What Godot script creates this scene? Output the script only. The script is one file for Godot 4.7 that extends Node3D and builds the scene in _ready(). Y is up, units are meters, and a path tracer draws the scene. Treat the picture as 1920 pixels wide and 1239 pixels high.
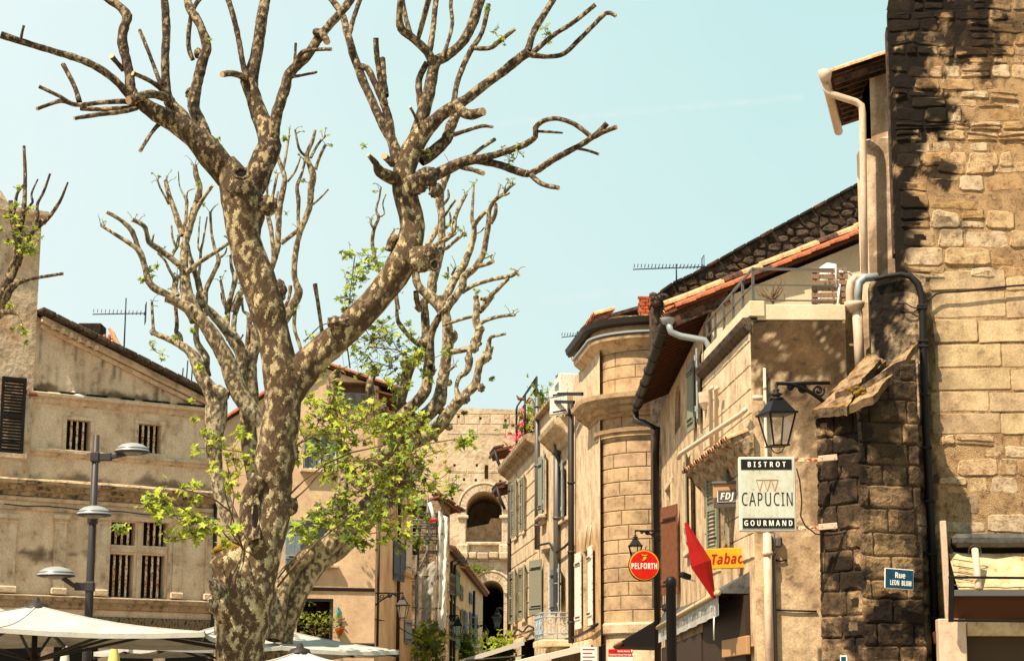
extends Node3D
# helpers
const FOCAL := 3700.0
var cam_t: Transform3D
var rng: RandomNumberGenerator
var taken := {}
var mats := {}
var noise_a: PackedByteArray
var noise_b: PackedByteArray
var noise_c: PackedByteArray
var noise_r: PackedByteArray
var wob: FastNoiseLite
var pat: FastNoiseLite
var zx := 0.0
var zy := 0.0
var zs := 1.0
class MB:
	var st := SurfaceTool.new()
	var off := Vector3.ZERO
	var col := Color(1, 1, 1)
	var tinted := false
	var count := 0
	func _init(smooth := false):
		st.begin(Mesh.PRIMITIVE_TRIANGLES)
		st.set_smooth_group(0 if smooth else -1)
	func smooth(on: bool):
		st.set_smooth_group(0 if on else -1)
	func v(p: Vector3):
		if tinted: st.set_color(col)
		st.add_vertex(p - off)
	func tri(a: Vector3, b: Vector3, c: Vector3):
		v(a); v(c); v(b)
		count += 1
	func quad(a: Vector3, b: Vector3, c: Vector3, d: Vector3):
		tri(a, b, c); tri(a, c, d)
	func cquad(a: Vector3, b: Vector3, c: Vector3, d: Vector3, ca: Color, cb: Color, cc: Color, cd: Color):
		for k in [[a, ca], [c, cc], [b, cb], [a, ca], [d, cd], [c, cc]]:
			st.set_color(k[1]); st.add_vertex(k[0] - off)
		count += 2
	func box(c: Vector3, s: Vector3, b := Basis.IDENTITY, bev := 0.0):
		var h := s * 0.5
		if bev <= 0.0:
			var p := []
			for i in 8:
				p.append(c + b * Vector3(h.x if i & 1 else -h.x, h.y if i & 2 else -h.y, h.z if i & 4 else -h.z))
			quad(p[4], p[5], p[7], p[6]); quad(p[1], p[0], p[2], p[3])
			quad(p[5], p[1], p[3], p[7]); quad(p[0], p[4], p[6], p[2])
			quad(p[6], p[7], p[3], p[2]); quad(p[0], p[1], p[5], p[4])
			return
		bev = minf(bev, minf(h.x, minf(h.y, h.z)) * 0.8)
		var i := Vector3(h.x - bev, h.y - bev, h.z - bev)
		var F := func(x, y, z): return c + b * Vector3(x, y, z)
		# six faces
		quad(F.call(-i.x, -i.y, h.z), F.call(i.x, -i.y, h.z), F.call(i.x, i.y, h.z), F.call(-i.x, i.y, h.z))
		quad(F.call(i.x, -i.y, -h.z), F.call(-i.x, -i.y, -h.z), F.call(-i.x, i.y, -h.z), F.call(i.x, i.y, -h.z))
		quad(F.call(h.x, -i.y, i.z), F.call(h.x, -i.y, -i.z), F.call(h.x, i.y, -i.z), F.call(h.x, i.y, i.z))
		quad(F.call(-h.x, -i.y, -i.z), F.call(-h.x, -i.y, i.z), F.call(-h.x, i.y, i.z), F.call(-h.x, i.y, -i.z))
		quad(F.call(-i.x, h.y, i.z), F.call(i.x, h.y, i.z), F.call(i.x, h.y, -i.z), F.call(-i.x, h.y, -i.z))
		quad(F.call(-i.x, -h.y, -i.z), F.call(i.x, -h.y, -i.z), F.call(i.x, -h.y, i.z), F.call(-i.x, -h.y, i.z))
		for s1 in [-1.0, 1.0]:
			for s2 in [-1.0, 1.0]:
				strip4(F.call(-i.x, s1 * h.y, s2 * i.z), F.call(i.x, s1 * h.y, s2 * i.z), F.call(i.x, s1 * i.y, s2 * h.z), F.call(-i.x, s1 * i.y, s2 * h.z), s1 * s2 < 0)
				strip4(F.call(s1 * h.x, -i.y, s2 * i.z), F.call(s1 * h.x, i.y, s2 * i.z), F.call(s1 * i.x, i.y, s2 * h.z), F.call(s1 * i.x, -i.y, s2 * h.z), s1 * s2 > 0)
				strip4(F.call(s1 * h.x, s2 * i.y, -i.z), F.call(s1 * h.x, s2 * i.y, i.z), F.call(s1 * i.x, s2 * h.y, i.z), F.call(s1 * i.x, s2 * h.y, -i.z), s1 * s2 < 0)
				for s3 in [-1.0, 1.0]:
					var q0 = F.call(s1 * h.x, s2 * i.y, s3 * i.z)
					var q1 = F.call(s1 * i.x, s2 * h.y, s3 * i.z)
					var q2 = F.call(s1 * i.x, s2 * i.y, s3 * h.z)
					if s1 * s2 * s3 > 0: tri(q0, q1, q2)
					else: tri(q0, q2, q1)
	func strip4(a: Vector3, b: Vector3, c: Vector3, d: Vector3, flip: bool):
		if flip: quad(d, c, b, a)
		else: quad(a, b, c, d)
	func bar(a: Vector3, b: Vector3, w: float, h: float, bev := 0.0):
		var d := b - a
		var z := d.normalized()
		var x := (Vector3.UP if absf(z.y) < 0.98 else Vector3.RIGHT).cross(z).normalized()
		box((a + b) * 0.5, Vector3(w, h, d.length()), Basis(x, z.cross(x), z), bev)
	func tube(pts: Array, rad: Array, n := 8, cap0 := true, cap1 := true):
		var rings := []
		var t0: Vector3 = (pts[1] - pts[0]).normalized()
		var x := (Vector3.UP if absf(t0.y) < 0.9 else Vector3.RIGHT).cross(t0).normalized()
		for i in pts.size():
			var t: Vector3 = (pts[mini(i + 1, pts.size() - 1)] - pts[maxi(i - 1, 0)]).normalized()
			x = (x - t * x.dot(t)).normalized()
			var y := t.cross(x)
			var ring := []
			for k in n:
				var a := TAU * k / n
				ring.append(pts[i] + (x * cos(a) + y * sin(a)) * rad[mini(i, rad.size() - 1)])
			rings.append(ring)
		for i in pts.size() - 1:
			for k in n:
				var j := (k + 1) % n
				quad(rings[i][k], rings[i][j], rings[i + 1][j], rings[i + 1][k])
		if cap0: fan(rings[0], pts[0], true)
		if cap1: fan(rings[-1], pts[-1], false)
	func fan(ring: Array, c: Vector3, flip: bool):
		for k in ring.size():
			var j := (k + 1) % ring.size()
			if flip: tri(c, ring[j], ring[k])
			else: tri(c, ring[k], ring[j])
	func lathe(c: Vector3, prof: Array, n := 16, b := Basis.IDENTITY, a0 := 0.0, a1 := TAU):
		var m := prof.size()
		for k in n:
			var p := a0 + (a1 - a0) * k / n
			var q := a0 + (a1 - a0) * (k + 1) / n
			for i in m - 1:
				var r0: float = prof[i].x
				var r1: float = prof[i + 1].x
				quad(c + b * Vector3(r0 * cos(p), prof[i].y, -r0 * sin(p)), c + b * Vector3(r0 * cos(q), prof[i].y, -r0 * sin(q)),
					c + b * Vector3(r1 * cos(q), prof[i + 1].y, -r1 * sin(q)), c + b * Vector3(r1 * cos(p), prof[i + 1].y, -r1 * sin(p)))
	func prism(poly: PackedVector2Array, z0: float, z1: float, b := Transform3D.IDENTITY):
		if Geometry2D.is_polygon_clockwise(poly):
			poly.reverse()
		var ids := Geometry2D.triangulate_polygon(poly)
		for i in range(0, ids.size(), 3):
			var p := poly[ids[i]]
			var q := poly[ids[i + 1]]
			var r := poly[ids[i + 2]]
			if (q - p).cross(r - p) < 0:
				var w := q; q = r; r = w
			tri(b * Vector3(p.x, p.y, z1), b * Vector3(q.x, q.y, z1), b * Vector3(r.x, r.y, z1))
			tri(b * Vector3(p.x, p.y, z0), b * Vector3(r.x, r.y, z0), b * Vector3(q.x, q.y, z0))
		for i in poly.size():
			var p := poly[i]
			var q := poly[(i + 1) % poly.size()]
			quad(b * Vector3(p.x, p.y, z0), b * Vector3(q.x, q.y, z0), b * Vector3(q.x, q.y, z1), b * Vector3(p.x, p.y, z1))
	func ball(c: Vector3, r: Vector3, n := 10, b := Basis.IDENTITY):
		for i in n / 2:
			var t0 := PI * i / (n / 2)
			var t1 := PI * (i + 1) / (n / 2)
			for k in n:
				var p := TAU * k / n
				var q := TAU * (k + 1) / n
				var G := func(t, a): return c + b * (r * Vector3(sin(t) * cos(a), cos(t), -sin(t) * sin(a)))
				quad(G.call(t1, p), G.call(t1, q), G.call(t0, q), G.call(t0, p))
	func done() -> ArrayMesh:
		st.generate_normals()
		return st.commit()
func V(x: float, y: float, z: float) -> Vector3: return Vector3(x, y, z)
func W(x: float, y: float) -> Vector2: return Vector2(x, y)
func shift(p: Vector3) -> Transform3D: return Transform3D(Basis.IDENTITY, p)
func rn(a: float, b: float) -> float: return rng.randf_range(a, b)
func ray(px: float, py: float) -> Vector3:
	return cam_t.basis * V((px - 960.0) / FOCAL, (619.5 - py) / FOCAL, -1.0)
func at(px: float, py: float, d: float) -> Vector3:
	var r := ray(px, py)
	return cam_t.origin + r * (d / -r.z)
func met(px: float, d: float) -> float:
	return px * d / FOCAL
func numbered(nm: String) -> String:
	var n: int = taken.get(nm, -1) + 1
	taken[nm] = n
	return nm if n == 0 else "%s_%03d" % [nm, n]
func tag(o: Node, label: String, category: String, group := "", kind := "") -> void:
	if label: o.set_meta("label", label)
	if category: o.set_meta("category", category)
	if group: o.set_meta("group", group)
	if kind: o.set_meta("kind", kind)
func thing(nm: String, label: String, category: String, where := Transform3D.IDENTITY, group := "") -> Node3D:
	var o := Node3D.new()
	o.name = numbered(nm)
	o.transform = where
	add_child(o)
	tag(o, label, category, group)
	return o
func put(parent: Node3D, nm: String, what, m: Material, xf := Transform3D.IDENTITY) -> MeshInstance3D:
	var o := MeshInstance3D.new()
	o.name = numbered(nm) if parent == self else nm
	o.mesh = what.done() if what is MB else what
	if m: o.material_override = m
	o.transform = xf
	parent.add_child(o, true)
	return o
# faces of buildings
# a face is a Transform3D: x runs along the wall (left to right seen from outside), y up, z out of it
func face(px1: float, py1: float, d1: float, px2: float, py2: float, d2: float) -> Transform3D:
	var a := at(px1, py1, d1)
	var b := at(px2, py2, d2)
	return face_at(V(a.x, 0, a.z), V(b.x, 0, b.z))
func face_at(a: Vector3, b: Vector3) -> Transform3D:
	var u := (b - a).normalized()
	return Transform3D(Basis(u, Vector3.UP, u.cross(Vector3.UP)), a)
func on(f: Transform3D, px: float, py: float, out := 0.0) -> Vector2:
	var r := ray(px, py)
	var n := f.basis.z
	var o := f.origin + n * out
	var p: Vector3 = cam_t.origin + r * ((o - cam_t.origin).dot(n) / r.dot(n))
	var l := f.affine_inverse() * p
	return W(l.x, l.y)
func rect(f: Transform3D, x0: float, y0: float, x1: float, y1: float, out := 0.0, arch := false) -> Dictionary:
	var xm := (x0 + x1) * 0.5
	var ym := (y0 + y1) * 0.5
	return {"u0": on(f, x0, ym, out).x, "u1": on(f, x1, ym, out).x, "y0": on(f, xm, y1, out).y, "y1": on(f, xm, y0, out).y, "arch": arch}
func top_of(r: Dictionary, u: float) -> float:
	if not r.arch: return r.y1
	var c: float = (r.u0 + r.u1) * 0.5
	var w: float = (r.u1 - r.u0) * 0.5
	var rise: float = r.get("rise", w)
	return r.y1 - rise + rise * sqrt(maxf(0.0, 1.0 - pow((u - c) / w, 2)))
# a wall with openings in a face's axes; roof is a list of W(u, y), colf gives the vertex colour at (u, y)
func wall(mb: MB, u0: float, u1: float, y0: float, roof: Array, ops: Array, step := 0.4, colf = null, z := 0.0) -> void:
	var cuts := [u0, u1]
	for p in roof: cuts.append(p.x)
	for o in ops:
		cuts.append(o.u0); cuts.append(o.u1)
		if o.arch:
			for i in range(1, 16): cuts.append((o.u0 + o.u1) * 0.5 - cos(PI * i / 16.0) * (o.u1 - o.u0) * 0.5)
	cuts = cuts.filter(func(c): return c > u0 - 1e-6 and c < u1 + 1e-6)
	cuts.sort()
	var us := [u0]
	for c in cuts:
		if c - us[-1] < 1e-4: continue
		var n := int(ceil((c - us[-1]) / step))
		var from: float = us[-1]
		for i in n: us.append(lerpf(from, c, (i + 1.0) / n))
	for i in us.size() - 1:
		var a: float = us[i]
		var b: float = us[i + 1]
		var m := (a + b) * 0.5
		var inside := ops.filter(func(o): return o.u0 < m and o.u1 > m)
		inside.sort_custom(func(p, q): return p.y0 < q.y0)
		var la := y0
		var lb := y0
		var spans := []
		for o in inside:
			spans.append([la, lb, o.y0, o.y0])
			la = top_of(o, a); lb = top_of(o, b)
		spans.append([la, lb, line_at(roof, a), line_at(roof, b)])
		for s in spans:
			if s[2] - s[0] < 1e-4 and s[3] - s[1] < 1e-4: continue
			var n := maxi(1, int(ceil(maxf(s[2] - s[0], s[3] - s[1]) / step)))
			for k in n:
				var p := V(a, lerpf(s[0], s[2], float(k) / n), z)
				var q := V(b, lerpf(s[1], s[3], float(k) / n), z)
				var r := V(b, lerpf(s[1], s[3], (k + 1.0) / n), z)
				var t := V(a, lerpf(s[0], s[2], (k + 1.0) / n), z)
				if colf == null: mb.quad(p, q, r, t)
				else: mb.cquad(p, q, r, t, colf.call(p.x, p.y), colf.call(q.x, q.y), colf.call(r.x, r.y), colf.call(t.x, t.y))
func line_at(roof: Array, u: float) -> float:
	if u <= roof[0].x: return roof[0].y
	for i in roof.size() - 1:
		if u <= roof[i + 1].x:
			return lerpf(roof[i].y, roof[i + 1].y, (u - roof[i].x) / maxf(1e-6, roof[i + 1].x - roof[i].x))
	return roof[-1].y
# the inside faces of an opening, going back by depth
func reveal(mb: MB, o: Dictionary, depth: float, back := false, z := 0.0) -> void:
	var pts := [W(o.u0, o.y0), W(o.u1, o.y0)]
	var n := 16 if o.arch else 1
	for i in n + 1:
		var u: float = lerpf(o.u1, o.u0, float(i) / n) if not o.arch else (o.u0 + o.u1) * 0.5 + cos(PI * i / n) * (o.u1 - o.u0) * 0.5
		pts.append(W(u, top_of(o, u)))
	mb.col = Color(1, 1, 1)
	for i in pts.size():
		var p: Vector2 = pts[i]
		var q: Vector2 = pts[(i + 1) % pts.size()]
		if p.distance_to(q) < 1e-4: continue
		mb.quad(V(p.x, p.y, z - depth), V(q.x, q.y, z - depth), V(q.x, q.y, z), V(p.x, p.y, z))
	if back:
		for i in range(1, pts.size() - 1):
			mb.tri(V(pts[0].x, pts[0].y, z - depth), V(pts[i].x, pts[i].y, z - depth), V(pts[i + 1].x, pts[i + 1].y, z - depth))
# moulding: a profile of W(out, up) swept along a line of points with the given outward directions
func moulding(mb: MB, prof: Array, line: Array, outs: Array, close := true) -> void:
	var rings := []
	for i in line.size():
		var ring := []
		for p in prof: ring.append(line[i] + outs[i] * p.x + Vector3.UP * p.y)
		rings.append(ring)
	for i in line.size() - 1:
		for k in prof.size() - 1:
			mb.quad(rings[i][k], rings[i + 1][k], rings[i + 1][k + 1], rings[i][k + 1])
	if close:
		for e in [0, -1]:
			for k in range(1, prof.size() - 1):
				if e == 0: mb.tri(rings[0][0], rings[0][k], rings[0][k + 1])
				else: mb.tri(rings[-1][0], rings[-1][k + 1], rings[-1][k])
func flat_moulding(mb: MB, prof: Array, u0: float, u1: float, y: float, y_end = null) -> void:
	moulding(mb, prof, [V(u0, y, 0), V(u1, y if y_end == null else y_end, 0)], [Vector3.BACK, Vector3.BACK])
# an uneven stone: outline in a face's axes, dome of the given height
func stone(mb: MB, outline: Array, z0: float, h: float, bev: float, colf = null, lump := 1.0) -> void:
	var c := Vector2.ZERO
	for p in outline: c += p
	c /= outline.size()
	var n := outline.size()
	var base := mb.col
	var low := []
	var mid := []
	var top := []
	var inn := []
	for p in outline:
		var d: Vector2 = c - p
		var k := bev / maxf(0.001, d.length())
		low.append(V(p.x, p.y, z0))
		var q: Vector2 = p + d * minf(0.2, k * 0.25)
		mid.append(V(q.x, q.y, z0 + (h - z0) * rn(0.55, 0.8)))
		q = p + d * minf(0.4, k)
		top.append(V(q.x, q.y, z0 + (h - z0) * (1.0 + lump * rn(-0.12, 0.05))))
		q = p + d * rn(0.55, 0.7)
		inn.append(V(q.x, q.y, z0 + (h - z0) * (1.0 + lump * rn(-0.08, 0.1))))
	var put4 := func(e: Array):
		if colf == null: mb.quad(e[0], e[1], e[2], e[3])
		else: mb.cquad(e[0], e[1], e[2], e[3], base * colf.call(e[0].x, e[0].y), base * colf.call(e[1].x, e[1].y), base * colf.call(e[2].x, e[2].y), base * colf.call(e[3].x, e[3].y))
	var m := V(c.x, c.y, z0 + (h - z0) * (1.0 + lump * rn(-0.05, 0.1)))
	for i in n:
		var j := (i + 1) % n
		put4.call([low[i], low[j], mid[j], mid[i]])
		put4.call([mid[i], mid[j], top[j], top[i]])
		put4.call([top[i], top[j], inn[j], inn[i]])
		if colf: mb.col = base * colf.call(c.x, c.y)
		mb.tri(m, inn[i], inn[j])
# irregular cells packed like rubble: returns shrunken outlines
func cells(u0: float, y0: float, u1: float, y1: float, w: float, h: float, jit: float, gap: float) -> Array:
	var seeds := []
	var rows := maxi(1, int(round((y1 - y0) / h)))
	var cols := maxi(1, int(round((u1 - u0) / w)))
	for j in rows:
		for i in cols:
			seeds.append(W(u0 + (i + 0.5 + 0.5 * (j % 2) - 0.25 + rn(-jit, jit)) * (u1 - u0) / cols, y0 + (j + 0.5 + rn(-jit, jit) * 0.8) * (y1 - y0) / rows))
	var out := []
	for p in seeds:
		var poly := [W(u0, y0), W(u1, y0), W(u1, y1), W(u0, y1)]
		for q in seeds:
			if q == p or absf(q.x - p.x) > w * 2.6 or absf(q.y - p.y) > h * 2.6: continue
			var m: Vector2 = (p + q) * 0.5
			var d: Vector2 = (q - p) / W(w * w, h * h)
			var nxt := []
			for k in poly.size():
				var a: Vector2 = poly[k]
				var b: Vector2 = poly[(k + 1) % poly.size()]
				var da := (a - m).dot(d)
				var db := (b - m).dot(d)
				if da <= 0: nxt.append(a)
				if da * db < 0: nxt.append(a.lerp(b, da / (da - db)))
			poly = nxt
			if poly.size() < 3: break
		if poly.size() < 3: continue
		var shr := Geometry2D.offset_polygon(PackedVector2Array(poly), -gap * rn(0.6, 1.5))
		if shr.is_empty() or shr[0].size() < 3: continue
		var fine := []
		for k in shr[0].size():
			var a: Vector2 = shr[0][k]
			var b: Vector2 = shr[0][(k + 1) % shr[0].size()]
			var n := clampi(int(a.distance_to(b) / (h * 0.55)), 1, 3)
			for i in n:
				var t := (i + 0.3) / n
				fine.append(a.lerp(b, t) + W(rn(-1, 1), rn(-1, 1)) * h * 0.055)
		if fine.size() >= 3: out.append(fine)
	return out
func rough_rect(u0: float, y0: float, u1: float, y1: float, cut: float, jit: float, per := 2) -> Array:
	var w := u1 - u0
	var h := y1 - y0
	cut = minf(cut, minf(w, h) * 0.4)
	var pts := []
	for e in [[u0 + cut, y0, u1 - cut, y0], [u1, y0 + cut, u1, y1 - cut], [u1 - cut, y1, u0 + cut, y1], [u0, y1 - cut, u0, y0 + cut]]:
		for i in per + 1:
			var t := float(i) / per
			pts.append(W(lerpf(e[0], e[2], t) + rn(-jit, jit), lerpf(e[1], e[3], t) + rn(-jit, jit)))
	return pts
func tint(c: Color, amount := 0.1) -> Color:
	var k := 1.0 + rn(-amount, amount)
	return Color(c.r * k, c.g * k * (1.0 + rn(-0.02, 0.02)), c.b * k * (1.0 + rn(-0.05, 0.05)))
func letters(parent: Node3D, what: String, height: float, m: Material, xf: Transform3D, squeeze := 1.0, font := "Droid Sans", bold := true, thick := 0.004, slant := 0.0, spacing := 0.0) -> MeshInstance3D:
	var f := SystemFont.new()
	f.font_names = PackedStringArray([font])
	f.font_weight = 700 if bold else 400
	var fv := FontVariation.new()
	fv.base_font = f
	fv.spacing_glyph = int(spacing)
	var t := TextMesh.new()
	t.font = fv
	t.text = what
	t.font_size = 64
	t.pixel_size = height / 46.0
	t.depth = thick
	t.curve_step = 1.0
	var b := Basis(V(squeeze, 0, 0), V(slant, 1, 0), V(0, 0, 1))
	return put(parent, "lettering", t, m, xf * Transform3D(b, Vector3.ZERO))
# materials
func seamless(freq: float, kind: int, oct: int, sd: int, frac := FastNoiseLite.FRACTAL_FBM) -> PackedByteArray:
	var n := FastNoiseLite.new()
	n.noise_type = kind
	n.seed = sd
	n.frequency = freq
	n.fractal_type = frac
	n.fractal_octaves = oct
	var im := n.get_seamless_image(512, 512)
	im.convert(Image.FORMAT_L8)
	return im.get_data()
func noises() -> void:
	noise_a = seamless(0.006, FastNoiseLite.TYPE_SIMPLEX_SMOOTH, 4, 11)
	noise_b = seamless(0.024, FastNoiseLite.TYPE_SIMPLEX_SMOOTH, 4, 12)
	noise_c = seamless(0.12, FastNoiseLite.TYPE_SIMPLEX_SMOOTH, 3, 13)
	noise_r = seamless(0.014, FastNoiseLite.TYPE_SIMPLEX_SMOOTH, 4, 14, FastNoiseLite.FRACTAL_RIDGED)
	wob = FastNoiseLite.new()
	wob.seed = 5
	wob.frequency = 1.0
	wob.fractal_octaves = 3
	pat = FastNoiseLite.new()
	pat.seed = 9
	pat.frequency = 1.0
	pat.fractal_octaves = 5
	pat.fractal_gain = 0.6
func c8(r: int, g: int, b: int) -> Color:
	return Color8(r, g, b)
func from_bytes(d: PackedByteArray) -> ImageTexture:
	return ImageTexture.create_from_image(Image.create_from_data(512, 512, false, Image.FORMAT_RGB8, d))
# plaster, stone, rust: two tones in large soft areas, a third in sharper blotches, streaks and grain
var wash := 0.0
var soft := 9.0
func washed(c: Color) -> Color:
	var l := (c.r * 0.3 + c.g * 0.6 + c.b * 0.1) * 1.04
	return c.lerp(Color(l, l, l * 0.95), wash) * (Color(1.03, 1.0, 0.975) if wash > 0 else Color(1, 1, 1))
func surface_tex(c0: Color, c1: Color, c2: Color, blotch := 0.68, streak := 0.0, grain := 0.12, ox := 0) -> ImageTexture:
	c0 = washed(c0); c1 = washed(c1); c2 = washed(c2)
	var d := PackedByteArray()
	d.resize(512 * 512 * 3)
	var q := 0
	for y in 512:
		var row := y * 512
		var ys := ((y >> 3) & 511) * 512
		for x in 512:
			var xo := (x + ox) & 511
			var a := noise_a[row + xo] / 255.0
			var b := noise_b[row + x] / 255.0
			var c := noise_c[row + xo] / 255.0 - 0.5
			var t := clampf((a - 0.5) * 2.2 + (b - 0.5) * 0.9 + 0.5, 0.0, 1.0)
			var k := clampf((b * 0.65 + a * 0.35 - blotch) * soft, 0.0, 1.0)
			var l := 1.0 + c * grain * 2.0
			if streak > 0.0:
				l -= streak * 0.7 * clampf((noise_b[ys + xo] / 255.0 - 0.45) * 2.5, 0.0, 1.0)
			d[q] = clampi(int((lerpf(lerpf(c0.r, c1.r, t), c2.r, k)) * l * 255.0), 0, 255)
			d[q + 1] = clampi(int((lerpf(lerpf(c0.g, c1.g, t), c2.g, k)) * l * 255.0), 0, 255)
			d[q + 2] = clampi(int((lerpf(lerpf(c0.b, c1.b, t), c2.b, k)) * l * 255.0), 0, 255)
			q += 3
	return from_bytes(d)
# plane-tree bark: flakes of pale new bark with sharp edges on darker old bark
func bark_tex(pale_share: float, dark: Color, olive: Color, pale: Color, ox: int) -> ImageTexture:
	var d := PackedByteArray()
	d.resize(512 * 512 * 3)
	var q := 0
	for y in 512:
		for x in 512:
			var wx := (x + ((noise_c[y * 512 + x] - 128) >> 4) + ox) & 511
			var wy := (y + ((noise_c[x * 512 + y] - 128) >> 4)) & 511
			var f := noise_b[wy * 512 + wx] / 255.0 * 0.8 + noise_a[wy * 512 + wx] / 255.0 * 0.35 - 0.075
			var g := noise_b[((wy + 190) & 511) * 512 + ((wx + 77) & 511)] / 255.0
			var c := noise_c[y * 512 + x] / 255.0 - 0.5
			var col := dark
			if f > 1.0 - pale_share: col = pale
			elif f > 0.93 - pale_share and g > 0.5: col = olive
			elif g < 0.3: col = olive.lerp(pale, 0.35)
			var l := 1.0 + c * 0.35 + (g - 0.5) * 0.25
			d[q] = clampi(int(col.r * l * 255.0), 0, 255)
			d[q + 1] = clampi(int(col.g * l * 255.0), 0, 255)
			d[q + 2] = clampi(int(col.b * l * 255.0), 0, 255)
			q += 3
	return from_bytes(d)
# boards or grain running up
func wood_tex(c0: Color, c1: Color, wear: Color, amount: float) -> ImageTexture:
	var d := PackedByteArray()
	d.resize(512 * 512 * 3)
	var q := 0
	for y in 512:
		var ys := ((y >> 4) & 511) * 512
		for x in 512:
			var g := noise_c[ys + ((x * 2) & 511)] / 255.0
			var a := noise_b[((y >> 1) & 511) * 512 + x] / 255.0
			var col := c0.lerp(c1, clampf(g * 1.2 - 0.1, 0.0, 1.0))
			if a > 1.0 - amount: col = col.lerp(wear, clampf((a - 1.0 + amount) * 7.0, 0.0, 1.0))
			d[q] = int(clampf(col.r, 0, 1) * 255.0)
			d[q + 1] = int(clampf(col.g, 0, 1) * 255.0)
			d[q + 2] = int(clampf(col.b, 0, 1) * 255.0)
			q += 3
	return from_bytes(d)
func grey_tex(bytes: PackedByteArray) -> ImageTexture:
	return ImageTexture.create_from_image(Image.create_from_data(512, 512, false, Image.FORMAT_L8, bytes))
func mat(nm: String, color: Color, rough := 0.85, tex: Texture2D = null, tile := 1.0, bump: Texture2D = null, bump_cm := 0.0, metal := 0.0) -> StandardMaterial3D:
	var m := StandardMaterial3D.new()
	m.resource_name = nm
	m.albedo_color = color
	m.roughness = rough
	m.metallic = metal
	m.metallic_specular = 0.35
	m.vertex_color_use_as_albedo = true
	if tex or bump:
		m.uv1_triplanar = true
		m.uv1_scale = Vector3.ONE / tile
		m.uv1_triplanar_sharpness = 6.0
	if tex: m.albedo_texture = tex
	if bump:
		m.heightmap_enabled = true
		m.heightmap_texture = bump
		m.heightmap_scale = bump_cm
	mats[nm] = m
	return m
func materials() -> void:
	noises()
	var hb := grey_tex(noise_b)
	var hc := grey_tex(noise_c)
	var hr := grey_tex(noise_r)
	var W := Color(1, 1, 1)
	wash = 0.34
	soft = 4.0
	mat("plaster_rose", W, 0.9, surface_tex(c8(222, 190, 154), c8(204, 168, 130), c8(160, 128, 96), 0.66, 0.07, 0.10), 3.4, hb, 0.7)
	mat("stone_rose", W, 0.9, surface_tex(c8(214, 184, 148), c8(188, 156, 120), c8(130, 106, 80), 0.64, 0.10, 0.14, 99), 2.1, hb, 1.0)
	mat("ashlar", W, 0.88, surface_tex(c8(188, 154, 108), c8(162, 128, 86), c8(122, 94, 64), 0.62, 0.10, 0.16, 44), 1.9, hc, 0.5)
	mat("limestone", W, 0.88, surface_tex(c8(206, 182, 142), c8(184, 158, 120), c8(138, 114, 84), 0.64, 0.12, 0.13, 200), 2.6, hb, 0.6)
	mat("plaster_sand", W, 0.9, surface_tex(c8(204, 174, 130), c8(176, 144, 102), c8(120, 94, 66), 0.63, 0.14, 0.12, 310), 2.8, hb, 0.8)
	mat("plaster_cream", W, 0.9, surface_tex(c8(206, 190, 154), c8(198, 180, 142), c8(176, 156, 120), 0.7, 0.03, 0.05, 55), 3.0, hc, 0.2)
	mat("plaster_orange", W, 0.9, surface_tex(c8(220, 182, 138), c8(208, 168, 124), c8(184, 146, 106), 0.68, 0.05, 0.07, 150), 3.6, hb, 0.4)
	mat("plaster_ochre", W, 0.9, surface_tex(c8(214, 166, 98), c8(190, 140, 80), c8(150, 108, 64), 0.64, 0.12, 0.1, 260), 3.0, hb, 0.5)
	mat("old_wall", W, 0.92, surface_tex(c8(176, 148, 108), c8(134, 106, 72), c8(70, 54, 38), 0.55, 0.12, 0.25, 17), 1.7, hb, 1.6)
	mat("mortar", W, 0.95, surface_tex(c8(178, 138, 86), c8(150, 112, 66), c8(104, 76, 46), 0.6, 0.0, 0.4, 400), 1.1, hc, 2.0)
	mat("rubble", W, 0.92, surface_tex(c8(206, 180, 140), c8(178, 148, 108), c8(112, 88, 62), 0.62, 0.0, 0.4, 120), 0.8, hc, 1.6)
	mat("buttress_stone", W, 0.94, surface_tex(c8(168, 138, 102), c8(132, 108, 80), c8(92, 76, 58), 0.58, 0.08, 0.3, 222), 1.9, hb, 1.6)
	mat("black_stone", W, 0.95, surface_tex(c8(52, 42, 32), c8(30, 24, 19), c8(110, 96, 78), 0.66, 0.0, 0.5, 333), 0.9, hc, 2.0)
	mat("dark_rubble", W, 0.95, surface_tex(c8(96, 76, 58), c8(66, 51, 40), c8(34, 27, 22), 0.58, 0.0, 0.4, 70), 1.1, hc, 1.6)
	mat("arena", W, 0.92, surface_tex(c8(196, 174, 142), c8(178, 152, 118), c8(132, 108, 82), 0.66, 0.07, 0.2, 480), 5.0, hb, 3.0)
	wash = 0.0
	soft = 6.0
	mat("terracotta", W, 0.85, surface_tex(c8(166, 96, 64), c8(138, 76, 50), c8(94, 60, 45), 0.62, 0.0, 0.25, 31), 1.2, hc, 0.5)
	mat("pale_tile", W, 0.88, surface_tex(c8(204, 160, 118), c8(182, 128, 88), c8(120, 84, 60), 0.62, 0.0, 0.25, 131), 1.0, hc, 0.6)
	mat("dark_tile", W, 0.9, surface_tex(c8(96, 66, 50), c8(60, 44, 35), c8(30, 25, 22), 0.6, 0.0, 0.3, 231), 1.0, hc, 0.6)
	mat("black_moss", W, 0.95, surface_tex(c8(46, 38, 30), c8(28, 23, 19), c8(84, 70, 54), 0.66, 0.0, 0.4, 91), 1.0, hc, 1.5)
	mat("zinc", c8(98, 96, 92), 0.5, surface_tex(c8(235, 235, 235), c8(190, 188, 184), c8(130, 120, 110), 0.66, 0.1, 0.12, 5), 0.9, hb, 0.2, 0.35)
	mat("pale_zinc", c8(146, 152, 152), 0.45, null, 1.0, null, 0.0, 0.3)
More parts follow.
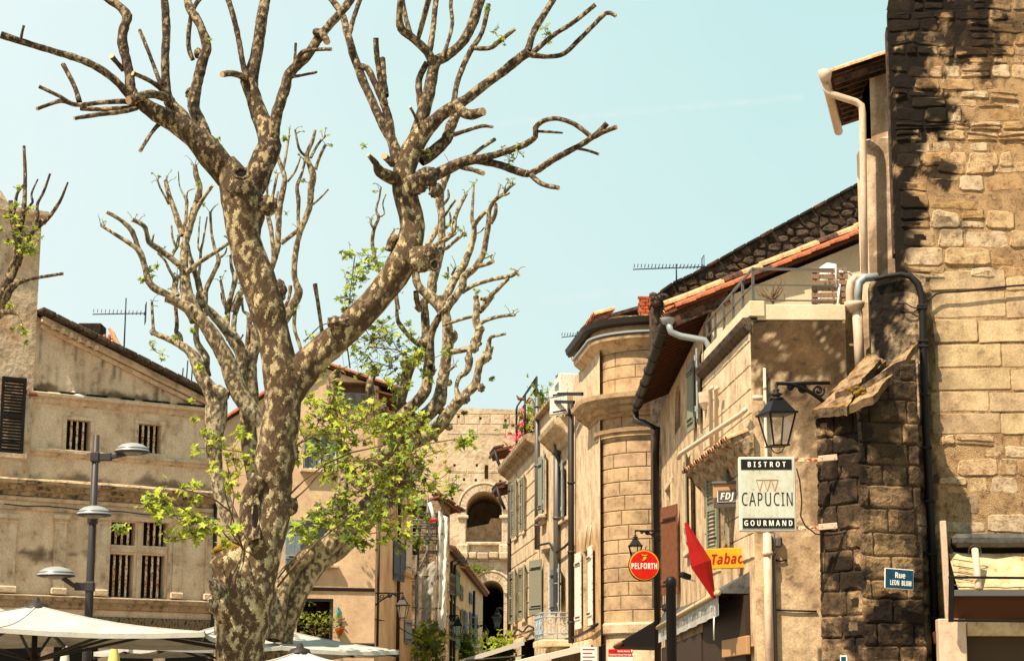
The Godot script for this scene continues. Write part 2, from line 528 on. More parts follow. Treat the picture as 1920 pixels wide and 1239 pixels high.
	mat("pipe_beige", c8(206, 180, 154), 0.5, surface_tex(W, c8(240, 236, 232), c8(205, 190, 175), 0.68, 0.05, 0.05, 205), 0.7)
	mat("pipe_dark", c8(44, 38, 34), 0.55)
	mat("iron", c8(24, 22, 21), 0.5, null, 1.0, hc, 0.1, 0.4)
	mat("iron_grey", c8(96, 94, 90), 0.5, null, 1.0, null, 0.0, 0.4)
	mat("lamp_post", c8(62, 58, 58), 0.5, null, 1.0, hc, 0.05, 0.3)
	mat("white_metal", c8(226, 224, 214), 0.35)
	mat("lamp_glass", c8(120, 118, 112), 0.3)
	mat("lamp_shell", c8(148, 150, 146), 0.35, null, 1.0, null, 0.0, 0.2)
	mat("rust_bar", W, 0.8, surface_tex(c8(226, 206, 176), c8(206, 170, 130), c8(140, 58, 24), 0.5, 0.0, 0.2, 61), 0.8)
	mat("dark_inside", c8(26, 22, 18), 0.95)
	mat("dim_inside", c8(70, 56, 42), 0.95)
	mat("shutter_grey", W, 0.8, wood_tex(c8(172, 172, 162), c8(142, 142, 134), c8(120, 104, 84), 0.34), 0.9, hc, 0.2)
	mat("shutter_white", W, 0.8, wood_tex(c8(222, 216, 202), c8(196, 190, 178), c8(150, 132, 108), 0.33), 0.9, hc, 0.2)
	mat("shutter_blue", W, 0.8, wood_tex(c8(156, 170, 176), c8(128, 144, 154), c8(120, 116, 104), 0.3), 0.9, hc, 0.2)
	mat("shutter_slate", W, 0.8, wood_tex(c8(92, 104, 122), c8(76, 88, 106), c8(96, 92, 86), 0.28), 0.9, hc, 0.2)
	mat("shutter_sage", W, 0.8, wood_tex(c8(136, 138, 118), c8(108, 112, 96), c8(150, 132, 100), 0.33), 0.7, hc, 0.2)
	mat("shutter_green", W, 0.8, wood_tex(c8(92, 116, 62), c8(76, 98, 52), c8(110, 110, 70), 0.28), 0.7, hc, 0.2)
	mat("shutter_black", c8(30, 25, 22), 0.8)
	mat("wood_brown", W, 0.7, wood_tex(c8(126, 76, 44), c8(92, 54, 32), c8(60, 38, 26), 0.3), 0.9, hc, 0.2)
	mat("wood_old", W, 0.85, wood_tex(c8(140, 116, 88), c8(100, 80, 60), c8(52, 40, 30), 0.42), 0.8, hc, 0.4)
	mat("wood_eave", W, 0.85, wood_tex(c8(116, 72, 44), c8(84, 52, 34), c8(52, 36, 26), 0.35), 0.8, hc, 0.2)
	mat("pallet", W, 0.85, wood_tex(c8(150, 122, 98), c8(118, 94, 74), c8(84, 66, 52), 0.35), 0.7, hc, 0.3)
	mat("canvas", W, 0.9, surface_tex(c8(176, 174, 165), c8(164, 161, 151), c8(146, 141, 128), 0.68, 0.05, 0.05, 85), 2.5)
	mat("canvas_white", c8(206, 200, 184), 0.9)
	mat("canvas_yellow", c8(204, 190, 112), 0.9)
	mat("canvas_red", c8(160, 20, 16), 0.5, surface_tex(W, c8(236, 228, 228), c8(200, 190, 190), 0.68, 0.08, 0.06, 66), 1.2)
	mat("canvas_cream", W, 0.9, surface_tex(c8(196, 172, 132), c8(172, 146, 106), c8(128, 102, 72), 0.66, 0.06, 0.1, 165), 1.0)
	mat("awning_black", c8(24, 20, 18), 0.9)
	mat("awning_orange", c8(78, 46, 26), 0.9)
	var net := mat("net", c8(214, 210, 196), 0.9)
	net.transparency = BaseMaterial3D.TRANSPARENCY_ALPHA
	net.albedo_color.a = 0.45
	net.cull_mode = BaseMaterial3D.CULL_DISABLED
	var sheet := mat("sheeting", c8(230, 228, 218), 0.7)
	sheet.backlight_enabled = true
	sheet.backlight = Color(0.5, 0.5, 0.48)
	var grime := surface_tex(W, c8(244, 242, 236), c8(206, 198, 182), 0.66, 0.06, 0.03, 140)
	mat("sign_white", c8(190, 192, 176), 0.5, grime, 0.9)
	mat("sign_frame", c8(206, 202, 190), 0.4, null, 1.0, null, 0.0, 0.2)
	mat("sign_black", c8(22, 20, 18), 0.5)
	mat("sign_pale", c8(226, 224, 212), 0.5)
	mat("sign_gold", c8(176, 112, 40), 0.5)
	mat("sign_yellow", c8(226, 150, 26), 0.45, grime, 0.7)
	mat("sign_red", c8(188, 30, 16), 0.3, grime, 0.6)
	mat("sign_maroon", c8(140, 22, 20), 0.5)
	mat("sign_blue", c8(16, 66, 92), 0.35, surface_tex(W, c8(225, 230, 232), c8(150, 150, 150), 0.72, 0.1, 0.08, 133), 0.4)
	mat("sign_grey", c8(78, 70, 66), 0.5)
	mat("sign_brown", c8(170, 130, 88), 0.5)
	mat("cable", c8(22, 18, 16), 0.6)
	mat("cable_pale", c8(196, 180, 156), 0.6)
	mat("awning_shade", c8(52, 38, 28), 0.7, null, 1.0, hb, 0.4)  # dark brown that paints in the shade below the cream awning
	mat("brick", W, 0.9, surface_tex(c8(186, 92, 54), c8(150, 70, 42), c8(90, 54, 40), 0.62, 0.0, 0.3, 71), 0.6, hc, 0.6)
	mat("cut_wood", c8(196, 164, 122), 0.9, null, 1.0, hc, 0.3)
	mat("moss", c8(120, 92, 30), 0.95, null, 1.0, hc, 1.0)
	mat("pigeon_grey", c8(196, 190, 180), 0.8)
	mat("pigeon_brown", c8(126, 82, 58), 0.8)
	mat("pot", c8(176, 78, 34), 0.7)
	mat("turquoise", c8(28, 150, 160), 0.5)
	mat("skin", c8(190, 140, 110), 0.7)
	mat("asphalt", W, 0.95, surface_tex(c8(76, 72, 68), c8(62, 60, 58), c8(50, 48, 46), 0.66, 0.0, 0.3, 12), 2.0)
	mat("paving", W, 0.9, surface_tex(c8(150, 136, 116), c8(128, 114, 96), c8(100, 88, 74), 0.66, 0.0, 0.25, 212), 1.5)
	var glass := mat("glass", c8(96, 110, 118), 0.12)
	glass.metallic_specular = 0.6
	var pane := mat("lantern_glass", Color(0.9, 0.9, 0.85, 0.05), 0.03)
	pane.transparency = BaseMaterial3D.TRANSPARENCY_ALPHA
	var bd := c8(78, 62, 44)
	for k in [["bark_trunk", 0.40, bd, c8(108, 91, 64), c8(178, 166, 130), 0, 1.3], ["bark_limb", 0.385, c8(62, 49, 36), c8(94, 78, 57), c8(164, 148, 114), 140, 1.0], ["bark_branch", 0.41, c8(64, 52, 40), c8(98, 83, 64), c8(148, 133, 104), 300, 0.8], ["bark_back", 0.48, c8(84, 71, 55), c8(122, 107, 84), c8(162, 149, 120), 60, 0.95]]:
		var m := mat(k[0], W, 0.9, bark_tex(k[1], k[2], k[3], k[4], k[5]), 1.0, hb, 1.1)
		m.uv1_scale = V(1.0, 0.66, 1.0) / k[6]
	for k in [["leaf_light", c8(160, 170, 54), 0.7], ["leaf_mid", c8(128, 146, 42), 0.6], ["leaf_dark", c8(84, 106, 32), 0.45], ["leaf_green", c8(62, 82, 32), 0.35]]:
		var m := mat(k[0], k[1], 0.55)
		m.cull_mode = BaseMaterial3D.CULL_DISABLED
		m.backlight_enabled = true
		m.backlight = Color(k[2], k[2], k[2] * 0.4)
	mat("twig", c8(92, 66, 44), 0.9)
	mat("flower_pink", c8(210, 100, 110), 0.8)
# plane trees
var tree_node: Node3D
var tree_d := 20.0
var tree_bark := "bark_branch"
func zoom(x: float, y: float, s: float) -> void:
	zx = x; zy = y; zs = s
# one limb: "x y r, x y r, ..." measured on the photo, distances from the tree's middle at both ends
func limb(nm: String, line: String, d0 := 0.0, d1 := 0.0, rough := 0.10, bark := "", ends := "e") -> MeshInstance3D:
	var key := []
	var rad := []
	var ctl := line.split(",", false)
	for i in ctl.size():
		var w := ctl[i].strip_edges().split(" ", false)
		var t := float(i) / maxi(1, ctl.size() - 1)
		var d := tree_d + lerpf(d0, d1, t)
		key.append(at(zx + float(w[0]) / zs, zy + float(w[1]) / zs, d))
		rad.append(met(float(w[2]) / zs, d) * 0.93)
	var pts := []
	var rr := []
	for i in key.size() - 1:
		var p0: Vector3 = key[maxi(i - 1, 0)]
		var p1: Vector3 = key[i]
		var p2: Vector3 = key[i + 1]
		var p3: Vector3 = key[mini(i + 2, key.size() - 1)]
		var n := clampi(int(p1.distance_to(p2) / maxf(0.035, minf(rad[i], rad[i + 1]) * 0.8)), 2, 14)
		for k in n:
			var t := float(k) / n
			pts.append(p1.cubic_interpolate(p2, p0, p3, t))
			rr.append(lerpf(rad[i], rad[i + 1], smoothstep(0, 1, t)))
	pts.append(key[-1]); rr.append(rad[-1])
	var big: float = rr.max()
	var sides := 22 if big > 0.14 else (14 if big > 0.05 else 9)
	var mb := MB.new(true)
	mb.off = tree_node.position
	var rings := []
	var t0: Vector3 = (pts[1] - pts[0]).normalized()
	var x := (Vector3.UP if absf(t0.y) < 0.9 else Vector3.RIGHT).cross(t0).normalized()
	var knob := rng.randf() * 50.0
	for i in pts.size():
		var t: Vector3 = (pts[mini(i + 1, pts.size() - 1)] - pts[maxi(i - 1, 0)]).normalized()
		x = (x - t * x.dot(t)).normalized()
		var y := t.cross(x)
		var ring := []
		for k in sides:
			var a := TAU * k / sides
			var dir := x * cos(a) + y * sin(a)
			var p: Vector3 = pts[i] + dir * rr[i]
			var f := 1.0 / maxf(0.03, rr[i] * 1.3)
			var g := wob.get_noise_3d(p.x * f * 0.5 + knob, p.y * f * 0.35, p.z * f * 0.5) * rough * 1.6 + wob.get_noise_3d(p.x * 9.0, p.y * 6.0, p.z * 9.0 + knob) * rough * 0.5
			ring.append(pts[i] + dir * rr[i] * (1.0 + g))
		rings.append(ring)
	for i in pts.size() - 1:
		for k in sides:
			var j := (k + 1) % sides
			mb.cquad(rings[i][k], rings[i][j], rings[i + 1][j], rings[i + 1][k], age(rings[i][k]), age(rings[i][j]), age(rings[i + 1][j]), age(rings[i + 1][k]))
	var o := put(tree_node, nm, mb, mats[bark if bark else tree_bark])
	if "e" in ends and rr[-1] > 0.012:
		var cap := MB.new()
		cap.off = tree_node.position
		var c := Vector3.ZERO
		for p in rings[-1]: c += p / float(sides)
		cap.fan(rings[-1], c + t0 * 0.0, false)
		put(o, "cut_face", cap, mats["cut_wood"])
		if tree_bark == "bark_back" and big < 0.16 and rng.randf() < 0.5:
			var sp := MB.new()
			sp.off = tree_node.position
			if not leaf_list.has(tree_node): leaf_list[tree_node] = []
			for k in 4:
				var p: Vector3 = pts[-1 - rng.randi() % mini(3, pts.size() - 1)]
				var e := p + V(rn(-0.11, 0.11), rn(0.0, 0.13), rn(-0.1, 0.1))
				sp.tube([p, (p + e) * 0.5 + V(0, 0.02, 0), e], [0.005, 0.004, 0.002], 4, false, false)
				var s := rn(0.02, 0.042)
				leaf_list[tree_node].append([Transform3D(Basis.from_euler(V(rn(-1.6, 0.2), rng.randf() * TAU, rng.randf())) * Basis.from_scale(V(s, s, s)), e - tree_node.position), rng.randi() % 3, "lmmd"[rng.randi() % 4]])
			put(tree_node, "shoot", sp, mats["twig"]).set_meta("kind", "stuff")
	return o
func age(p: Vector3) -> Color:
	var k := pat.get_noise_3d(p.x * 0.9, p.y * 0.55, p.z * 0.9) * 1.1 + 0.5
	return Color(0.66, 0.61, 0.55).lerp(Color(1.14, 1.12, 1.06), clampf(k, 0, 1))
func knot(px: float, py: float, r: float, d: float, sx := 1.0, sy := 1.0, m := "", turn := 0.0) -> MeshInstance3D:
	var c := at(zx + px / zs, zy + py / zs, tree_d + d)
	var q := met(r / zs, tree_d + d)
	var mb := MB.new(true)
	mb.off = tree_node.position
	var n := 18
	var G := func(i, k):
		var t: float = PI * i / 12.0
		var a: float = TAU * (k % n) / n
		var v := V(sin(t) * cos(a), cos(t), -sin(t) * sin(a))
		var w := 1.0 + wob.get_noise_3d(v.x * 1.7 + c.x * 3.0, v.y * 1.7 + c.y * 3.0, v.z * 1.7) * 0.45 + wob.get_noise_3d(v.x * 5.0 + c.x, v.y * 5.0 + c.y, v.z * 5.0) * 0.12
		return c + Basis(Vector3.BACK, turn) * (v * w * q * V(sx, sy, 0.9))
	for i in 12:
		for k in n: mb.quad(G.call(i + 1, k), G.call(i + 1, k + 1), G.call(i, k + 1), G.call(i, k))
	return put(tree_node, "burl", mb, mats[m if m else tree_bark])
func hollow(px: float, py: float, r: float, d: float, sx := 1.0, sy := 1.0) -> void:
	var c := at(zx + px / zs, zy + py / zs, tree_d + d)
	var q := met(r / zs, tree_d + d)
	var lip := MB.new(true)
	lip.off = tree_node.position
	var n := 18
	for k in n:
		for j in 8:
			var P := func(kk, jj):
				var a: float = TAU * (kk % n) / n
				var b: float = TAU * (jj % 8) / 8.0
				var w: float = 0.32 + 0.1 * wob.get_noise_2d(a * 2.0, c.x)
				return c + V((1.0 + w * cos(b)) * cos(a) * q * sx, (1.0 + w * cos(b)) * sin(a) * q * sy, sin(b) * q * 0.35)
			lip.quad(P.call(k, j), P.call(k + 1, j), P.call(k + 1, j + 1), P.call(k, j + 1))
	var o := put(tree_node, "hollow_rim", lip, mats["bark_limb"])
	var dark := MB.new(true)
	dark.off = tree_node.position
	dark.ball(c, V(q * sx * 0.98, q * sy * 0.98, q * 0.12), 12)
	put(o, "hollow", dark, mats["dark_inside"])
var leaf_meshes := []
var leaf_list := {}
func leaf_shapes() -> void:
	var outline := [[-90, 0.18], [-62, 0.42], [-38, 0.50], [-24, 0.80], [-8, 0.55], [14, 0.56], [34, 0.98], [52, 0.62], [70, 0.66], [90, 1.15]]
	for k in 3:
		var mb := MB.new()
		var pts := []
		for i in outline.size():
			var a := deg_to_rad(outline[i][0])
			var r: float = outline[i][1] * rn(0.88, 1.12)
			pts.append(V(cos(a) * r, sin(a) * r, 0))
		for i in range(outline.size() - 2, 0, -1):
			var a := deg_to_rad(180.0 - outline[i][0])
			var r: float = outline[i][1] * rn(0.88, 1.12)
			pts.append(V(cos(a) * r, sin(a) * r, 0))
		for i in pts.size():
			pts[i].z = absf(pts[i].x) * rn(0.15, 0.55) - pow(pts[i].length(), 2) * 0.3
		for i in pts.size(): mb.tri(Vector3.ZERO, pts[i], pts[(i + 1) % pts.size()])
		leaf_meshes.append(mb.done())
func twig(line: String, d0: float, d1: float) -> void:
	var key := []
	var rad := []
	var ctl := line.split(",", false)
	for i in ctl.size():
		var w := ctl[i].strip_edges().split(" ", false)
		var d := tree_d + lerpf(d0, d1, float(i) / maxi(1, ctl.size() - 1))
		key.append(at(zx + float(w[0]) / zs, zy + float(w[1]) / zs, d))
		rad.append(met(float(w[2]) / zs, d) * 0.5)
	var mb := MB.new(true)
	mb.off = tree_node.position
	mb.tube(key, rad, 6)
	put(tree_node, "twig", mb, mats["twig"])
# leaves round a point of the photo: spread in pixels, n leaves, each on a thin stalk
func leaves(px: float, py: float, rx: float, ry: float, n: int, d: float, size := 11.0, tones := "lmmd") -> void:
	if n > 12:
		rx *= 1.25; ry *= 1.25
	if not leaf_list.has(tree_node): leaf_list[tree_node] = []
	var stalks := MB.new()
	stalks.off = tree_node.position
	var c := at(px, py, tree_d + d)
	var m := met(1.0, tree_d + d)
	var sprigs := []
	for i in maxi(1, n / 7):
		var v := V(rng.randfn(), rng.randfn(), rng.randfn()) * 0.42
		sprigs.append(c + V(v.x * rx, v.y * ry, v.z * (rx + ry) * 0.5) * m)
	for s in sprigs:
		var mid: Vector3 = (c + s) * 0.5 + V(0, -0.1 * rx * m, 0)
		stalks.tube([c, mid, s], [m * 0.9, m * 0.7, m * 0.5], 4, false, false)
	for i in n:
		var s: Vector3 = sprigs[i % sprigs.size()]
		var p: Vector3 = s + V(rng.randfn(), rng.randfn(), rng.randfn()) * m * minf(rx, ry) * 0.36
		var face_dir := V(rng.randfn() * 0.8, 0.75 + rng.randf() * 0.6, rng.randfn() * 0.8 + 0.45).normalized()
		var down := V(rng.randfn(), rng.randfn() * 0.6 - 0.35, rng.randfn())
		down = (down - face_dir * down.dot(face_dir)).normalized()
		var k := m * size * rn(0.5, 1.1)
		var b := Basis(down.cross(face_dir), down, face_dir) * Basis.from_scale(V(k, k, k))
		stalks.tube([s, p - down * k * 0.2], [m * 0.45, m * 0.35], 3, false, false)
		leaf_list[tree_node].append([Transform3D(b, p - tree_node.position), rng.randi() % 3, tones[rng.randi() % tones.length()]])
	var o := put(tree_node, "shoot", stalks, mats["twig"])
	o.set_meta("kind", "stuff")
func finish_leaves() -> void:
	var tone := {"l": "leaf_light", "m": "leaf_mid", "d": "leaf_dark", "g": "leaf_green"}
	for t in leaf_list:
		var all: Array = leaf_list[t]
		all.sort_custom(func(a, b): return a[0].basis.x.length() > b[0].basis.x.length())
		for i in mini(300, all.size()):
			var o := put(t, "leaf", leaf_meshes[all[i][1]], mats[tone[all[i][2]]], all[i][0])
		for k in tone:
			for s in 3:
				var rest := all.slice(300).filter(func(e): return e[1] == s and e[2] == k)
				if rest.is_empty(): continue
				var mm := MultiMesh.new()
				mm.transform_format = MultiMesh.TRANSFORM_3D
				mm.mesh = leaf_meshes[s]
				mm.instance_count = rest.size()
				for i in rest.size(): mm.set_instance_transform(i, rest[i][0])
				var mi := MultiMeshInstance3D.new()
				mi.name = "foliage"
				mi.multimesh = mm
				mi.material_override = mats[tone[k]]
				mi.set_meta("kind", "stuff")
				t.add_child(mi, true)
func tree(label: String, px: float, py: float, d: float) -> void:
	var b := at(px, py, d)
	tree_node = thing("plane_tree", label, "tree", shift(V(b.x, 0, b.z)), "pollarded plane trees")
	tree_d = d
func trees() -> void:
	main_tree()
	right_tree()
	left_tree()
	edge_tree()
	finish_leaves()
func main_tree() -> void:
	tree("tall pollarded plane tree with flaking bark, its thick forked trunk in front of the parasols", 445, 1239, 20.0)
	zoom(0, 0, 1)
	tree_bark = "bark_limb"
	limb("trunk", "440 1640 66, 442 1500 52, 445 1330 46, 447 1239 46, 456 1170 51, 460 1110 58, 474 1065 51, 491 1020 43, 503 985 40, 511 945 36, 513 905 37, 513 870 41, 519 830 40, 525 795 38, 529 750 38, 530 715 40, 521 670 36, 511 620 33, 502 590 37, 491 545 39, 474 500 36, 457 450 34, 456 410 42, 452 370 44, 436 335 34, 418 312 31", 0, 0, 0.07, "bark_trunk", "")
	limb("limb", "533 770 20, 545 725 36, 566 695 36, 600 662 32, 650 617 29, 700 566 29, 738 518 30, 762 474 31, 774 425 25, 764 380 25, 757 335 26, 765 297 24, 782 262 21, 802 237 18", 0, 0.3, 0.07, "bark_trunk", "")
	limb("limb", "430 330 30, 395 290 30, 365 257 25, 327 230 22, 292 212 18, 264 192 14, 245 178 11", 0, -0.4, 0.09)
	limb("limb", "448 380 30, 470 350 31, 489 312 28, 504 270 25, 496 240 20, 486 215 18, 474 180 16, 464 150 17", 0, 0.3, 0.09)
	# the old cut stump low on the left, with ferns of moss on it
	limb("stump", "455 1120 50, 440 1080 46, 436 1050 42, 434 1036 38", -0.02, 0.0, 0.16, "bark_trunk", "")
	knot(408, 1108, 17, -0.2, 0.8, 1.4, "bark_back", 0.5)
	knot(420, 1135, 26, -0.15, 1.0, 1.2, "bark_trunk")
	knot(434, 1034, 30, -0.02, 1.2, 0.5, "moss")
	limb("limb", "478 1015 16, 467 985 17, 463 955 17, 470 925 18, 488 900 22", -0.26, -0.12, 0.1, "bark_limb", "")
	hollow(479, 968, 7, -0.42, 1.0, 4.6)
	hollow(452, 325, 11, -0.33, 1.3, 0.9)
	knot(452, 352, 22, -0.14, 1.2, 1.1, "bark_limb")
	knot(500, 385, 20, -0.05)
	knot(518, 545, 18, 0.0, 1.0, 1.2)
	knot(540, 950, 18, 0.05)
	knot(545, 850, 16, 0.1)
	tree_bark = "bark_branch"
	# upper left
	limb("branch", "246 184 9, 216 151 8, 180 125 8, 140 108 8, 100 96 7, 50 81 7, 0 65 8", -0.4, -0.9)
	limb("branch", "37 80 3, 40 62 3, 44 47 3", -0.85, -0.9)
	limb("branch", "262 195 11, 246 172 11, 240 130 10, 228 75 11, 234 45 10, 238 30 11, 225 14 9, 195 -8 9", -0.4, -0.2, 0.14)
	limb("branch", "230 130 6, 219 118 5, 208 105 6", -0.3, -0.5)
	limb("branch", "308 182 10, 290 177 9, 268 178 9, 240 188 9", -0.3, -0.8)
	limb("branch", "250 196 6, 235 190 6, 190 192 5, 140 196 5, 110 180 4, 72 162 4", -0.4, -0.7)
	limb("branch", "138 196 5, 115 189 5, 90 196 4, 68 204 4", -0.5, -0.8)
	limb("branch", "148 192 6, 140 165 5, 117 120 5", -0.5, -0.4)
	limb("branch", "255 203 5, 225 210 5, 180 215 5, 138 222 4", -0.4, -0.9)
	limb("branch", "268 200 6, 232 202 5, 190 205 5, 150 203 5", -0.35, -0.3)
	limb("branch", "304 226 6, 284 248 4, 262 283 4", -0.15, -0.5)
	limb("branch", "352 245 18, 340 220 16, 320 195 13, 312 170 9, 309 110 9, 311 50 9, 307 -8 8", -0.1, -0.2)
	limb("branch", "318 190 8, 300 165 6, 276 149 5, 248 137 5", -0.15, -0.6)
	limb("branch", "301 160 5, 282 108 4, 261 56 4", -0.2, 0.1)
	limb("branch", "392 275 14, 376 232 13, 362 200 13, 368 160 12, 380 112 11, 386 84 11, 372 42 9, 355 15 9, 349 -10 8", 0.1, 0.4, 0.14)
	limb("branch", "361 112 5, 353 88 5, 355 45 5, 364 12 5, 380 -10 5", 0.4, 0.4)
	knot(358, 175, 11, 0.25); knot(372, 100, 10, 0.35)
	# upper middle
	limb("branch", "468 158 17, 474 126 14, 481 100 12, 488 50 12, 498 -10 11", 0.3, 0.5)
	limb("branch", "462 150 9, 455 120 6, 447 75 6, 437 30 6, 425 -8 6", 0.25, 0.2)
	limb("branch", "458 146 8, 440 138 7, 415 139 7", 0.2, -0.1)
	limb("branch", "508 262 16, 518 215 12, 534 166 11, 542 138 11, 574 106 10, 594 76 10, 618 46 9, 648 12 9, 668 -18 8", 0.1, 0.3)
	limb("branch", "592 60 9, 604 62 8, 613 79 7", 0.2, 0.0)
	limb("branch", "552 122 5, 566 98 5, 590 93 4, 621 92 4", 0.15, -0.1)
	limb("branch", "552 118 4, 553 100 3, 554 81 3", 0.15, 0.2)
	limb("branch", "546 144 4, 570 140 3, 593 135 3", 0.15, 0.4)
	# right limb and its branches
	limb("branch", "748 308 12, 738 270 11, 720 238 10, 700 195 9, 680 150 9, 664 108 9, 651 62 8, 640 25 7, 612 -14 7", 0.2, 0.6)
	limb("branch", "742 300 11, 733 255 10, 728 222 9, 717 188 8, 700 150 7, 688 128 7, 672 124 7", 0.25, 0.4)
	limb("branch", "722 196 7, 713 150 6, 706 100 6, 705 71 6", 0.3, 0.2)
	limb("branch", "723 180 7, 719 150 7, 717 109 6", 0.3, 0.5)
	limb("branch", "655 62 6, 664 30 5, 678 -10 5", 0.5, 0.6)
	limb("branch", "774 285 18, 790 225 15, 804 172 13, 812 130 12, 820 112 12, 836 106 11, 866 80 10, 885 46 11, 896 12 11, 905 -12 10", 0.3, 0.6)
	limb("branch", "816 126 11, 801 98 9, 776 73 9, 752 54 9, 749 25 7, 752 -10 7", 0.4, 0.1)
	limb("branch", "768 62 6, 760 30 5, 753 -10 5", 0.3, 0.5)
	limb("branch", "804 104 7, 812 55 6, 816 10 6, 820 -10 6", 0.4, 0.7)
	limb("branch", "784 72 5, 794 35 6, 806 -10 6", 0.35, 0.0)
	limb("branch", "830 108 5, 840 78 4, 848 45 4, 845 12 4, 847 -10 4", 0.4, 0.7)
	limb("branch", "792 215 9, 786 180 7, 786 148 7, 800 118 7", 0.35, 0.5)
	limb("branch", "784 232 4, 776 214 3, 768 200 3", 0.3, 0.1)
	limb("branch", "796 245 17, 826 216 14, 850 200 13, 874 186 11, 902 164 10, 940 136 10, 970 112 10, 992 96 11", 0.3, 0.0)
	limb("branch", "990 96 8, 1000 62 7, 1020 27 7, 1042 -8 6", 0.0, 0.3)
	limb("branch", "1000 98 6, 1038 66 5, 1078 40 5, 1117 8 5", 0.0, -0.3)
	limb("branch", "994 102 7, 1028 106 5, 1058 100 5, 1086 74 5, 1112 48 5, 1138 24 5, 1155 30 4", 0.0, -0.2)
	limb("branch", "858 198 10, 868 210 11, 884 215 11, 906 209 9", 0.1, -0.3, 0.06, "bark_limb")
	limb("branch", "850 200 7, 856 160 6, 868 125 6, 884 92 6, 904 60 5, 916 8 5", 0.2, 0.5)
	limb("branch", "884 90 5, 918 90 5, 938 76 5, 966 54 4", 0.35, 0.1)
	limb("branch", "788 300 14, 812 285 14, 836 262 12, 846 235 11, 856 214 9", 0.35, 0.5)
	knot(800, 332, 20, 0.0, 1.2, 0.9); knot(816, 357, 14, 0.0); knot(782, 345, 20, 0.1)
	limb("branch", "778 342 17, 812 330 13, 848 312 12, 880 300 11, 900 298 9, 945 285 7, 985 270 7, 1004 256 6, 1004 240 6, 1016 228 5, 1042 222 5, 1076 232 5, 1106 254 5", 0.1, -0.5)
	limb("branch", "892 300 9, 934 308 8, 980 324 8, 1002 322 7, 1040 298 7, 1086 273 6, 1114 255 6, 1139 231 6", 0.0, -0.4)
	limb("branch", "1114 256 6, 1135 246 5, 1156 238 5", -0.35, -0.5)
	limb("branch", "996 328 6, 1016 345 5, 1048 352 5", -0.2, -0.4)
	limb("branch", "1082 278 3, 1102 282 3, 1123 289 3", -0.3, -0.4)
	limb("branch", "1008 246 3, 1030 247 3, 1055 249 2", -0.3, -0.1)
	limb("branch", "884 292 4, 905 276 4, 928 261 4", 0.0, 0.2)
	limb("branch", "866 314 5, 886 318 5, 906 325 5", 0.0, -0.3)
	limb("branch", "846 254 5, 880 243 4, 905 236 4, 924 238 3", 0.3, 0.1)
	limb("branch", "742 336 13, 726 330 14, 712 322 12, 704 306 7, 690 290 4", 0.15, -0.2, 0.1, "bark_limb")
	limb("branch", "735 308 7, 720 292 7", 0.1, -0.2)
	# the rotten swelling under the fork of the right limb
	knot(792, 487, 24, -0.05, 1.1, 1.0, "bark_trunk"); knot(806, 478, 18, -0.1, 1.0, 1.1, "bark_limb")
	hollow(815, 497, 8, -0.42, 1.0, 1.2)
	limb("branch", "730 470 9, 734 450 9, 742 440 10", 0.1, 0.1, 0.1, "bark_limb")
	knot(634, 604, 16, -0.1, 1.3, 0.8, "bark_limb")
	# sprigs
	zoom(0, 0, 1)
	for s in [[402, 262, 9, 12, 9], [530, 258, 9, 7, 9], [686, 276, 10, 10, 9], [966, 298, 26, 16, 26], [938, 72, 20, 14, 16], [920, 12, 8, 8, 8], [1025, 62, 14, 14, 18], [392, 78, 6, 6, 3], [416, 280, 6, 6, 3], [800, 282, 12, 10, 6]]:
		leaves(s[0], s[1], s[2], s[3], s[4], -0.1, 8.0, "lmdd")
	# shoots from the old stump, reaching left and up
	twig("455 1030 4, 440 985 3, 425 940 3, 418 905 2", -0.2, -0.6)
	twig("450 1022 4, 420 1010 3, 380 985 3, 345 955 3, 310 935 2", -0.2, -0.9)
	twig("430 1012 3, 400 978 2, 360 965 2, 340 968 2", -0.3, -0.7)
	twig("432 960 3, 404 938 3, 372 925 2, 335 915 2", -0.3, -0.8)
	twig("455 1030 3, 430 995 2, 400 1000 2, 350 1010 2, 310 1015 2", -0.3, -1.0)
	for s in [[308, 938, 34, 22, 62], [352, 975, 42, 24, 70], [288, 960, 18, 16, 24], [372, 1000, 26, 14, 28], [226, 985, 22, 9, 20], [330, 1006, 22, 11, 22], [360, 920, 24, 12, 26], [280, 938, 16, 12, 18], [396, 1000, 12, 10, 8], [425, 995, 20, 16, 16], [420, 1020, 16, 10, 14]]:
		leaves(s[0], s[1], s[2], s[3], s[4], -0.7, 11.0, "llmmd")
	for s in [[396, 834, 24, 18, 28], [436, 858, 32, 24, 48], [450, 822, 20, 16, 22], [398, 872, 16, 9, 14], [424, 905, 30, 12, 26], [445, 930, 22, 16, 18], [382, 815, 14, 8, 10]]:
		leaves(s[0], s[1], s[2], s[3], s[4], 0.4, 11.0, "llmmd")
	twig("470 850 3, 440 845 3, 400 840 2", 0.1, 0.5)
	twig("430 1000 3, 438 930 3, 425 870 2", -0.1, 0.5)
	# long shoots to the right of the trunk
	twig("540 930 4, 570 900 3, 610 870 3, 660 848 3, 720 835 2", 0.2, 1.6)
	twig("542 945 4, 575 915 3, 605 880 2", 0.2, 1.2)
	twig("520 1100 4, 552 1060 4, 590 1020 3, 640 980 3, 668 960 2", 0.2, 1.4)
	twig("555 835 3, 590 815 3, 640 812 2", 0.2, 1.5)
	twig("520 1085 3, 560 1035 3, 600 1010 2", 0.2, 0.8)
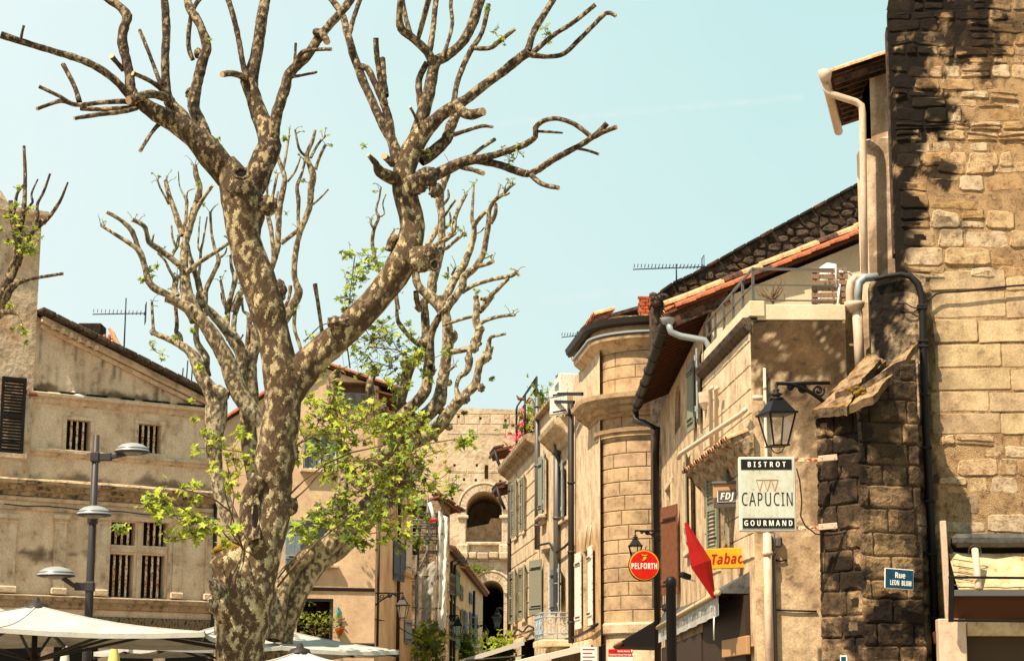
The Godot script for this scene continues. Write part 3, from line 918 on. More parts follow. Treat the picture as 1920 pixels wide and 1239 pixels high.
func right_tree() -> void:
	tree("leaning pollarded plane tree with leafy shoots, right of and behind the tall one", 530, 1200, 26.0)
	tree_bark = "bark_back"
	zoom(500, 820, 3.097)
	limb("trunk", "20 1560 100, 50 1330 84, 95 1110 72, 185 900 66, 285 730 66, 400 580 66, 510 470 62, 600 380 54, 680 260 50, 740 160 48, 800 90 46", 0, 0.4, 0.08, "bark_back", "")
	limb("limb", "250 780 40, 340 720 46, 450 635 46, 560 520 44, 650 430 40, 740 330 36, 830 240 34, 900 160 32", 0.3, 0.8, 0.08, "bark_back", "")
	limb("limb", "40 1180 50, 66 1000 54, 90 860 56, 150 760 48, 240 680 42, 320 620 34, 400 560 30", -0.35, 0.2, 0.09, "bark_back", "")
	limb("limb", "425 470 44, 432 400 42, 440 300 36, 446 200 33, 446 120 34, 440 70 32", 0.3, 0.6, 0.12)
	knot(432, 360, 44, 0.3); knot(446, 90, 36, 0.6)
	zoom(520, 620, 3.26)
	limb("limb", "400 860 34, 385 760 30, 350 560 28, 335 430 30, 325 330 30, 345 270 26, 375 262 30", 0.6, 0.9, 0.14)
	limb("limb", "700 640 20, 670 560 22, 635 490 34, 590 465 40, 570 400 30, 565 320 28, 592 240 30", 0.7, 1.2, 0.14)
	limb("limb", "760 760 22, 690 580 16, 640 490 18", 0.6, 0.9, 0.14)
	knot(640, 470, 30, 0.8)
	zoom(660, 560, 4.13)
	limb("limb", "200 1280 60, 350 1100 58, 480 975 56, 600 880 62, 672 790 62, 692 680 52, 715 560 48, 732 430 46, 745 330 50, 738 220 44, 725 120 40, 700 30 46, 690 -20 50", 0.4, 0.4, 0.09, "bark_back", "")
	knot(785, 290, 38, 0.4, 0.9, 1.3); knot(750, 650, 26, 0.4); knot(700, 880, 34, 0.4)
	limb("limb", "380 1180 40, 480 1120 48, 600 1050 58, 690 965 56, 760 870 50, 830 785 50, 900 722 40, 958 660 36, 975 560 32, 1000 480 40, 1050 440 38, 1060 350 20, 1072 300 16, 1130 285 12, 1192 270 11", 0.3, -0.1, 0.13, "bark_back")
	knot(1000, 690, 32, 0.0); knot(748, 992, 30, 0.2); knot(1060, 400, 30, 0.0); knot(870, 770, 44, 0.1); knot(1040, 450, 40, 0.0)
	limb("branch", "830 790 34, 808 690 18, 830 610 20, 888 560 28, 910 480 32, 908 420 24, 950 350 38, 985 250 36, 960 180 32, 965 80 28, 960 -20 24", 0.1, 0.2, 0.16)
	knot(905, 470, 34, 0.15); knot(945, 380, 40, 0.15); knot(990, 235, 36, 0.15)
	limb("branch", "985 195 16, 1080 152 16, 1190 130 14, 1262 126 15", 0.2, -0.1)
	limb("branch", "955 132 14, 860 156 14, 770 184 14, 700 205 12", 0.2, 0.3)
	limb("branch", "1000 345 14, 950 372 20, 860 397 24, 770 412 26", 0.1, 0.3)
	limb("branch", "990 100 20, 1035 55 18, 1090 -20 18", 0.2, 0.4)
	limb("branch", "700 600 14, 760 548 12, 800 515 12", 0.4, 0.2)
	limb("limb", "300 980 50, 400 890 48, 500 800 50, 570 705 50, 590 560 46, 600 420 46, 580 330 42, 570 200 38, 558 60 34, 545 20 34", 0.7, 0.8, 0.1)
	limb("branch", "604 430 36, 612 300 30, 640 200 32, 700 110 30", 0.7, 0.5)
	hollow(612, 530, 22, 0.42, 1.1, 1.4); knot(560, 330, 48, 0.7, 1.0, 0.9); knot(610, 560, 42, 0.62)
	limb("limb", "330 900 36, 372 820 38, 400 700 42, 422 600 46, 450 520 46, 540 425 34", 0.9, 0.9, 0.12)
	knot(430, 500, 52, 0.9)
	limb("branch", "540 372 24, 500 345 22, 438 288 20, 370 200 22, 350 150 17, 345 50 14, 335 -10 13", 0.8, 0.6)
	zoom(660, 320, 4.766)
	limb("branch", "415 1239 16, 395 1090 16", 0.6, 0.6)
	limb("branch", "570 1239 30, 700 1110 46, 716 1000 50, 742 900 46, 772 800 42, 800 650 40, 800 500 38, 798 380 38, 782 270 44, 800 150 40, 850 40 32, 870 -60 28", 0.9, 1.0, 0.12)
	limb("branch", "830 1260 70, 800 1225 66, 720 1140 54, 620 1062 42, 575 985 40, 568 890 36", 0.4, 0.5, 0.1)
	limb("branch", "568 1080 28, 580 1170 28, 610 1250 30", 0.5, 0.7)
	limb("branch", "800 1260 50, 825 1170 40, 872 1060 40, 920 960 40, 982 880 36, 1042 740 34, 1086 600 28, 1090 500 26, 1070 420 20, 1076 330 15, 1086 138 11", 0.4, 0.6)
	limb("branch", "1086 500 24, 1130 430 22, 1198 362 19", 0.5, 0.3)
	limb("branch", "1112 560 8, 1148 545 7, 1182 508 7", 0.5, 0.4)
	limb("branch", "820 1260 50, 862 1195 46, 950 1092 38, 990 1025 40, 1000 950 38, 1100 862 34, 1170 750 30, 1196 620 28, 1216 500 28, 1230 350 22, 1280 262 20, 1350 210 18, 1402 152 16, 1442 122 14", 0.4, 0.3)
	limb("branch", "1236 470 26, 1280 385 22, 1284 290 16", 0.35, 0.3)
	limb("branch", "1296 240 12, 1310 180 10, 1326 126 8", 0.3, 0.4)
	limb("branch", "1340 220 12, 1380 216 10, 1412 194 9", 0.3, 0.2)
	limb("branch", "1360 200 10, 1368 142 9", 0.3, 0.3)
	limb("branch", "1186 782 9, 1220 770 8, 1256 754 7", 0.35, 0.2)
	limb("branch", "1105 858 22, 1200 836 20, 1262 810 19", 0.4, 0.1)
	limb("branch", "985 1085 22, 1100 1020 20, 1280 966 20, 1422 940 20, 1480 898 20", 0.4, 0.0)
	limb("branch", "1400 962 18, 1300 1060 20, 1220 1140 24, 1150 1250 30", 0.0, 0.2)
	limb("branch", "1220 1130 20, 1180 1150 20, 1140 1140 14", 0.1, 0.0)
	limb("branch", "660 690 30, 720 590 28, 770 500 26", 0.8, 1.0)
	limb("branch", "830 620 26, 905 545 25, 920 430 23, 962 320 20, 1022 206 17", 0.9, 1.1)
	limb("branch", "830 400 14, 880 320 14, 928 258 11", 1.0, 0.8)
	limb("branch", "836 514 16, 880 460 12, 872 368 9", 1.0, 0.9)
	limb("branch", "706 700 20, 780 640 18, 880 590 16, 930 560 10", 0.9, 0.7)
	limb("branch", "806 705 20, 850 690 18, 905 640 17, 1010 556 18", 0.9, 0.7)
	limb("branch", "806 310 16, 862 240 14, 856 168 8", 1.0, 0.9)
	limb("branch", "260 930 18, 236 880 18, 200 770 18, 180 640 20, 196 520 18, 236 420 16, 214 350 12, 240 250 10, 258 146 9", 0.8, 0.7)
	limb("branch", "190 512 14, 170 480 11, 163 432 10", 0.7, 0.7)
	limb("branch", "240 412 8, 286 388 8, 274 290 7, 302 210 6", 0.7, 0.7)
	limb("branch", "380 600 11, 360 545 10", 0.3, 0.2)
	limb("branch", "860 930 10, 856 860 10", 0.5, 0.5)
	limb("branch", "890 930 12, 930 858 11", 0.5, 0.4)
	zoom(0, 0, 1)
	limb("branch", "606 640 4, 596 570 4, 590 532 5", 0.4, 0.4)
	# leafy shoots hanging before the house
	twig("640 900 4, 690 860 3, 740 850 3, 800 832 3, 850 824 2, 880 824 2", 0.0, -0.6)
	twig("668 800 3, 720 790 3, 770 780 2", 0.2, -0.4)
	twig("600 960 3, 650 935 3, 700 905 2, 760 900 2", -0.1, -0.8)
	twig("656 690 3, 648 630 3, 655 560 2, 665 480 2", 0.2, 0.2)
	twig("690 650 3, 740 655 2, 800 680 2", 0.2, -0.2)
	twig("660 1000 3, 700 1000 2, 745 985 2", -0.1, -0.5)
	twig("610 770 3, 650 760 2, 700 780 2", 0.3, 0.0)
	twig("570 640 3, 600 610 2, 640 600 2", 0.4, 0.2)
	twig("690 960 3, 740 930 2, 800 920 2, 835 928 1", -0.1, -0.4)
	for s in [[688, 482, 20, 20, 26], [660, 470, 16, 18, 20], [664, 520, 24, 24, 34], [652, 560, 26, 18, 32], [690, 505, 16, 16, 18], [640, 585, 16, 10, 12]]:
		leaves(s[0], s[1], s[2], s[3], s[4], 0.2, 9.5, "lmmd")
	for s in [[598, 652, 40, 26, 56], [575, 668, 20, 16, 20], [640, 602, 26, 14, 22], [700, 632, 52, 34, 100], [754, 660, 40, 28, 66], [715, 682, 44, 24, 60], [800, 672, 24, 16, 26], [745, 720, 28, 18, 34], [690, 605, 26, 14, 22], [800, 700, 16, 14, 12], [770, 620, 24, 14, 14], [600, 700, 24, 18, 22]]:
		leaves(s[0], s[1], s[2], s[3], s[4], 0.0, 9.5, "lmmdg")
	for s in [[616, 770, 46, 30, 90], [672, 790, 60, 34, 130], [736, 800, 44, 32, 90], [596, 824, 36, 18, 40], [650, 830, 44, 20, 60], [560, 800, 20, 20, 22], [580, 745, 20, 16, 20], [785, 790, 24, 20, 24]]:
		leaves(s[0], s[1], s[2], s[3], s[4], -0.3, 10.5, "llmmd")
	for s in [[690, 862, 60, 28, 100], [768, 856, 50, 32, 90], [570, 856, 30, 18, 34], [742, 902, 70, 34, 130], [800, 908, 36, 24, 50], [680, 920, 46, 28, 70], [832, 930, 22, 10, 16], [865, 824, 36, 11, 44], [620, 888, 20, 16, 16], [640, 880, 26, 14, 20]]:
		leaves(s[0], s[1], s[2], s[3], s[4], -0.6, 10.5, "lmmdg")
	for s in [[612, 962, 40, 24, 60], [566, 988, 34, 18, 40], [652, 990, 42, 22, 60], [700, 962, 50, 26, 80], [672, 1016, 30, 14, 30], [726, 1000, 34, 18, 36], [766, 960, 26, 26, 40], [760, 1000, 16, 12, 10], [600, 1000, 30, 14, 26], [640, 940, 30, 16, 30], [720, 1020, 20, 10, 12]]:
		leaves(s[0], s[1], s[2], s[3], s[4], -0.8, 11.0, "lmmdg")
	for s in [[960, 345, 8, 6, 4], [866, 438, 8, 7, 6], [838, 520, 14, 10, 9], [894, 552, 8, 6, 6], [920, 710, 11, 9, 10], [868, 770, 14, 7, 8], [760, 605, 10, 14, 10], [910, 655, 8, 8, 5]]:
		leaves(s[0], s[1], s[2], s[3], s[4], 0.2, 7.0, "mddg")
func left_tree() -> void:
	tree("pollarded plane tree with many cut-back limbs, left of and behind the tall one", 400, 1239, 25.0)
	tree_bark = "bark_back"
	zoom(260, 560, 3.873)
	limb("trunk", "640 2600 110, 660 2000 90, 690 1700 70, 640 1540 64, 590 1390 60, 555 1239 58, 540 1050 66, 556 900 86, 560 760 86, 530 680 64, 450 560 50, 408 440 50, 345 365 34, 230 300 25, 130 260 21, 98 240 22", 0.2, 0.2, 0.08, "bark_back", "")
	knot(570, 690, 80, 0.2, 1.1, 0.8, "bark_back"); knot(100, 242, 24, 0.2)
	limb("limb", "1000 1700 60, 900 1500 64, 830 1239 66, 800 1050 66, 790 900 72, 800 780 72, 812 680 62, 802 560 60, 812 430 52, 850 330 48, 846 240 40, 838 190 34", 0.6, 0.6, 0.08, "bark_back", "")
	limb("limb", "890 900 40, 800 790 70, 712 650 76, 650 480 70, 560 305 64, 450 152 50, 350 62 46, 240 12 34, 190 0 26", 0.3, 0.1, 0.08, "bark_back", "")
	limb("limb", "730 590 46, 745 430 46, 700 312 54, 620 210 42, 530 110 36, 430 20 36", 0.5, 0.5, 0.1, "bark_back", "")
	limb("branch", "104 232 14, 98 130 12, 92 28 11", 0.2, 0.3)
	limb("branch", "505 560 26, 488 500 26, 490 430 30, 450 370 28, 415 295 24, 420 170 21, 425 60 20, 430 -40 18", 0.5, 0.7, 0.16)
	limb("branch", "305 330 20, 292 270 24, 270 240 18, 275 180 17, 265 40 14, 262 -60 12", 0.3, 0.5, 0.16)
	limb("branch", "650 300 22, 640 200 20, 645 100 20, 612 20 14, 600 -40 12", 0.6, 0.8)
	limb("branch", "690 260 22, 690 180 22, 702 100 20, 745 -10 18", 0.6, 0.8)
	limb("branch", "780 380 18, 792 290 20, 802 170 22, 788 110 14, 758 92 11, 748 0 10", 0.7, 0.8)
	limb("branch", "690 330 8, 730 300 7, 756 262 7", 0.5, 0.3)
	limb("branch", "824 250 8, 820 225 8", 0.5, 0.5)
	zoom(180, 320, 4.767)
	limb("limb", "900 1330 78, 850 1230 80, 805 1080 60, 790 950 54, 782 850 44, 786 740 42, 796 640 40, 830 520 38, 860 400 40, 900 285 38, 922 150 30, 892 40 28, 880 -50 24", 0.3, 0.5, 0.1)
	limb("branch", "790 890 34, 680 792 30, 560 702 32, 472 640 28, 446 545 23, 420 490 25, 322 434 21", 0.3, -0.1)
	limb("branch", "815 900 30, 850 880 28, 932 810 24, 1060 730 20, 1185 648 16", 0.3, -0.3)
	limb("branch", "830 1239 50, 742 1180 36, 640 1110 34, 520 1052 36, 460 972 34, 432 852 28, 392 735 32, 330 672 24, 200 590 18, 38 488 14", 0.1, -0.2)
	limb("branch", "380 720 28, 350 620 24, 302 520 27, 200 430 20, 88 368 18", 0.0, -0.3)
	limb("branch", "770 580 30, 732 460 32, 690 330 28, 650 222 24, 618 86 21", 0.4, 0.5)
	limb("branch", "650 300 15, 620 242 12, 570 152 10, 543 72 9", 0.4, 0.3)
	limb("branch", "780 540 18, 800 430 18, 806 330 16, 806 262 18, 772 202 9, 742 130 7, 733 6 6", 0.45, 0.5)
	limb("branch", "808 240 8, 820 182 7, 880 160 4", 0.45, 0.3)
	limb("branch", "885 365 26, 940 272 21, 1015 165 17, 1040 130 15", 0.45, 0.3)
	limb("branch", "672 790 20, 680 745 18, 722 670 18, 738 570 14", 0.35, 0.5)
	limb("branch", "704 668 14, 680 592 11, 671 486 9", 0.4, 0.4)
	limb("branch", "700 1000 18, 690 952 17, 650 880 14, 612 800 12, 548 735 10", 0.3, 0.1)
	limb("branch", "720 1120 34, 700 1050 30, 720 940 26", 0.25, 0.3, 0.2)
	limb("branch", "940 1150 34, 930 1090 34, 900 960 32, 860 850 28, 830 740 22, 818 660 18", 0.5, 0.6)
	limb("branch", "960 1300 40, 962 1160 38, 985 1050 24, 1040 930 22, 1092 800 24, 1060 700 16, 1030 560 14, 1018 366 14", 0.5, 0.5)
	limb("branch", "1096 780 16, 1150 740 10, 1166 690 6", 0.5, 0.3)
	limb("branch", "918 930 13, 930 800 15, 936 700 15, 952 640 11, 990 412 8", 0.6, 0.7)
	limb("branch", "930 710 10, 908 680 10, 926 408 7", 0.65, 0.7)
	limb("branch", "1170 1280 28, 1180 1210 28, 1212 1090 25, 1242 960 28, 1210 870 18, 1198 755 10", 0.7, 0.8)
	limb("branch", "1172 1240 18, 1150 1180 16, 1110 978 14", 0.7, 0.7)
	limb("branch", "1220 1260 30, 1232 1210 30, 1290 1090 32, 1335 1055 30", 0.7, 0.7)
	limb("branch", "516 660 10, 500 632 11, 513 566 9", 0.1, 0.1)
	zoom(460, 230, 2.881)
	limb("branch", "150 1150 30, 218 1060 26, 252 990 28, 287 920 24, 265 835 17, 266 740 17, 286 620 17, 322 520 18, 346 450 18, 355 350 20, 364 282 22, 342 220 16, 330 172 15, 360 102 12, 376 40 9", 0.9, 0.9, 0.12)
	limb("branch", "322 178 10, 290 142 8, 267 38 6", 0.9, 0.8)
	limb("branch", "352 190 9, 390 120 8, 430 72 7", 0.9, 1.0)
	limb("branch", "378 254 11, 398 190 10, 432 118 9", 0.9, 0.8)
	limb("branch", "362 442 7, 400 410 6, 447 360 5", 0.9, 0.7)
	limb("branch", "190 650 16, 240 615 13, 284 578 12", 0.9, 0.9)
	limb("branch", "130 810 18, 142 780 18, 170 682 20, 176 600 18, 186 450 18, 206 350 18, 210 290 15, 180 202 12, 160 150 12", 0.9, 0.9)
	limb("branch", "204 254 8, 220 160 8, 236 63 7", 0.9, 1.0)
	limb("branch", "226 318 8, 268 262 7, 298 182 5", 0.9, 0.8)
	limb("branch", "288 570 11, 284 500 11, 286 420 13, 278 345 12, 302 280 9, 322 200 8", 0.9, 0.9)
	limb("branch", "168 520 9, 164 430 8, 176 372 6", 0.9, 1.0)
	limb("branch", "150 720 13, 146 660 13, 138 580 14, 118 495 14", 0.9, 1.0)
	limb("branch", "126 476 10, 150 380 9, 171 275 8", 0.95, 1.0)
	limb("branch", "112 470 10, 116 430 9, 116 338 7", 0.95, 1.0)
	limb("branch", "205 1010 9, 236 940 10, 242 880 12", 0.9, 0.9)
	limb("branch", "300 1230 10, 288 1190 11, 264 1110 11, 266 1012 12", 0.9, 0.9)
	zoom(0, 0, 1)
	for s in [[294, 500, 8, 8, 8], [282, 505, 8, 10, 8], [285, 525, 10, 8, 9], [262, 532, 10, 8, 8], [286, 655, 15, 14, 16], [336, 635, 14, 7, 9], [378, 690, 10, 14, 12], [366, 345, 8, 6, 7], [355, 620, 8, 6, 5], [536, 398, 6, 5, 4], [578, 342, 8, 5, 5], [362, 752, 8, 8, 6], [362, 788, 10, 9, 9], [425, 595, 6, 6, 4]]:
		leaves(s[0], s[1], s[2], s[3], s[4], 0.0, 7.5, "lmmd")
func edge_tree() -> void:
	tree("pollarded plane tree with small yellow-green leaves, cut by the left edge of the picture", -140, 1239, 24.0)
	tree_bark = "bark_branch"
	zoom(0, 260, 3.1)
	limb("trunk", "-420 4400 110, -430 3300 96, -380 2200 84, -240 1400 64, -60 1060 46, 20 900 42, 70 765 32, 96 690 25, 90 560 23, 70 470 20, 58 360 15", 0.4, 0.2, 0.09, "bark_limb")
	limb("branch", "98 740 20, 142 620 15, 190 540 14, 270 470 13, 322 400 12, 352 350 10, 392 252 6", 0.2, 0.0)
	limb("branch", "30 930 26, 62 868 24, 122 830 16, 200 810 11, 364 784 10", 0.2, -0.1)
	limb("branch", "100 640 20, 112 540 19, 134 420 17, 140 330 15, 143 200 12, 136 42 10", 0.3, 0.4)
	limb("branch", "165 580 13, 200 520 12, 240 470 11", 0.2, 0.1)
	limb("branch", "185 550 11, 214 450 13, 214 380 10, 250 310 9, 288 203 8", 0.2, 0.3)
	limb("branch", "138 430 10, 160 400 9, 186 368 9, 180 320 7, 217 234 5", 0.3, 0.2)
	limb("branch", "72 440 12, 85 395 11, 96 320 10, 134 268 8", 0.2, 0.2)
	limb("branch", "-60 1090 34, -20 1030 28, 40 1005 20, 108 1018 13", 0.2, -0.2)
	knot(96, 830, 22, 0.15); knot(52, 595, 18, 0.1)
	zoom(0, 0, 1)
	twig("6 545 2, 30 585 1, 42 610 1", 0.2, 0.0)
	for s in [[40, 405, 14, 18, 18], [48, 440, 22, 22, 40], [28, 385, 12, 10, 12], [6, 400, 8, 10, 9], [4, 432, 7, 8, 9], [10, 452, 12, 8, 10], [38, 470, 14, 12, 16], [58, 480, 9, 18, 14], [10, 572, 18, 9, 18], [40, 612, 9, 15, 16], [18, 615, 8, 8, 6], [52, 640, 6, 7, 6], [24, 350, 10, 6, 5]]:
		leaves(s[0], s[1], s[2], s[3], s[4], 0.0, 8.0, "llmmd")
# shared building pieces
func px_of(p: Vector3) -> Vector2:
	var l := cam_t.affine_inverse() * p
	return W(960.0 + l.x / -l.z * FOCAL, 619.5 - l.y / -l.z * FOCAL)
func pt(f: Transform3D, px: float, py: float, z := 0.0) -> Vector3:
	var q := on(f, px, py, z)
	return V(q.x, q.y, z)
func barred_window(parent: Node3D, o: Dictionary, bars: int, depth := 0.22, xf := Transform3D.IDENTITY) -> void:
	var back := MB.new()
	back.box(V((o.u0 + o.u1) / 2, (o.y0 + o.y1) / 2, -depth - 0.02), V(o.u1 - o.u0, o.y1 - o.y0, 0.03))
	var w := put(parent, "window", back, mats["dark_inside"], xf)
	for i in bars:
		var mb := MB.new(true)
		var u := lerpf(o.u0, o.u1, (i + 1.0) / (bars + 1.0))
		var pts := []
		var rr := []
		for k in 9:
			pts.append(V(u + rn(-0.002, 0.002), lerpf(o.y0, o.y1, k / 8.0), -0.07))
			rr.append(0.026 * rn(0.85, 1.2))
		mb.tube(pts, rr, 7)
		put(w, "bar", mb, mats["rust_bar"])
func surround(mb: MB, o: Dictionary, w: float, proud: float) -> void:
	mb.box(V(o.u0 - w / 2, (o.y0 + o.y1) / 2, proud / 2), V(w, o.y1 - o.y0, proud), Basis.IDENTITY, 0.01)
	mb.box(V(o.u1 + w / 2, (o.y0 + o.y1) / 2, proud / 2), V(w, o.y1 - o.y0, proud), Basis.IDENTITY, 0.01)
	mb.box(V((o.u0 + o.u1) / 2, o.y1 + w / 2, proud / 2 + 0.003), V(o.u1 - o.u0 + 2 * w, w, proud), Basis.IDENTITY, 0.01)
	mb.box(V((o.u0 + o.u1) / 2, o.y0 - w / 2, proud / 2 + 0.02), V(o.u1 - o.u0 + 2.6 * w, w, proud + 0.04), Basis.IDENTITY, 0.012)
# glazed window: a wooden frame with panes set back in its opening
func glazed(parent: Node3D, o: Dictionary, cols: int, rows: int, fm: String, depth := 0.14, xf := Transform3D.IDENTITY) -> Node3D:
	var fr := MB.new()
	var t := 0.05
	var cx: float = (o.u0 + o.u1) / 2
	var cy: float = (o.y0 + o.y1) / 2
	var h: float = o.y1 - o.y0
	var w: float = o.u1 - o.u0
	for i in cols + 1: fr.box(V(lerpf(o.u0 + t / 2, o.u1 - t / 2, float(i) / cols), cy, -depth), V(t, h - 0.004, 0.05))
	for i in rows + 1: fr.box(V(cx, lerpf(o.y0 + t / 2, o.y1 - t / 2, float(i) / rows), -depth - 0.004), V(w - 0.004, t, 0.05))
	var win := put(parent, "window", fr, mats[fm], xf)
	for i in cols:
		for j in rows:
			var p := MB.new()
			p.box(V(lerpf(o.u0, o.u1, (i + 0.5) / cols), lerpf(o.y0, o.y1, (j + 0.5) / rows), -depth - 0.02), V(w / cols - t, h / rows - t, 0.008))
			put(win, "pane", p, mats["glass"])
	var bk := MB.new()
	bk.box(V(cx, cy, -depth - 0.16), V(w, h, 0.02))
	put(win, "dark_room", bk, mats["dim_inside"])
	return win
# shutter leaf hinged at u (side -1: hangs to the left of the hinge, 1: to the right), swung by deg from lying on the wall
func shutter(parent: Node3D, u: float, y0: float, y1: float, width: float, side: int, deg: float, m: String, kind := "board", xf := Transform3D.IDENTITY, out := 0.04) -> void:
	var h := y1 - y0
	var mb := MB.new()
	var cx := side * width / 2
	if kind == "louvre":
		for e in [0.03, width - 0.03]: mb.box(V(side * e, h / 2, 0), V(0.06, h, 0.036))
		for e in [0.04, h * 0.5, h - 0.04]: mb.box(V(cx, e, 0.001), V(width - 0.12, 0.08, 0.034))
		var n := int(h / 0.065)
		for i in n:
			mb.box(V(cx, (i + 0.5) * h / n, 0), V(width - 0.12, 0.045, 0.012), Basis(Vector3.RIGHT, 0.7))
	else:
		var n := maxi(2, int(round(width / 0.14)))
		for i in n: mb.box(V(side * (i + 0.5) * width / n, h / 2, 0), V(width / n - 0.008, h, 0.03), Basis.IDENTITY, 0.004)
		for e in [0.14, 0.86]: mb.box(V(cx, h * e, 0.028), V(width * 0.94, 0.1, 0.026), Basis.IDENTITY, 0.006)
	var o := put(parent, "shutter", mb, mats[m], xf * Transform3D(Basis(Vector3.UP, -side * deg_to_rad(deg)), V(u, y0, out)))
	for e in [0.15, 0.85]:
		var hg := MB.new()
		hg.box(V(side * width * 0.4, h * e, 0.048 if kind == "board" else 0.02), V(width * 0.75, 0.035, 0.008))
		put(o, "hinge", hg, mats["iron"])
# dressed blocks in courses, skipping the openings; each block a piece of its own
func ashlar(parent: Node3D, u0: float, u1: float, y0: float, y1: float, ch: float, bw: float, ops: Array, m: String, thick := 0.03, gap := 0.014, xf := Transform3D.IDENTITY, nm := "stone", most := 300, bev := 0.012) -> void:
	var y := y0
	var row := 0
	var made := 0
	while y < y1 - 0.05:
		var h := minf(ch * rn(0.94, 1.06), y1 - y)
		var u := u0 - bw * (0.5 if row % 2 else 0.0) * rn(0.8, 1.0)
		while u < u1:
			var w := bw * rn(0.75, 1.3)
			var a := maxf(u, u0) + gap / 2
			var b := minf(u + w, u1) - gap / 2
			if u1 - u - w < bw * 0.3: b = u1 - gap / 2
			var spans := [[a, b]]
			for o in ops:
				if o.y1 > y + 0.03 and o.y0 < y + h - 0.03:
					var nxt := []
					for s in spans:
						if o.u0 > s[0] + 0.02: nxt.append([s[0], minf(s[1], o.u0)])
						if o.u1 < s[1] - 0.02: nxt.append([maxf(s[0], o.u1), s[1]])
						if o.u0 <= s[0] + 0.02 and o.u1 >= s[1] - 0.02: pass
					spans = nxt
			for s in spans:
				if s[1] - s[0] < 0.06 or made >= most: continue
				var mb := MB.new()
				mb.tinted = true
				mb.col = tint(Color(1, 1, 1), 0.09)
				block(mb, s[0], y + gap / 2, s[1], y + h - gap / 2, thick + rn(-0.004, 0.006), bev)
				put(parent, nm, mb, mats[m], xf)
				made += 1
			if b >= u1 - gap: break
			u += w
		y += h
		row += 1
func block(mb: MB, a: float, y0: float, b: float, y1: float, t: float, bev: float) -> void:
	var f := [V(a + bev, y0 + bev, t), V(b - bev, y0 + bev, t), V(b - bev, y1 - bev, t), V(a + bev, y1 - bev, t)]
	var e := [V(a, y0, t - bev), V(b, y0, t - bev), V(b, y1, t - bev), V(a, y1, t - bev)]
	var w := [V(a, y0, -0.01), V(b, y0, -0.01), V(b, y1, -0.01), V(a, y1, -0.01)]
	mb.quad(f[0], f[1], f[2], f[3])
	for i in 4:
		var j := (i + 1) % 4
		mb.quad(e[i], e[j], f[j], f[i])
		mb.quad(w[i], w[j], e[j], e[i])
func shell(parent: Node3D, outline: Array, z0: float, z1: float, m: String, xf := Transform3D.IDENTITY, nm := "rear_walls") -> void:
	var p := PackedVector2Array(outline)
	var mb := MB.new()
	mb.prism(p, z0, z1)
	put(parent, nm, mb, mats[m], xf)
var tile_shape: ArrayMesh
func tile_mesh() -> ArrayMesh:
	if tile_shape == null:
		var mb := MB.new()
		var n := 6
		for e in 2:
			var r := 0.085 if e == 0 else 0.07
			for k in n:
				var a := PI * k / n
				var b := PI * (k + 1) / n
				var r0 := 0.09 - e * 0.016
				var r1 := 0.075 - e * 0.016
				var p := V(cos(a) * r0, sin(a) * r0, 0.21)
				var q := V(cos(b) * r0, sin(b) * r0, 0.21)
				var s := V(cos(b) * r1, sin(b) * r1, -0.21)
				var t := V(cos(a) * r1, sin(a) * r1, -0.21)
				if e == 0: mb.quad(p, t, s, q)
				else: mb.quad(p, q, s, t)
		for k in n:
			var a := PI * k / n
			var b := PI * (k + 1) / n
			mb.quad(V(cos(a) * 0.074, sin(a) * 0.074, 0.21), V(cos(a) * 0.09, sin(a) * 0.09, 0.21), V(cos(b) * 0.09, sin(b) * 0.09, 0.21), V(cos(b) * 0.074, sin(b) * 0.074, 0.21))
		tile_shape = mb.done()
	return tile_shape
# rows of canal tiles on a slope: origin at the lower left, along = eave direction, up = slope direction (both unit)
func tiles(parent: Node3D, o: Vector3, along: Vector3, up: Vector3, n: int, rows: int, ms: Array, pitch := 0.2, step := 0.34, size := 1.0) -> void:
	var nrm := along.cross(up).normalized()
	if nrm.y < 0: nrm = -nrm
	for j in rows:
		for i in n:
			var p := o + along * (i + 0.5) * pitch + up * (j + 0.4) * step + nrm * rn(0.0, 0.012)
			var b := Basis(along.normalized(), nrm, -up.normalized() if along.cross(nrm).dot(-up) > 0 else up.normalized())
			b = b * Basis(Vector3.RIGHT, -0.05) * Basis(Vector3.UP, rn(-0.06, 0.06)) * Basis.from_scale(V(pitch / 0.19, size, step / 0.36))
			put(parent, "roof_tile", tile_mesh(), mats[ms[rng.randi() % ms.size()]], Transform3D(b, p))
func aerial(label: String, base: Vector3, h: float, at_h: Array, length: float, turn: float, elements: int) -> void:
	var o := thing("tv_aerial", label, "aerial", Transform3D(Basis(Vector3.UP, turn), base), "rooftop aerials")
	var m := MB.new(true)
	m.tube([Vector3.ZERO, V(0, h, 0)], [0.022, 0.016], 6)
	put(o, "mast", m, mats["iron"])
	for y in at_h:
		var b := MB.new()
		b.bar(V(-length * 0.62, y - 0.05, 0), V(length * 0.38, y + 0.04, 0), 0.022, 0.022)
		put(o, "boom", b, mats["iron"])
		for i in elements:
			var x := lerpf(-length * 0.6, length * 0.36, i / (elements - 1.0))
			var e := MB.new()
			var k := lerpf(0.09, 0.2, i / (elements - 1.0))
			e.bar(V(x, y + 0.03, -k), V(x, y + 0.06, k), 0.012, 0.012)
			e.bar(V(x, y - 0.0, 0), V(x, y + 0.08, 0), 0.012, 0.012)
			put(o, "element", e, mats["iron"])
		var g := MB.new()
		for z in [-0.22, 0.0, 0.22]: g.bar(V(length * 0.38, y - 0.2, z), V(length * 0.38, y + 0.28, z), 0.012, 0.012)
		for yy in [-0.2, 0.04, 0.28]: g.bar(V(length * 0.38, y + yy, -0.22), V(length * 0.38, y + yy, 0.22), 0.012, 0.012)
		put(o, "reflector", g, mats["iron"])
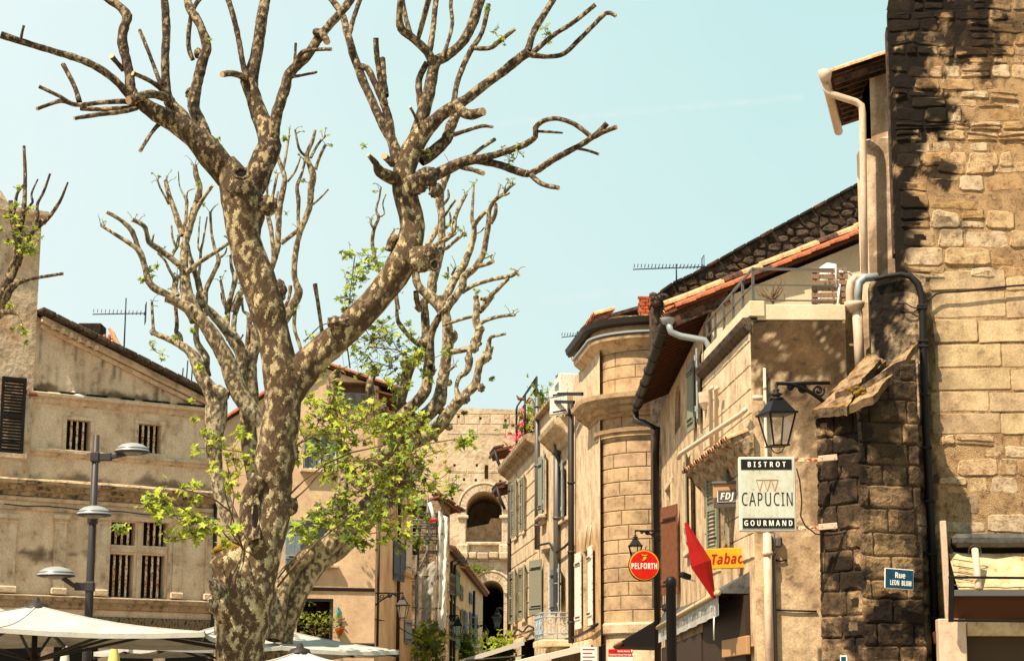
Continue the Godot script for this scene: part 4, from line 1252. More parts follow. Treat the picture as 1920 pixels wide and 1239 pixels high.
# left side of the square
func left_building() -> void:
	var F := face(0, 900, 42.0, 408, 900, 44.9)
	var b := thing("stone_house", "weathered rose-beige stone house with a long sloping roofline, barred windows and pilasters", "house", F)
	var uL := on(F, -120, 900).x
	var uR := on(F, 406, 950).x
	var r0 := on(F, 66, 592)
	var r1 := on(F, 378, 746)
	var roof := [W(uL, r0.y), W(r0.x, r0.y), W(uR, r0.y + (r1.y - r0.y) * (uR - r0.x) / (r1.x - r0.x))]
	var w1 := rect(F, 123, 788, 168, 847)
	var w2 := rect(F, 258, 796, 301, 850)
	var c1 := rect(F, 207, 979, 253, 1022)
	var c2 := rect(F, 268, 979, 313, 1024)
	var c3 := rect(F, 203, 1039, 249, 1122)
	var c4 := rect(F, 264, 1041, 308, 1124)
	var ops := [w1, w2, c1, c2, c3, c4]
	var y_str := on(F, 200, 757).y
	var y_sill := on(F, 200, 857).y
	var y_cor := on(F, 200, 922).y
	var y_led := on(F, 200, 1127).y
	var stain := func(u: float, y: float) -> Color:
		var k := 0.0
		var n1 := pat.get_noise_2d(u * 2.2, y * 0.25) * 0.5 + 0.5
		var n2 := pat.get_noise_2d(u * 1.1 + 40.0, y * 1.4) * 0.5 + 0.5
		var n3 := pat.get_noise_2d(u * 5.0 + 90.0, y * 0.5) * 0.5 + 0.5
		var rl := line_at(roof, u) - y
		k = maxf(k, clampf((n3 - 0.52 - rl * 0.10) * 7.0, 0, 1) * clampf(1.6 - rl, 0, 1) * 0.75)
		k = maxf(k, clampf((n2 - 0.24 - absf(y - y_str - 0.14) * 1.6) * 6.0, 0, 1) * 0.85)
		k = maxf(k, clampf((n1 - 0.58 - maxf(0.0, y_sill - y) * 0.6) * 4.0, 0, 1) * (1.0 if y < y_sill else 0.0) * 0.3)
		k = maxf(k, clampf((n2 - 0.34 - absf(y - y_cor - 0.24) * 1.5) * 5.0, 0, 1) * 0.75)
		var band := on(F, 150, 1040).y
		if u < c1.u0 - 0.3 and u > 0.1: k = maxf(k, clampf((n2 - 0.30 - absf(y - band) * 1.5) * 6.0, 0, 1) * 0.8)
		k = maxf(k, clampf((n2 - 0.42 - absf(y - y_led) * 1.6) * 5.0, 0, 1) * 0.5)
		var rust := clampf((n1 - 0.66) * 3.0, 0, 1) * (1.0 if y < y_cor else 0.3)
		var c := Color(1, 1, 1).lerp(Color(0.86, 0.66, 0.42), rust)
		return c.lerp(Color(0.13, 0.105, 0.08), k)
	var mb := MB.new()
	mb.tinted = true
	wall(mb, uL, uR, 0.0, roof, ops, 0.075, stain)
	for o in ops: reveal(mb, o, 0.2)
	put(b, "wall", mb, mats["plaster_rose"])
	shell(b, [W(uL, 0), W(uR, 0), W(uR, roof[2].y), W(r0.x, r0.y), W(uL, r0.y)], -9.0, -0.4, "plaster_rose")
	# coping of the slope, with the blocks under it
	var cp := MB.new()
	var d := V(roof[2].x - r0.x, roof[2].y - r0.y, 0)
	for k in 14:
		var p := V(r0.x, r0.y, 0) + d * (k / 14.0) + V(0, 0.1, 0.0)
		var q := V(r0.x, r0.y, 0) + d * ((k + 0.985) / 14.0) + V(0, 0.1 + rn(-0.01, 0.01), 0.0)
		cp.bar(p, q, 0.8, 0.1 + rn(-0.01, 0.015), 0.02)
	put(b, "coping", cp, mats["dark_rubble"])
	var bed := MB.new()
	bed.bar(V(r0.x + 0.1, r0.y - 0.07, 0.06), V(r0.x, r0.y - 0.07, 0.06) + d, 0.22, 0.14, 0.02)
	bed.bar(V(r0.x + 0.1, r0.y - 0.21, 0.02), V(r0.x, r0.y - 0.21, 0.02) + d, 0.12, 0.1, 0.02)
	put(b, "bed_moulding", bed, mats["stone_rose"])
	for k in 6:
		var m := MB.new()
		m.box(V(r0.x + 0.35 + k * 0.2, r0.y - 0.11 + d.y / d.x * (0.35 + k * 0.2), 0.2), V(0.1, 0.12, 0.14), Basis.IDENTITY, 0.02)
		put(b, "bracket_stone", m, mats["stone_rose"])
	# string course, sill course, cornice, ledge
	var s1 := MB.new()
	flat_moulding(s1, [W(0, -0.14), W(0.05, -0.1), W(0.06, 0.0), W(0.16, 0.02), W(0.17, 0.09), W(0.0, 0.15)], on(F, 44, 760).x, uR - 0.05, y_str)
	put(b, "string_course", s1, mats["stone_rose"])
	var s1b := MB.new()
	var uu := on(F, 44, 760).x
	while uu < uR - 0.3:
		var w := rn(0.12, 0.5)
		s1b.box(V(uu + w / 2, y_str + 0.14, 0.06), V(w, 0.015 + rng.randf() * 0.035, 0.1 + rng.randf() * 0.06), Basis(Vector3.BACK, rn(-0.03, 0.03)), 0.006)
		uu += w + rn(0.0, 0.35)
	put(b, "moss", s1b, mats["black_moss"])
	var s2 := MB.new()
	flat_moulding(s2, [W(0, -0.1), W(0.05, -0.06), W(0.06, 0.0), W(0.1, 0.01), W(0.1, 0.07), W(0.0, 0.1)], on(F, 38, 850).x, uR - 0.05, y_sill)
	put(b, "sill_course", s2, mats["stone_rose"])
	var s3 := MB.new()
	flat_moulding(s3, [W(0, -0.22), W(0.05, -0.2), W(0.07, -0.12), W(0.16, -0.09), W(0.17, 0.0), W(0.3, 0.03), W(0.31, 0.1), W(0.24, 0.13), W(0.0, 0.2)], uL, uR - 0.02, y_cor)
	put(b, "cornice", s3, mats["old_wall"])
	var s4 := MB.new()
	for y in [on(F, 200, 945).y, on(F, 200, 962).y]:
		flat_moulding(s4, [W(0, -0.05), W(0.05, -0.04), W(0.07, 0.03), W(0.0, 0.06)], uL, uR - 0.02, y)
	put(b, "architrave", s4, mats["stone_rose"])
	var s5 := MB.new()
	flat_moulding(s5, [W(0, -0.2), W(0.06, -0.18), W(0.1, -0.06), W(0.18, -0.04), W(0.2, 0.05), W(0.0, 0.1)], uL, uR, y_led)
	put(b, "ledge", s5, mats["buttress_stone"])
	# pilasters
	for p in [[-8, 26], [98, 120], [177, 197], [321, 338], [383, 403]]:
		var ym: float = (p[0] + p[1]) * 0.5
		var a := on(F, p[0], 1040).x
		var e := on(F, p[1], 1040).x
		var yt := on(F, ym, 962 + ym * 0.02).y
		var yb := y_led + 0.1
		var m := MB.new()
		m.box(V((a + e) / 2, (yt + yb) / 2, 0.045), V(e - a, yt - yb, 0.09), Basis.IDENTITY, 0.012)
		var o := put(b, "pilaster", m, mats["stone_rose"])
		var c := MB.new()
		c.box(V((a + e) / 2, yt - 0.06, 0.06), V(e - a + 0.1, 0.1, 0.15), Basis.IDENTITY, 0.02)
		c.box(V((a + e) / 2, yt - 0.18, 0.05), V(e - a + 0.05, 0.05, 0.13), Basis.IDENTITY, 0.015)
		put(o, "capital", c, mats["stone_rose"])
		var f := MB.new()
		f.box(V((a + e) / 2, yb + 0.07, 0.06), V(e - a + 0.09, 0.14, 0.15), Basis.IDENTITY, 0.02)
		put(o, "foot", f, mats["stone_rose"])
	for o in [w1, w2]:
		var m := MB.new()
		surround(m, o, 0.09, 0.03)
		put(b, "window_frame", m, mats["stone_rose"])
		barred_window(b, o, 3)
	var m := MB.new()
	var cu: float = c2.u1
	m.box(V(c1.u0 - 0.07, (c1.y1 + c3.y0) / 2, 0.035), V(0.1, c1.y1 - c3.y0 + 0.3, 0.07), Basis.IDENTITY, 0.012)
	m.box(V(cu + 0.07, (c1.y1 + c3.y0) / 2, 0.035), V(0.1, c1.y1 - c3.y0 + 0.3, 0.07), Basis.IDENTITY, 0.012)
	m.box(V((c1.u0 + cu) / 2, c1.y1 + 0.09, 0.04), V(cu - c1.u0 + 0.3, 0.12, 0.08), Basis.IDENTITY, 0.012)
	m.box(V((c1.u1 + c2.u0) / 2, (c1.y1 + c3.y0) / 2, 0.015), V(0.1, c1.y1 - c3.y0, 0.03), Basis.IDENTITY, 0.008)
	m.box(V((c1.u0 + cu) / 2, (c1.y0 + c3.y1) / 2, 0.018), V(cu - c1.u0, 0.1, 0.03), Basis.IDENTITY, 0.008)
	put(b, "window_frame", m, mats["stone_rose"])
	for o in [c1, c2, c3, c4]: barred_window(b, o, 3)
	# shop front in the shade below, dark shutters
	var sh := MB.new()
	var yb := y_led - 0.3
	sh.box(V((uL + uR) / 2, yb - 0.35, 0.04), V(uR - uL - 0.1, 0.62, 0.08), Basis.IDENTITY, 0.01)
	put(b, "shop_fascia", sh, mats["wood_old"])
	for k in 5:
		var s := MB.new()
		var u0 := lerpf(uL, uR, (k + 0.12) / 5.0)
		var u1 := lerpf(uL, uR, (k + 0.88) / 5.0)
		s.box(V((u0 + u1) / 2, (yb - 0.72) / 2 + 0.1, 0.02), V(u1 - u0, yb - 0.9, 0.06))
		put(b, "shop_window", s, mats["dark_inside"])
	var pp := MB.new(true)
	pp.tube([pt(F, 404, 935, 0.1), V(on(F, 404, 935).x, 0.2, 0.1)], [0.045], 8)
	put(b, "downpipe", pp, mats["pipe_dark"])
	var cab := MB.new(true)
	var pts := []
	for k in 12: pts.append(V(lerpf(0.05, uR, k / 11.0), y_cor - 0.42 - 0.02 * sin(k * 2.0) - k * 0.003, 0.13))
	cab.tube(pts, [0.012], 5)
	put(b, "wire", cab, mats["cable"])
	# taller part cut by the left edge, with the dark shutter
	var b2 := thing("tall_house", "taller weathered house with moulded top and black shutter at the left edge", "house", F)
	var u2 := on(F, 66, 560).x
	var u3 := on(F, 74, 400).x
	var yt := on(F, 40, 404).y
	var st2 := func(u: float, y: float) -> Color:
		var n1 := pat.get_noise_2d(u * 1.3 + 7.0, y * 0.9) * 0.5 + 0.5
		var n2 := pat.get_noise_2d(u * 3.0, y * 0.3 + 20.0) * 0.5 + 0.5
		var k := clampf((n2 - 0.5 - (yt - y) * 0.06) * 5.0, 0, 1) * clampf((y - r0.y + 1.0) * 0.7, 0, 1)
		return Color(1, 1, 1).lerp(Color(0.82, 0.56, 0.34), clampf((n1 - 0.55) * 3.0, 0, 1)).lerp(Color(0.15, 0.12, 0.09), k * 0.75)
	var t := MB.new()
	t.tinted = true
	var shu := rect(F, -6, 709, 40, 853)
	wall(t, uL, u2, on(F, 30, 905).y, [W(uL, yt), W(u2, yt)], [], 0.14, st2, 0.12)
	for zz in [[0.12, -2.6]]:
		t.quad(V(u2, on(F, 30, 905).y, zz[0]), V(u2, on(F, 30, 905).y, zz[1]), V(u2, yt, zz[1]), V(u2, yt, zz[0]))
	put(b2, "wall", t, mats["stone_rose"])
	shell(b2, [W(uL, r0.y - 3.0), W(u2 - 0.003, r0.y - 3.0), W(u2 - 0.003, yt), W(uL, yt)], -2.6, 0.0, "stone_rose")
	var cm := MB.new()
	flat_moulding(cm, [W(0.1, -0.16), W(0.18, -0.12), W(0.2, -0.02), W(0.28, 0.0), W(0.28, 0.1), W(0.1, 0.14)], uL, u2 + 0.1, yt)
	cm.box(V((uL + u2) / 2, yt + 0.04, -1.2), V(u2 - uL + 0.2, 0.1, 2.9))
	put(b2, "top_moulding", cm, mats["stone_rose"])
	var ft := MB.new()
	ft.lathe(V(on(F, -12, 380).x, yt + 0.1, -0.6), [W(0.55, 0), W(0.5, 0.25), W(0.34, 0.5), W(0.12, 0.66), W(0.0, 0.9)], 14)
	put(b2, "stone_finial", ft, mats["stone_rose"])
	shutter(b2, shu.u0, shu.y0, shu.y1, shu.u1 - shu.u0, 1, 0, "shutter_black", "louvre", Transform3D.IDENTITY, 0.17)
	var s6 := MB.new()
	flat_moulding(s6, [W(0.12, -0.06), W(0.2, -0.03), W(0.2, 0.06), W(0.12, 0.08)], uL, on(F, 42, 870).x, on(F, 20, 857).y)
	put(b2, "sill", s6, mats["stone_rose"])
	# dormer roof with a stubby chimney behind the slope
	var F2 := face(150, 640, 47.5, 226, 640, 47.5)
	var dm := thing("rear_roof", "small tiled roof with a blackened square chimney behind the sloping roofline", "roof", F2)
	var q0 := pt(F2, 148, 619)
	var q1 := pt(F2, 207, 624)
	var q2 := pt(F2, 227, 664)
	var rb := MB.new()
	rb.prism(PackedVector2Array([W(q0.x - 0.2, q0.y - 1.6), W(q2.x + 0.1, q0.y - 1.6), W(q2.x, q2.y + 0.2), W(q1.x, q1.y - 0.06), W(q0.x - 0.2, q0.y - 0.06)]), -3.0, -0.36)
	put(dm, "roof_deck", rb, mats["dark_tile"])
	var upv := V(0, 0.62, -0.785)
	tiles(dm, V(q0.x - 0.1, q0.y - 0.72, 0.45), Vector3.RIGHT, upv, 8, 4, ["terracotta", "pale_tile", "terracotta"], 0.12, 0.25)
	for k in 9:
		var p := V(q1.x, q1.y, 0.1).lerp(V(q2.x, q2.y + 0.05, 0.3), k / 8.0)
		put(dm, "ridge_tile", tile_mesh(), mats["pale_tile"], Transform3D(Basis(Vector3.BACK, -0.9) * Basis(Vector3.UP, PI / 2) * Basis.from_scale(V(0.9, 0.9, 0.4)), p))
	var ch := rect(F2, 141, 606, 186, 630)
	var cb := MB.new()
	cb.box(V((ch.u0 + ch.u1) / 2, (ch.y0 + ch.y1) / 2 - 0.1, -0.5), V(ch.u1 - ch.u0, ch.y1 - ch.y0 + 0.3, 0.6), Basis.IDENTITY, 0.03)
	put(dm, "chimney", cb, mats["black_moss"])
	aerial("tall black roof aerial with one long boom above the sloping roofline", at(231, 670, 46.5), 1.45, [1.06], 1.25, 0.25, 14)
	for k in [[340, 712, 690, "leftmost and shortest"], [348, 716, 676, "middle and tallest"], [357, 722, 684, "rightmost"]]:
		var a := at(k[0], k[1] + 12, 46.5)
		var z := at(k[0] + 1, k[2], 46.5)
		var rod := MB.new(true)
		rod.off = a
		rod.tube([a, V(a.x + 0.02, z.y, a.z)], [0.016], 5)
		var o := put(self, "roof_rod", rod, mats["iron"])
		o.position = a
		tag(o, k[3] + " of three thin dark rods at the low end of the sloping roofline", "rod", "rods at the end of the roof")
	pigeon("white pigeon sitting on the mossy string course", F, 145, 748, "pigeon_grey")
	pigeon("brown pigeon on the string course beside the black shutter", F, 55, 742, "pigeon_brown")
func pigeon(label: String, F: Transform3D, px: float, py: float, m: String) -> void:
	var c := F * pt(F, px, py + 4, 0.12)
	var o := thing("pigeon", label, "pigeon", Transform3D(Basis(Vector3.UP, 0.3), c))
	var mb := MB.new(true)
	# one lofted body from tail to beak
	var pts := [V(0.17, 0.05, 0), V(0.1, 0.075, 0), V(0.03, 0.095, 0), V(-0.05, 0.11, 0), V(-0.085, 0.15, 0), V(-0.095, 0.185, 0), V(-0.12, 0.2, 0), V(-0.15, 0.193, 0)]
	mb.tube(pts, [0.012, 0.035, 0.06, 0.06, 0.036, 0.03, 0.026, 0.006], 10)
	put(o, "body", mb, mats[m])
	var w := MB.new(true)
	for s in [-1, 1]: w.ball(V(0.05, 0.1, s * 0.045), V(0.1, 0.04, 0.02), 8, Basis(Vector3.BACK, -0.25))
	put(o, "wings", w, mats[m])
	var l := MB.new()
	for s in [-1, 1]: l.tube([V(0, 0.06, s * 0.02), V(-0.005, 0, s * 0.022)], [0.007], 5)
	put(o, "legs", l, mats["pot"])
func middle_house() -> void:
	var F := face(380, 1100, 53.8, 703, 1100, 55.0)
	var b := thing("orange_house", "orange plastered gabled house behind the trees with a roof loggia and a dark doorway", "house", F)
	var B := F.affine_inverse() * face(703, 1100, 55.0, 774, 1100, 63.0)
	var R := F * B
	var uR := on(F, 703, 1100).x
	var pk := on(F, 590, 684)
	var re := on(F, 708, 724)
	var le := on(F, 400, 806)
	var slope := (re.y - pk.y) / (re.x - pk.x)
	var roof := [W(0, le.y + (pk.y - le.y) * (0 - le.x) / (pk.x - le.x)), W(pk.x, pk.y), W(uR, pk.y + slope * (uR - pk.x))]
	var log := rect(F, 628, 716, 690, 766)
	var wa := rect(F, 569, 812, 633, 880)
	var wb := rect(F, 562, 976, 628, 1058)
	var dr := rect(F, 556, 1122, 624, 1206)
	var mb := MB.new()
	mb.tinted = true
	var yb := on(F, 600, 1104).y
	var stain := func(u: float, y: float) -> Color:
		var n := pat.get_noise_2d(u * 1.3, y * 0.5) * 0.5 + 0.5
		var n2 := pat.get_noise_2d(u * 3.0, y * 0.3) * 0.5 + 0.5
		var k := clampf((n2 - 0.5 - absf(yb - y) * 0.5) * 3.0, 0, 1) * 0.5
		k = maxf(k, clampf((n - 0.62) * 2.0, 0, 1) * 0.4)
		return Color(1, 1, 1).lerp(Color(0.45, 0.32, 0.2), k)
	wall(mb, 0, uR, 0, roof, [log, wa, wb, dr], 0.35, stain)
	reveal(mb, wa, 0.2); reveal(mb, wb, 0.2); reveal(mb, log, 0.9, true); reveal(mb, dr, 0.6)
	put(b, "wall", mb, mats["plaster_orange"])
	shell(b, [W(0, 0), W(uR - 0.05, 0), W(uR - 0.05, roof[2].y - 0.1), W(pk.x, pk.y - 0.1), W(0, roof[0].y - 0.1)], -8.0, -1.0, "plaster_orange")
	# string line and sills
	var s := MB.new()
	flat_moulding(s, [W(0, -0.05), W(0.04, -0.03), W(0.05, 0.03), W(0, 0.05)], 0, uR - 0.02, yb)
	put(b, "string_course", s, mats["pipe_dark"])
	for o in [wa, wb]:
		glazed(b, o, 2, 1, "white_metal" if o == wa else "shutter_blue", 0.12)
		var sl := MB.new()
		sl.box(V((o.u0 + o.u1) / 2, o.y0 - 0.05, 0.06), V(o.u1 - o.u0 + 0.2, 0.08, 0.2), Basis.IDENTITY, 0.01)
		put(b, "sill", sl, mats["stone_rose"])
	shutter(b, wb.u0, wb.y0, wb.y1, 0.45, -1, 15, "shutter_blue")
	var rl := MB.new()
	for k in 9: rl.bar(V(lerpf(wa.u0, wa.u1, k / 8.0), wa.y0, 0.05), V(lerpf(wa.u0, wa.u1, k / 8.0), wa.y0 + 0.45, 0.05), 0.018, 0.018)
	rl.bar(V(wa.u0, wa.y0 + 0.45, 0.05), V(wa.u1, wa.y0 + 0.45, 0.05), 0.025, 0.025)
	put(b, "window_rail", rl, mats["iron"])
	# loggia parapet, its window
	var pa := MB.new()
	var py0: float = log.y0
	var py1 := on(F, 650, 737).y
	pa.box(V((log.u0 + log.u1) / 2 + 0.12, (py0 + py1) / 2, 0.0), V(log.u1 - log.u0 + 0.2, py1 - py0, 0.16), Basis.IDENTITY, 0.01)
	put(b, "parapet", pa, mats["zinc"])
	var lw := MB.new()
	lw.box(V(log.u0 + 0.22, (log.y0 + log.y1) / 2 + 0.1, -0.7), V(0.36, log.y1 - log.y0, 0.05), Basis.IDENTITY, 0.01)
	put(b, "loggia_door", lw, mats["shutter_white"])
	# dark doorway with plants
	var dk := MB.new()
	dk.box(V((dr.u0 + dr.u1) / 2, (dr.y0 + dr.y1) / 2, -0.62), V(dr.u1 - dr.u0, dr.y1 - dr.y0, 0.03))
	var door := put(b, "doorway", dk, mats["dark_inside"])
	var df := MB.new()
	df.box(V(dr.u1 - 0.04, (dr.y0 + dr.y1) / 2, -0.05), V(0.07, dr.y1 - dr.y0, 0.08))
	df.box(V((dr.u0 + dr.u1) / 2, dr.y1 - 0.04, -0.053), V(dr.u1 - dr.u0, 0.07, 0.08))
	put(door, "door_frame", df, mats["pipe_dark"])
	var bt := MB.new()
	flat_moulding(bt, [W(0, -0.1), W(0.07, -0.08), W(0.08, 0.06), W(0, 0.1)], on(F, 520, 1208).x, uR, on(F, 640, 1212).y)
	put(b, "base_moulding", bt, mats["black_moss"])
	# roof: two slopes with a row of tiles along the gable edge
	var rf := MB.new()
	for e in [[roof[0], pk], [pk, roof[2] + W(0.62, 0.62 * slope)]]:
		var p0 := V(e[0].x, e[0].y + 0.05, 0)
		var p1 := V(e[1].x, e[1].y + 0.05, 0)
		var dd := (p1 - p0).normalized()
		var up := V(-dd.y, dd.x, 0)
		rf.box((p0 + p1) / 2 + up * 0.03 + V(0, 0, -4.0), V(p0.distance_to(p1), 0.07, 8.3), Basis(dd, up, Vector3.BACK))
	put(b, "roof", rf, mats["dark_tile"])
	for e in [[W(pk.x, pk.y), roof[2] + W(0.62, 0.62 * slope)], [roof[0], W(pk.x, pk.y)]]:
		var n := int(e[0].distance_to(e[1]) / 0.3)
		var ang: float = (e[1] - e[0]).angle()
		for k in n:
			var p: Vector2 = e[0].lerp(e[1], (k + 0.5) / n)
			put(b, "roof_tile", tile_mesh(), mats["terracotta"], Transform3D(Basis(Vector3.BACK, ang) * Basis(Vector3.UP, PI / 2), V(p.x, p.y + 0.1, 0.1)))
	# the side along the street
	var w := on(R, 772, 1100).x
	var ye: float = roof[2].y
	var mr := MB.new()
	mr.tinted = true
	var sh1 := rect(R, 736, 1016, 746, 1090)
	var st := func(u: float, y: float) -> Color:
		var n := pat.get_noise_2d(u * 2.5, y * 0.12) * 0.5 + 0.5
		return Color(1, 1, 1).lerp(Color(0.42, 0.26, 0.15), clampf((n - 0.5) * 3.0, 0, 1) * 0.7)
	var sw1 := rect(R, 748, 872, 758, 906)
	wall(mr, 0, w, 0, [W(0, ye), W(w, ye)], [sw1], 0.5, st)
	reveal(mr, sw1, 0.15, true)
	put(b, "side_wall", mr, mats["plaster_orange"], B)
	shutter(b, sh1.u0, sh1.y0, sh1.y1, sh1.u1 - sh1.u0, 1, 8, "shutter_slate", "board", B)
	var sh2 := rect(R, 759, 1004, 765, 1075)
	shutter(b, sh2.u0, sh2.y0, sh2.y1, sh2.u1 - sh2.u0, 1, 4, "shutter_white", "board", B)
	var sh3 := rect(R, 757, 1162, 765, 1206)
	shutter(b, sh3.u0, sh3.y0, sh3.y1, sh3.u1 - sh3.u0, 1, 4, "shutter_blue", "board", B)
	shutter(b, sw1.u0, sw1.y0, sw1.y1, 0.5, -1, 12, "shutter_white", "louvre", B)
	var ss := MB.new()
	flat_moulding(ss, [W(0, -0.08), W(0.06, -0.05), W(0.08, 0.05), W(0, 0.08)], on(R, 748, 1066).x, w, on(R, 760, 1076).y)
	put(b, "string_course", ss, mats["plaster_ochre"], B)
	for p in [[703, 970, 1212, 0.035, 0.08], [747, 860, 1300, 0.055, 0.1]]:
		var pp := MB.new(true)
		var q := pt(R, p[0], 1100, p[4]) if p[0] > 705 else V(0.06, 0, p[4])
		pp.tube([V(q.x, on(R, p[0], p[1]).y, q.z), V(q.x, maxf(0.1, on(R, p[0], p[2]).y), q.z)], [p[3]], 8)
		put(b, "downpipe", pp, mats["pipe_dark"], B)
	# eave with rafter tails over the street
	var ev := MB.new()
	ev.box(V(w / 2, ye + 0.02 - 0.25, 0.3), V(w + 0.2, 0.05, 0.75), Basis(Vector3.RIGHT, -atan(slope) * 0.9))
	put(b, "eave", ev, mats["wood_eave"], B)
	for k in 12:
		var ra := MB.new()
		ra.box(V(lerpf(0.1, w - 0.1, k / 11.0), ye - 0.36, 0.3), V(0.09, 0.12, 0.66), Basis(Vector3.RIGHT, -atan(slope) * 0.9))
		put(b, "rafter", ra, mats["wood_eave"], B)
	var gt := MB.new(true)
	gt.tube([V(-0.1, ye - 0.46, 0.72), V(w, ye - 0.48, 0.72)], [0.07], 8)
	put(b, "gutter", gt, mats["pipe_dark"], B)
	# things hung by the doorway, and plants in it
	for k in [[634, 1149, "turquoise", "small turquoise ornament on the orange wall beside the dark doorway"], [638, 1166, "sign_grey", "small dark gecko-shaped ornament below the turquoise one"]]:
		var c := F * pt(F, k[0], k[1], 0.03)
		var o := thing("wall_ornament", k[3], "ornament", Transform3D(F.basis, c))
		var om := MB.new(true)
		om.ball(Vector3.ZERO, V(0.05, 0.12, 0.03), 10)
		put(o, "body", om, mats[k[2]])
		var ot := MB.new(true)
		if k[2] == "turquoise": ot.tube([V(0, 0.1, 0), V(0, 0.17, 0.01)], [0.03, 0.02], 8)
		else:
			for e in [-1, 1]:
				ot.tube([V(0, 0.05, 0), V(0.12 * e, 0.1, 0.01)], [0.02], 6)
				ot.tube([V(0, -0.06, 0), V(0.12 * e, -0.13, 0.01)], [0.02], 6)
		put(o, "limbs", ot, mats[k[2]])
	var c := F * pt(F, 635, 1180, 0.0)
	var po := thing("wall_pot", "half-round terracotta pot hung on the orange wall under the ornaments", "flower pot", Transform3D(F.basis, c))
	var pm := MB.new(true)
	pm.lathe(V(0, -0.1, 0.1), [W(0.0, -0.1), W(0.05, -0.07), W(0.11, 0.04), W(0.13, 0.12)], 12)
	put(po, "pot", pm, mats["pot"])
	plant("bushy green pot plants in the dark doorway of the orange house", at(595, 1212, 53.9), 0.9, 0.75, 150, "leaf_green", 0.07)
	plant("green trailing plant in a box on the upper window of the orange house", at(614, 884, 53.6), 0.22, 0.35, 90, "leaf_green", 0.05)
	street_lantern("black street lantern on a scrolled bracket at the corner of the orange house", at(704, 1112, 54.9), V(0.98, 0, 0.2), 0.78, 0.62)
func plant(label: String, base: Vector3, h: float, w: float, n: int, m: String, size: float, flower := "", deep := 0.0) -> void:
	var o := thing("plant", label, "plant", shift(base))
	var pot := MB.new(true)
	pot.lathe(Vector3.ZERO, [W(0.0, 0), W(0.1, 0), W(0.14, 0.18), W(0.12, 0.17), W(0, 0.16)], 12)
	put(o, "pot", pot, mats["pot" if h == 0.9 else "pipe_dark"])
	var st := MB.new()
	for k in 9: st.tube([V(0, 0.1, 0), V(rn(-1, 1) * w * 0.4, h * 0.6, rn(-0.5, 0.5) * w * 0.4), V(rn(-1, 1) * w, h * rn(0.8, 1.1), rn(-0.5, 0.5) * w * 0.6)], [0.012, 0.008, 0.004], 4)
	put(o, "stem", st, mats["twig"])
	for tone in 2:
		var mm := MultiMesh.new()
		mm.transform_format = MultiMesh.TRANSFORM_3D
		mm.mesh = leaf_meshes[tone]
		mm.instance_count = n / 2
		for i in n / 2:
			var p := V(rng.randfn() * w * 0.45, absf(h * 0.62 + rng.randfn() * h * 0.25), rng.randfn() * w * 0.3 + deep)
			var q := Basis.from_euler(V(rn(-1.5, 0.4), rng.randf() * TAU, rn(-0.8, 0.8))) * Basis.from_scale(Vector3.ONE * size * rn(0.7, 1.3))
			mm.set_instance_transform(i, Transform3D(q, p))
		var mi := MultiMeshInstance3D.new()
		mi.name = "foliage"
		mi.multimesh = mm
		mi.material_override = mats[flower] if flower and tone == 1 else mats[m if tone == 0 else "leaf_mid"]
		mi.set_meta("kind", "stuff")
		o.add_child(mi, true)
# wrought iron scroll: a flat spiral of bar
func scroll(mb: MB, c: Vector3, x: Vector3, y: Vector3, r: float, turns: float, a0: float, thick: float, flip := 1.0) -> void:
	var pts := []
	var n := int(turns * 14)
	for i in n + 1:
		var t := float(i) / n
		var a := a0 + flip * t * turns * TAU
		pts.append(c + (x * cos(a) + y * sin(a)) * r * (1.0 - 0.82 * t))
	mb.tube(pts, [thick], 5)
func square_cone(mb: MB, c: Vector3, y0: float, r0: float, y1: float, r1: float) -> void:
	var p := []
	var q := []
	for i in 4:
		var a := TAU * (i + 0.5) / 4.0
		p.append(c + V(sin(a) * r0, y0, cos(a) * r0))
		q.append(c + V(sin(a) * r1, y1, cos(a) * r1))
	for i in 4: mb.quad(q[i], q[(i + 1) % 4], p[(i + 1) % 4], p[i])
	mb.quad(p[0], p[1], p[2], p[3])
	mb.quad(q[3], q[2], q[1], q[0])
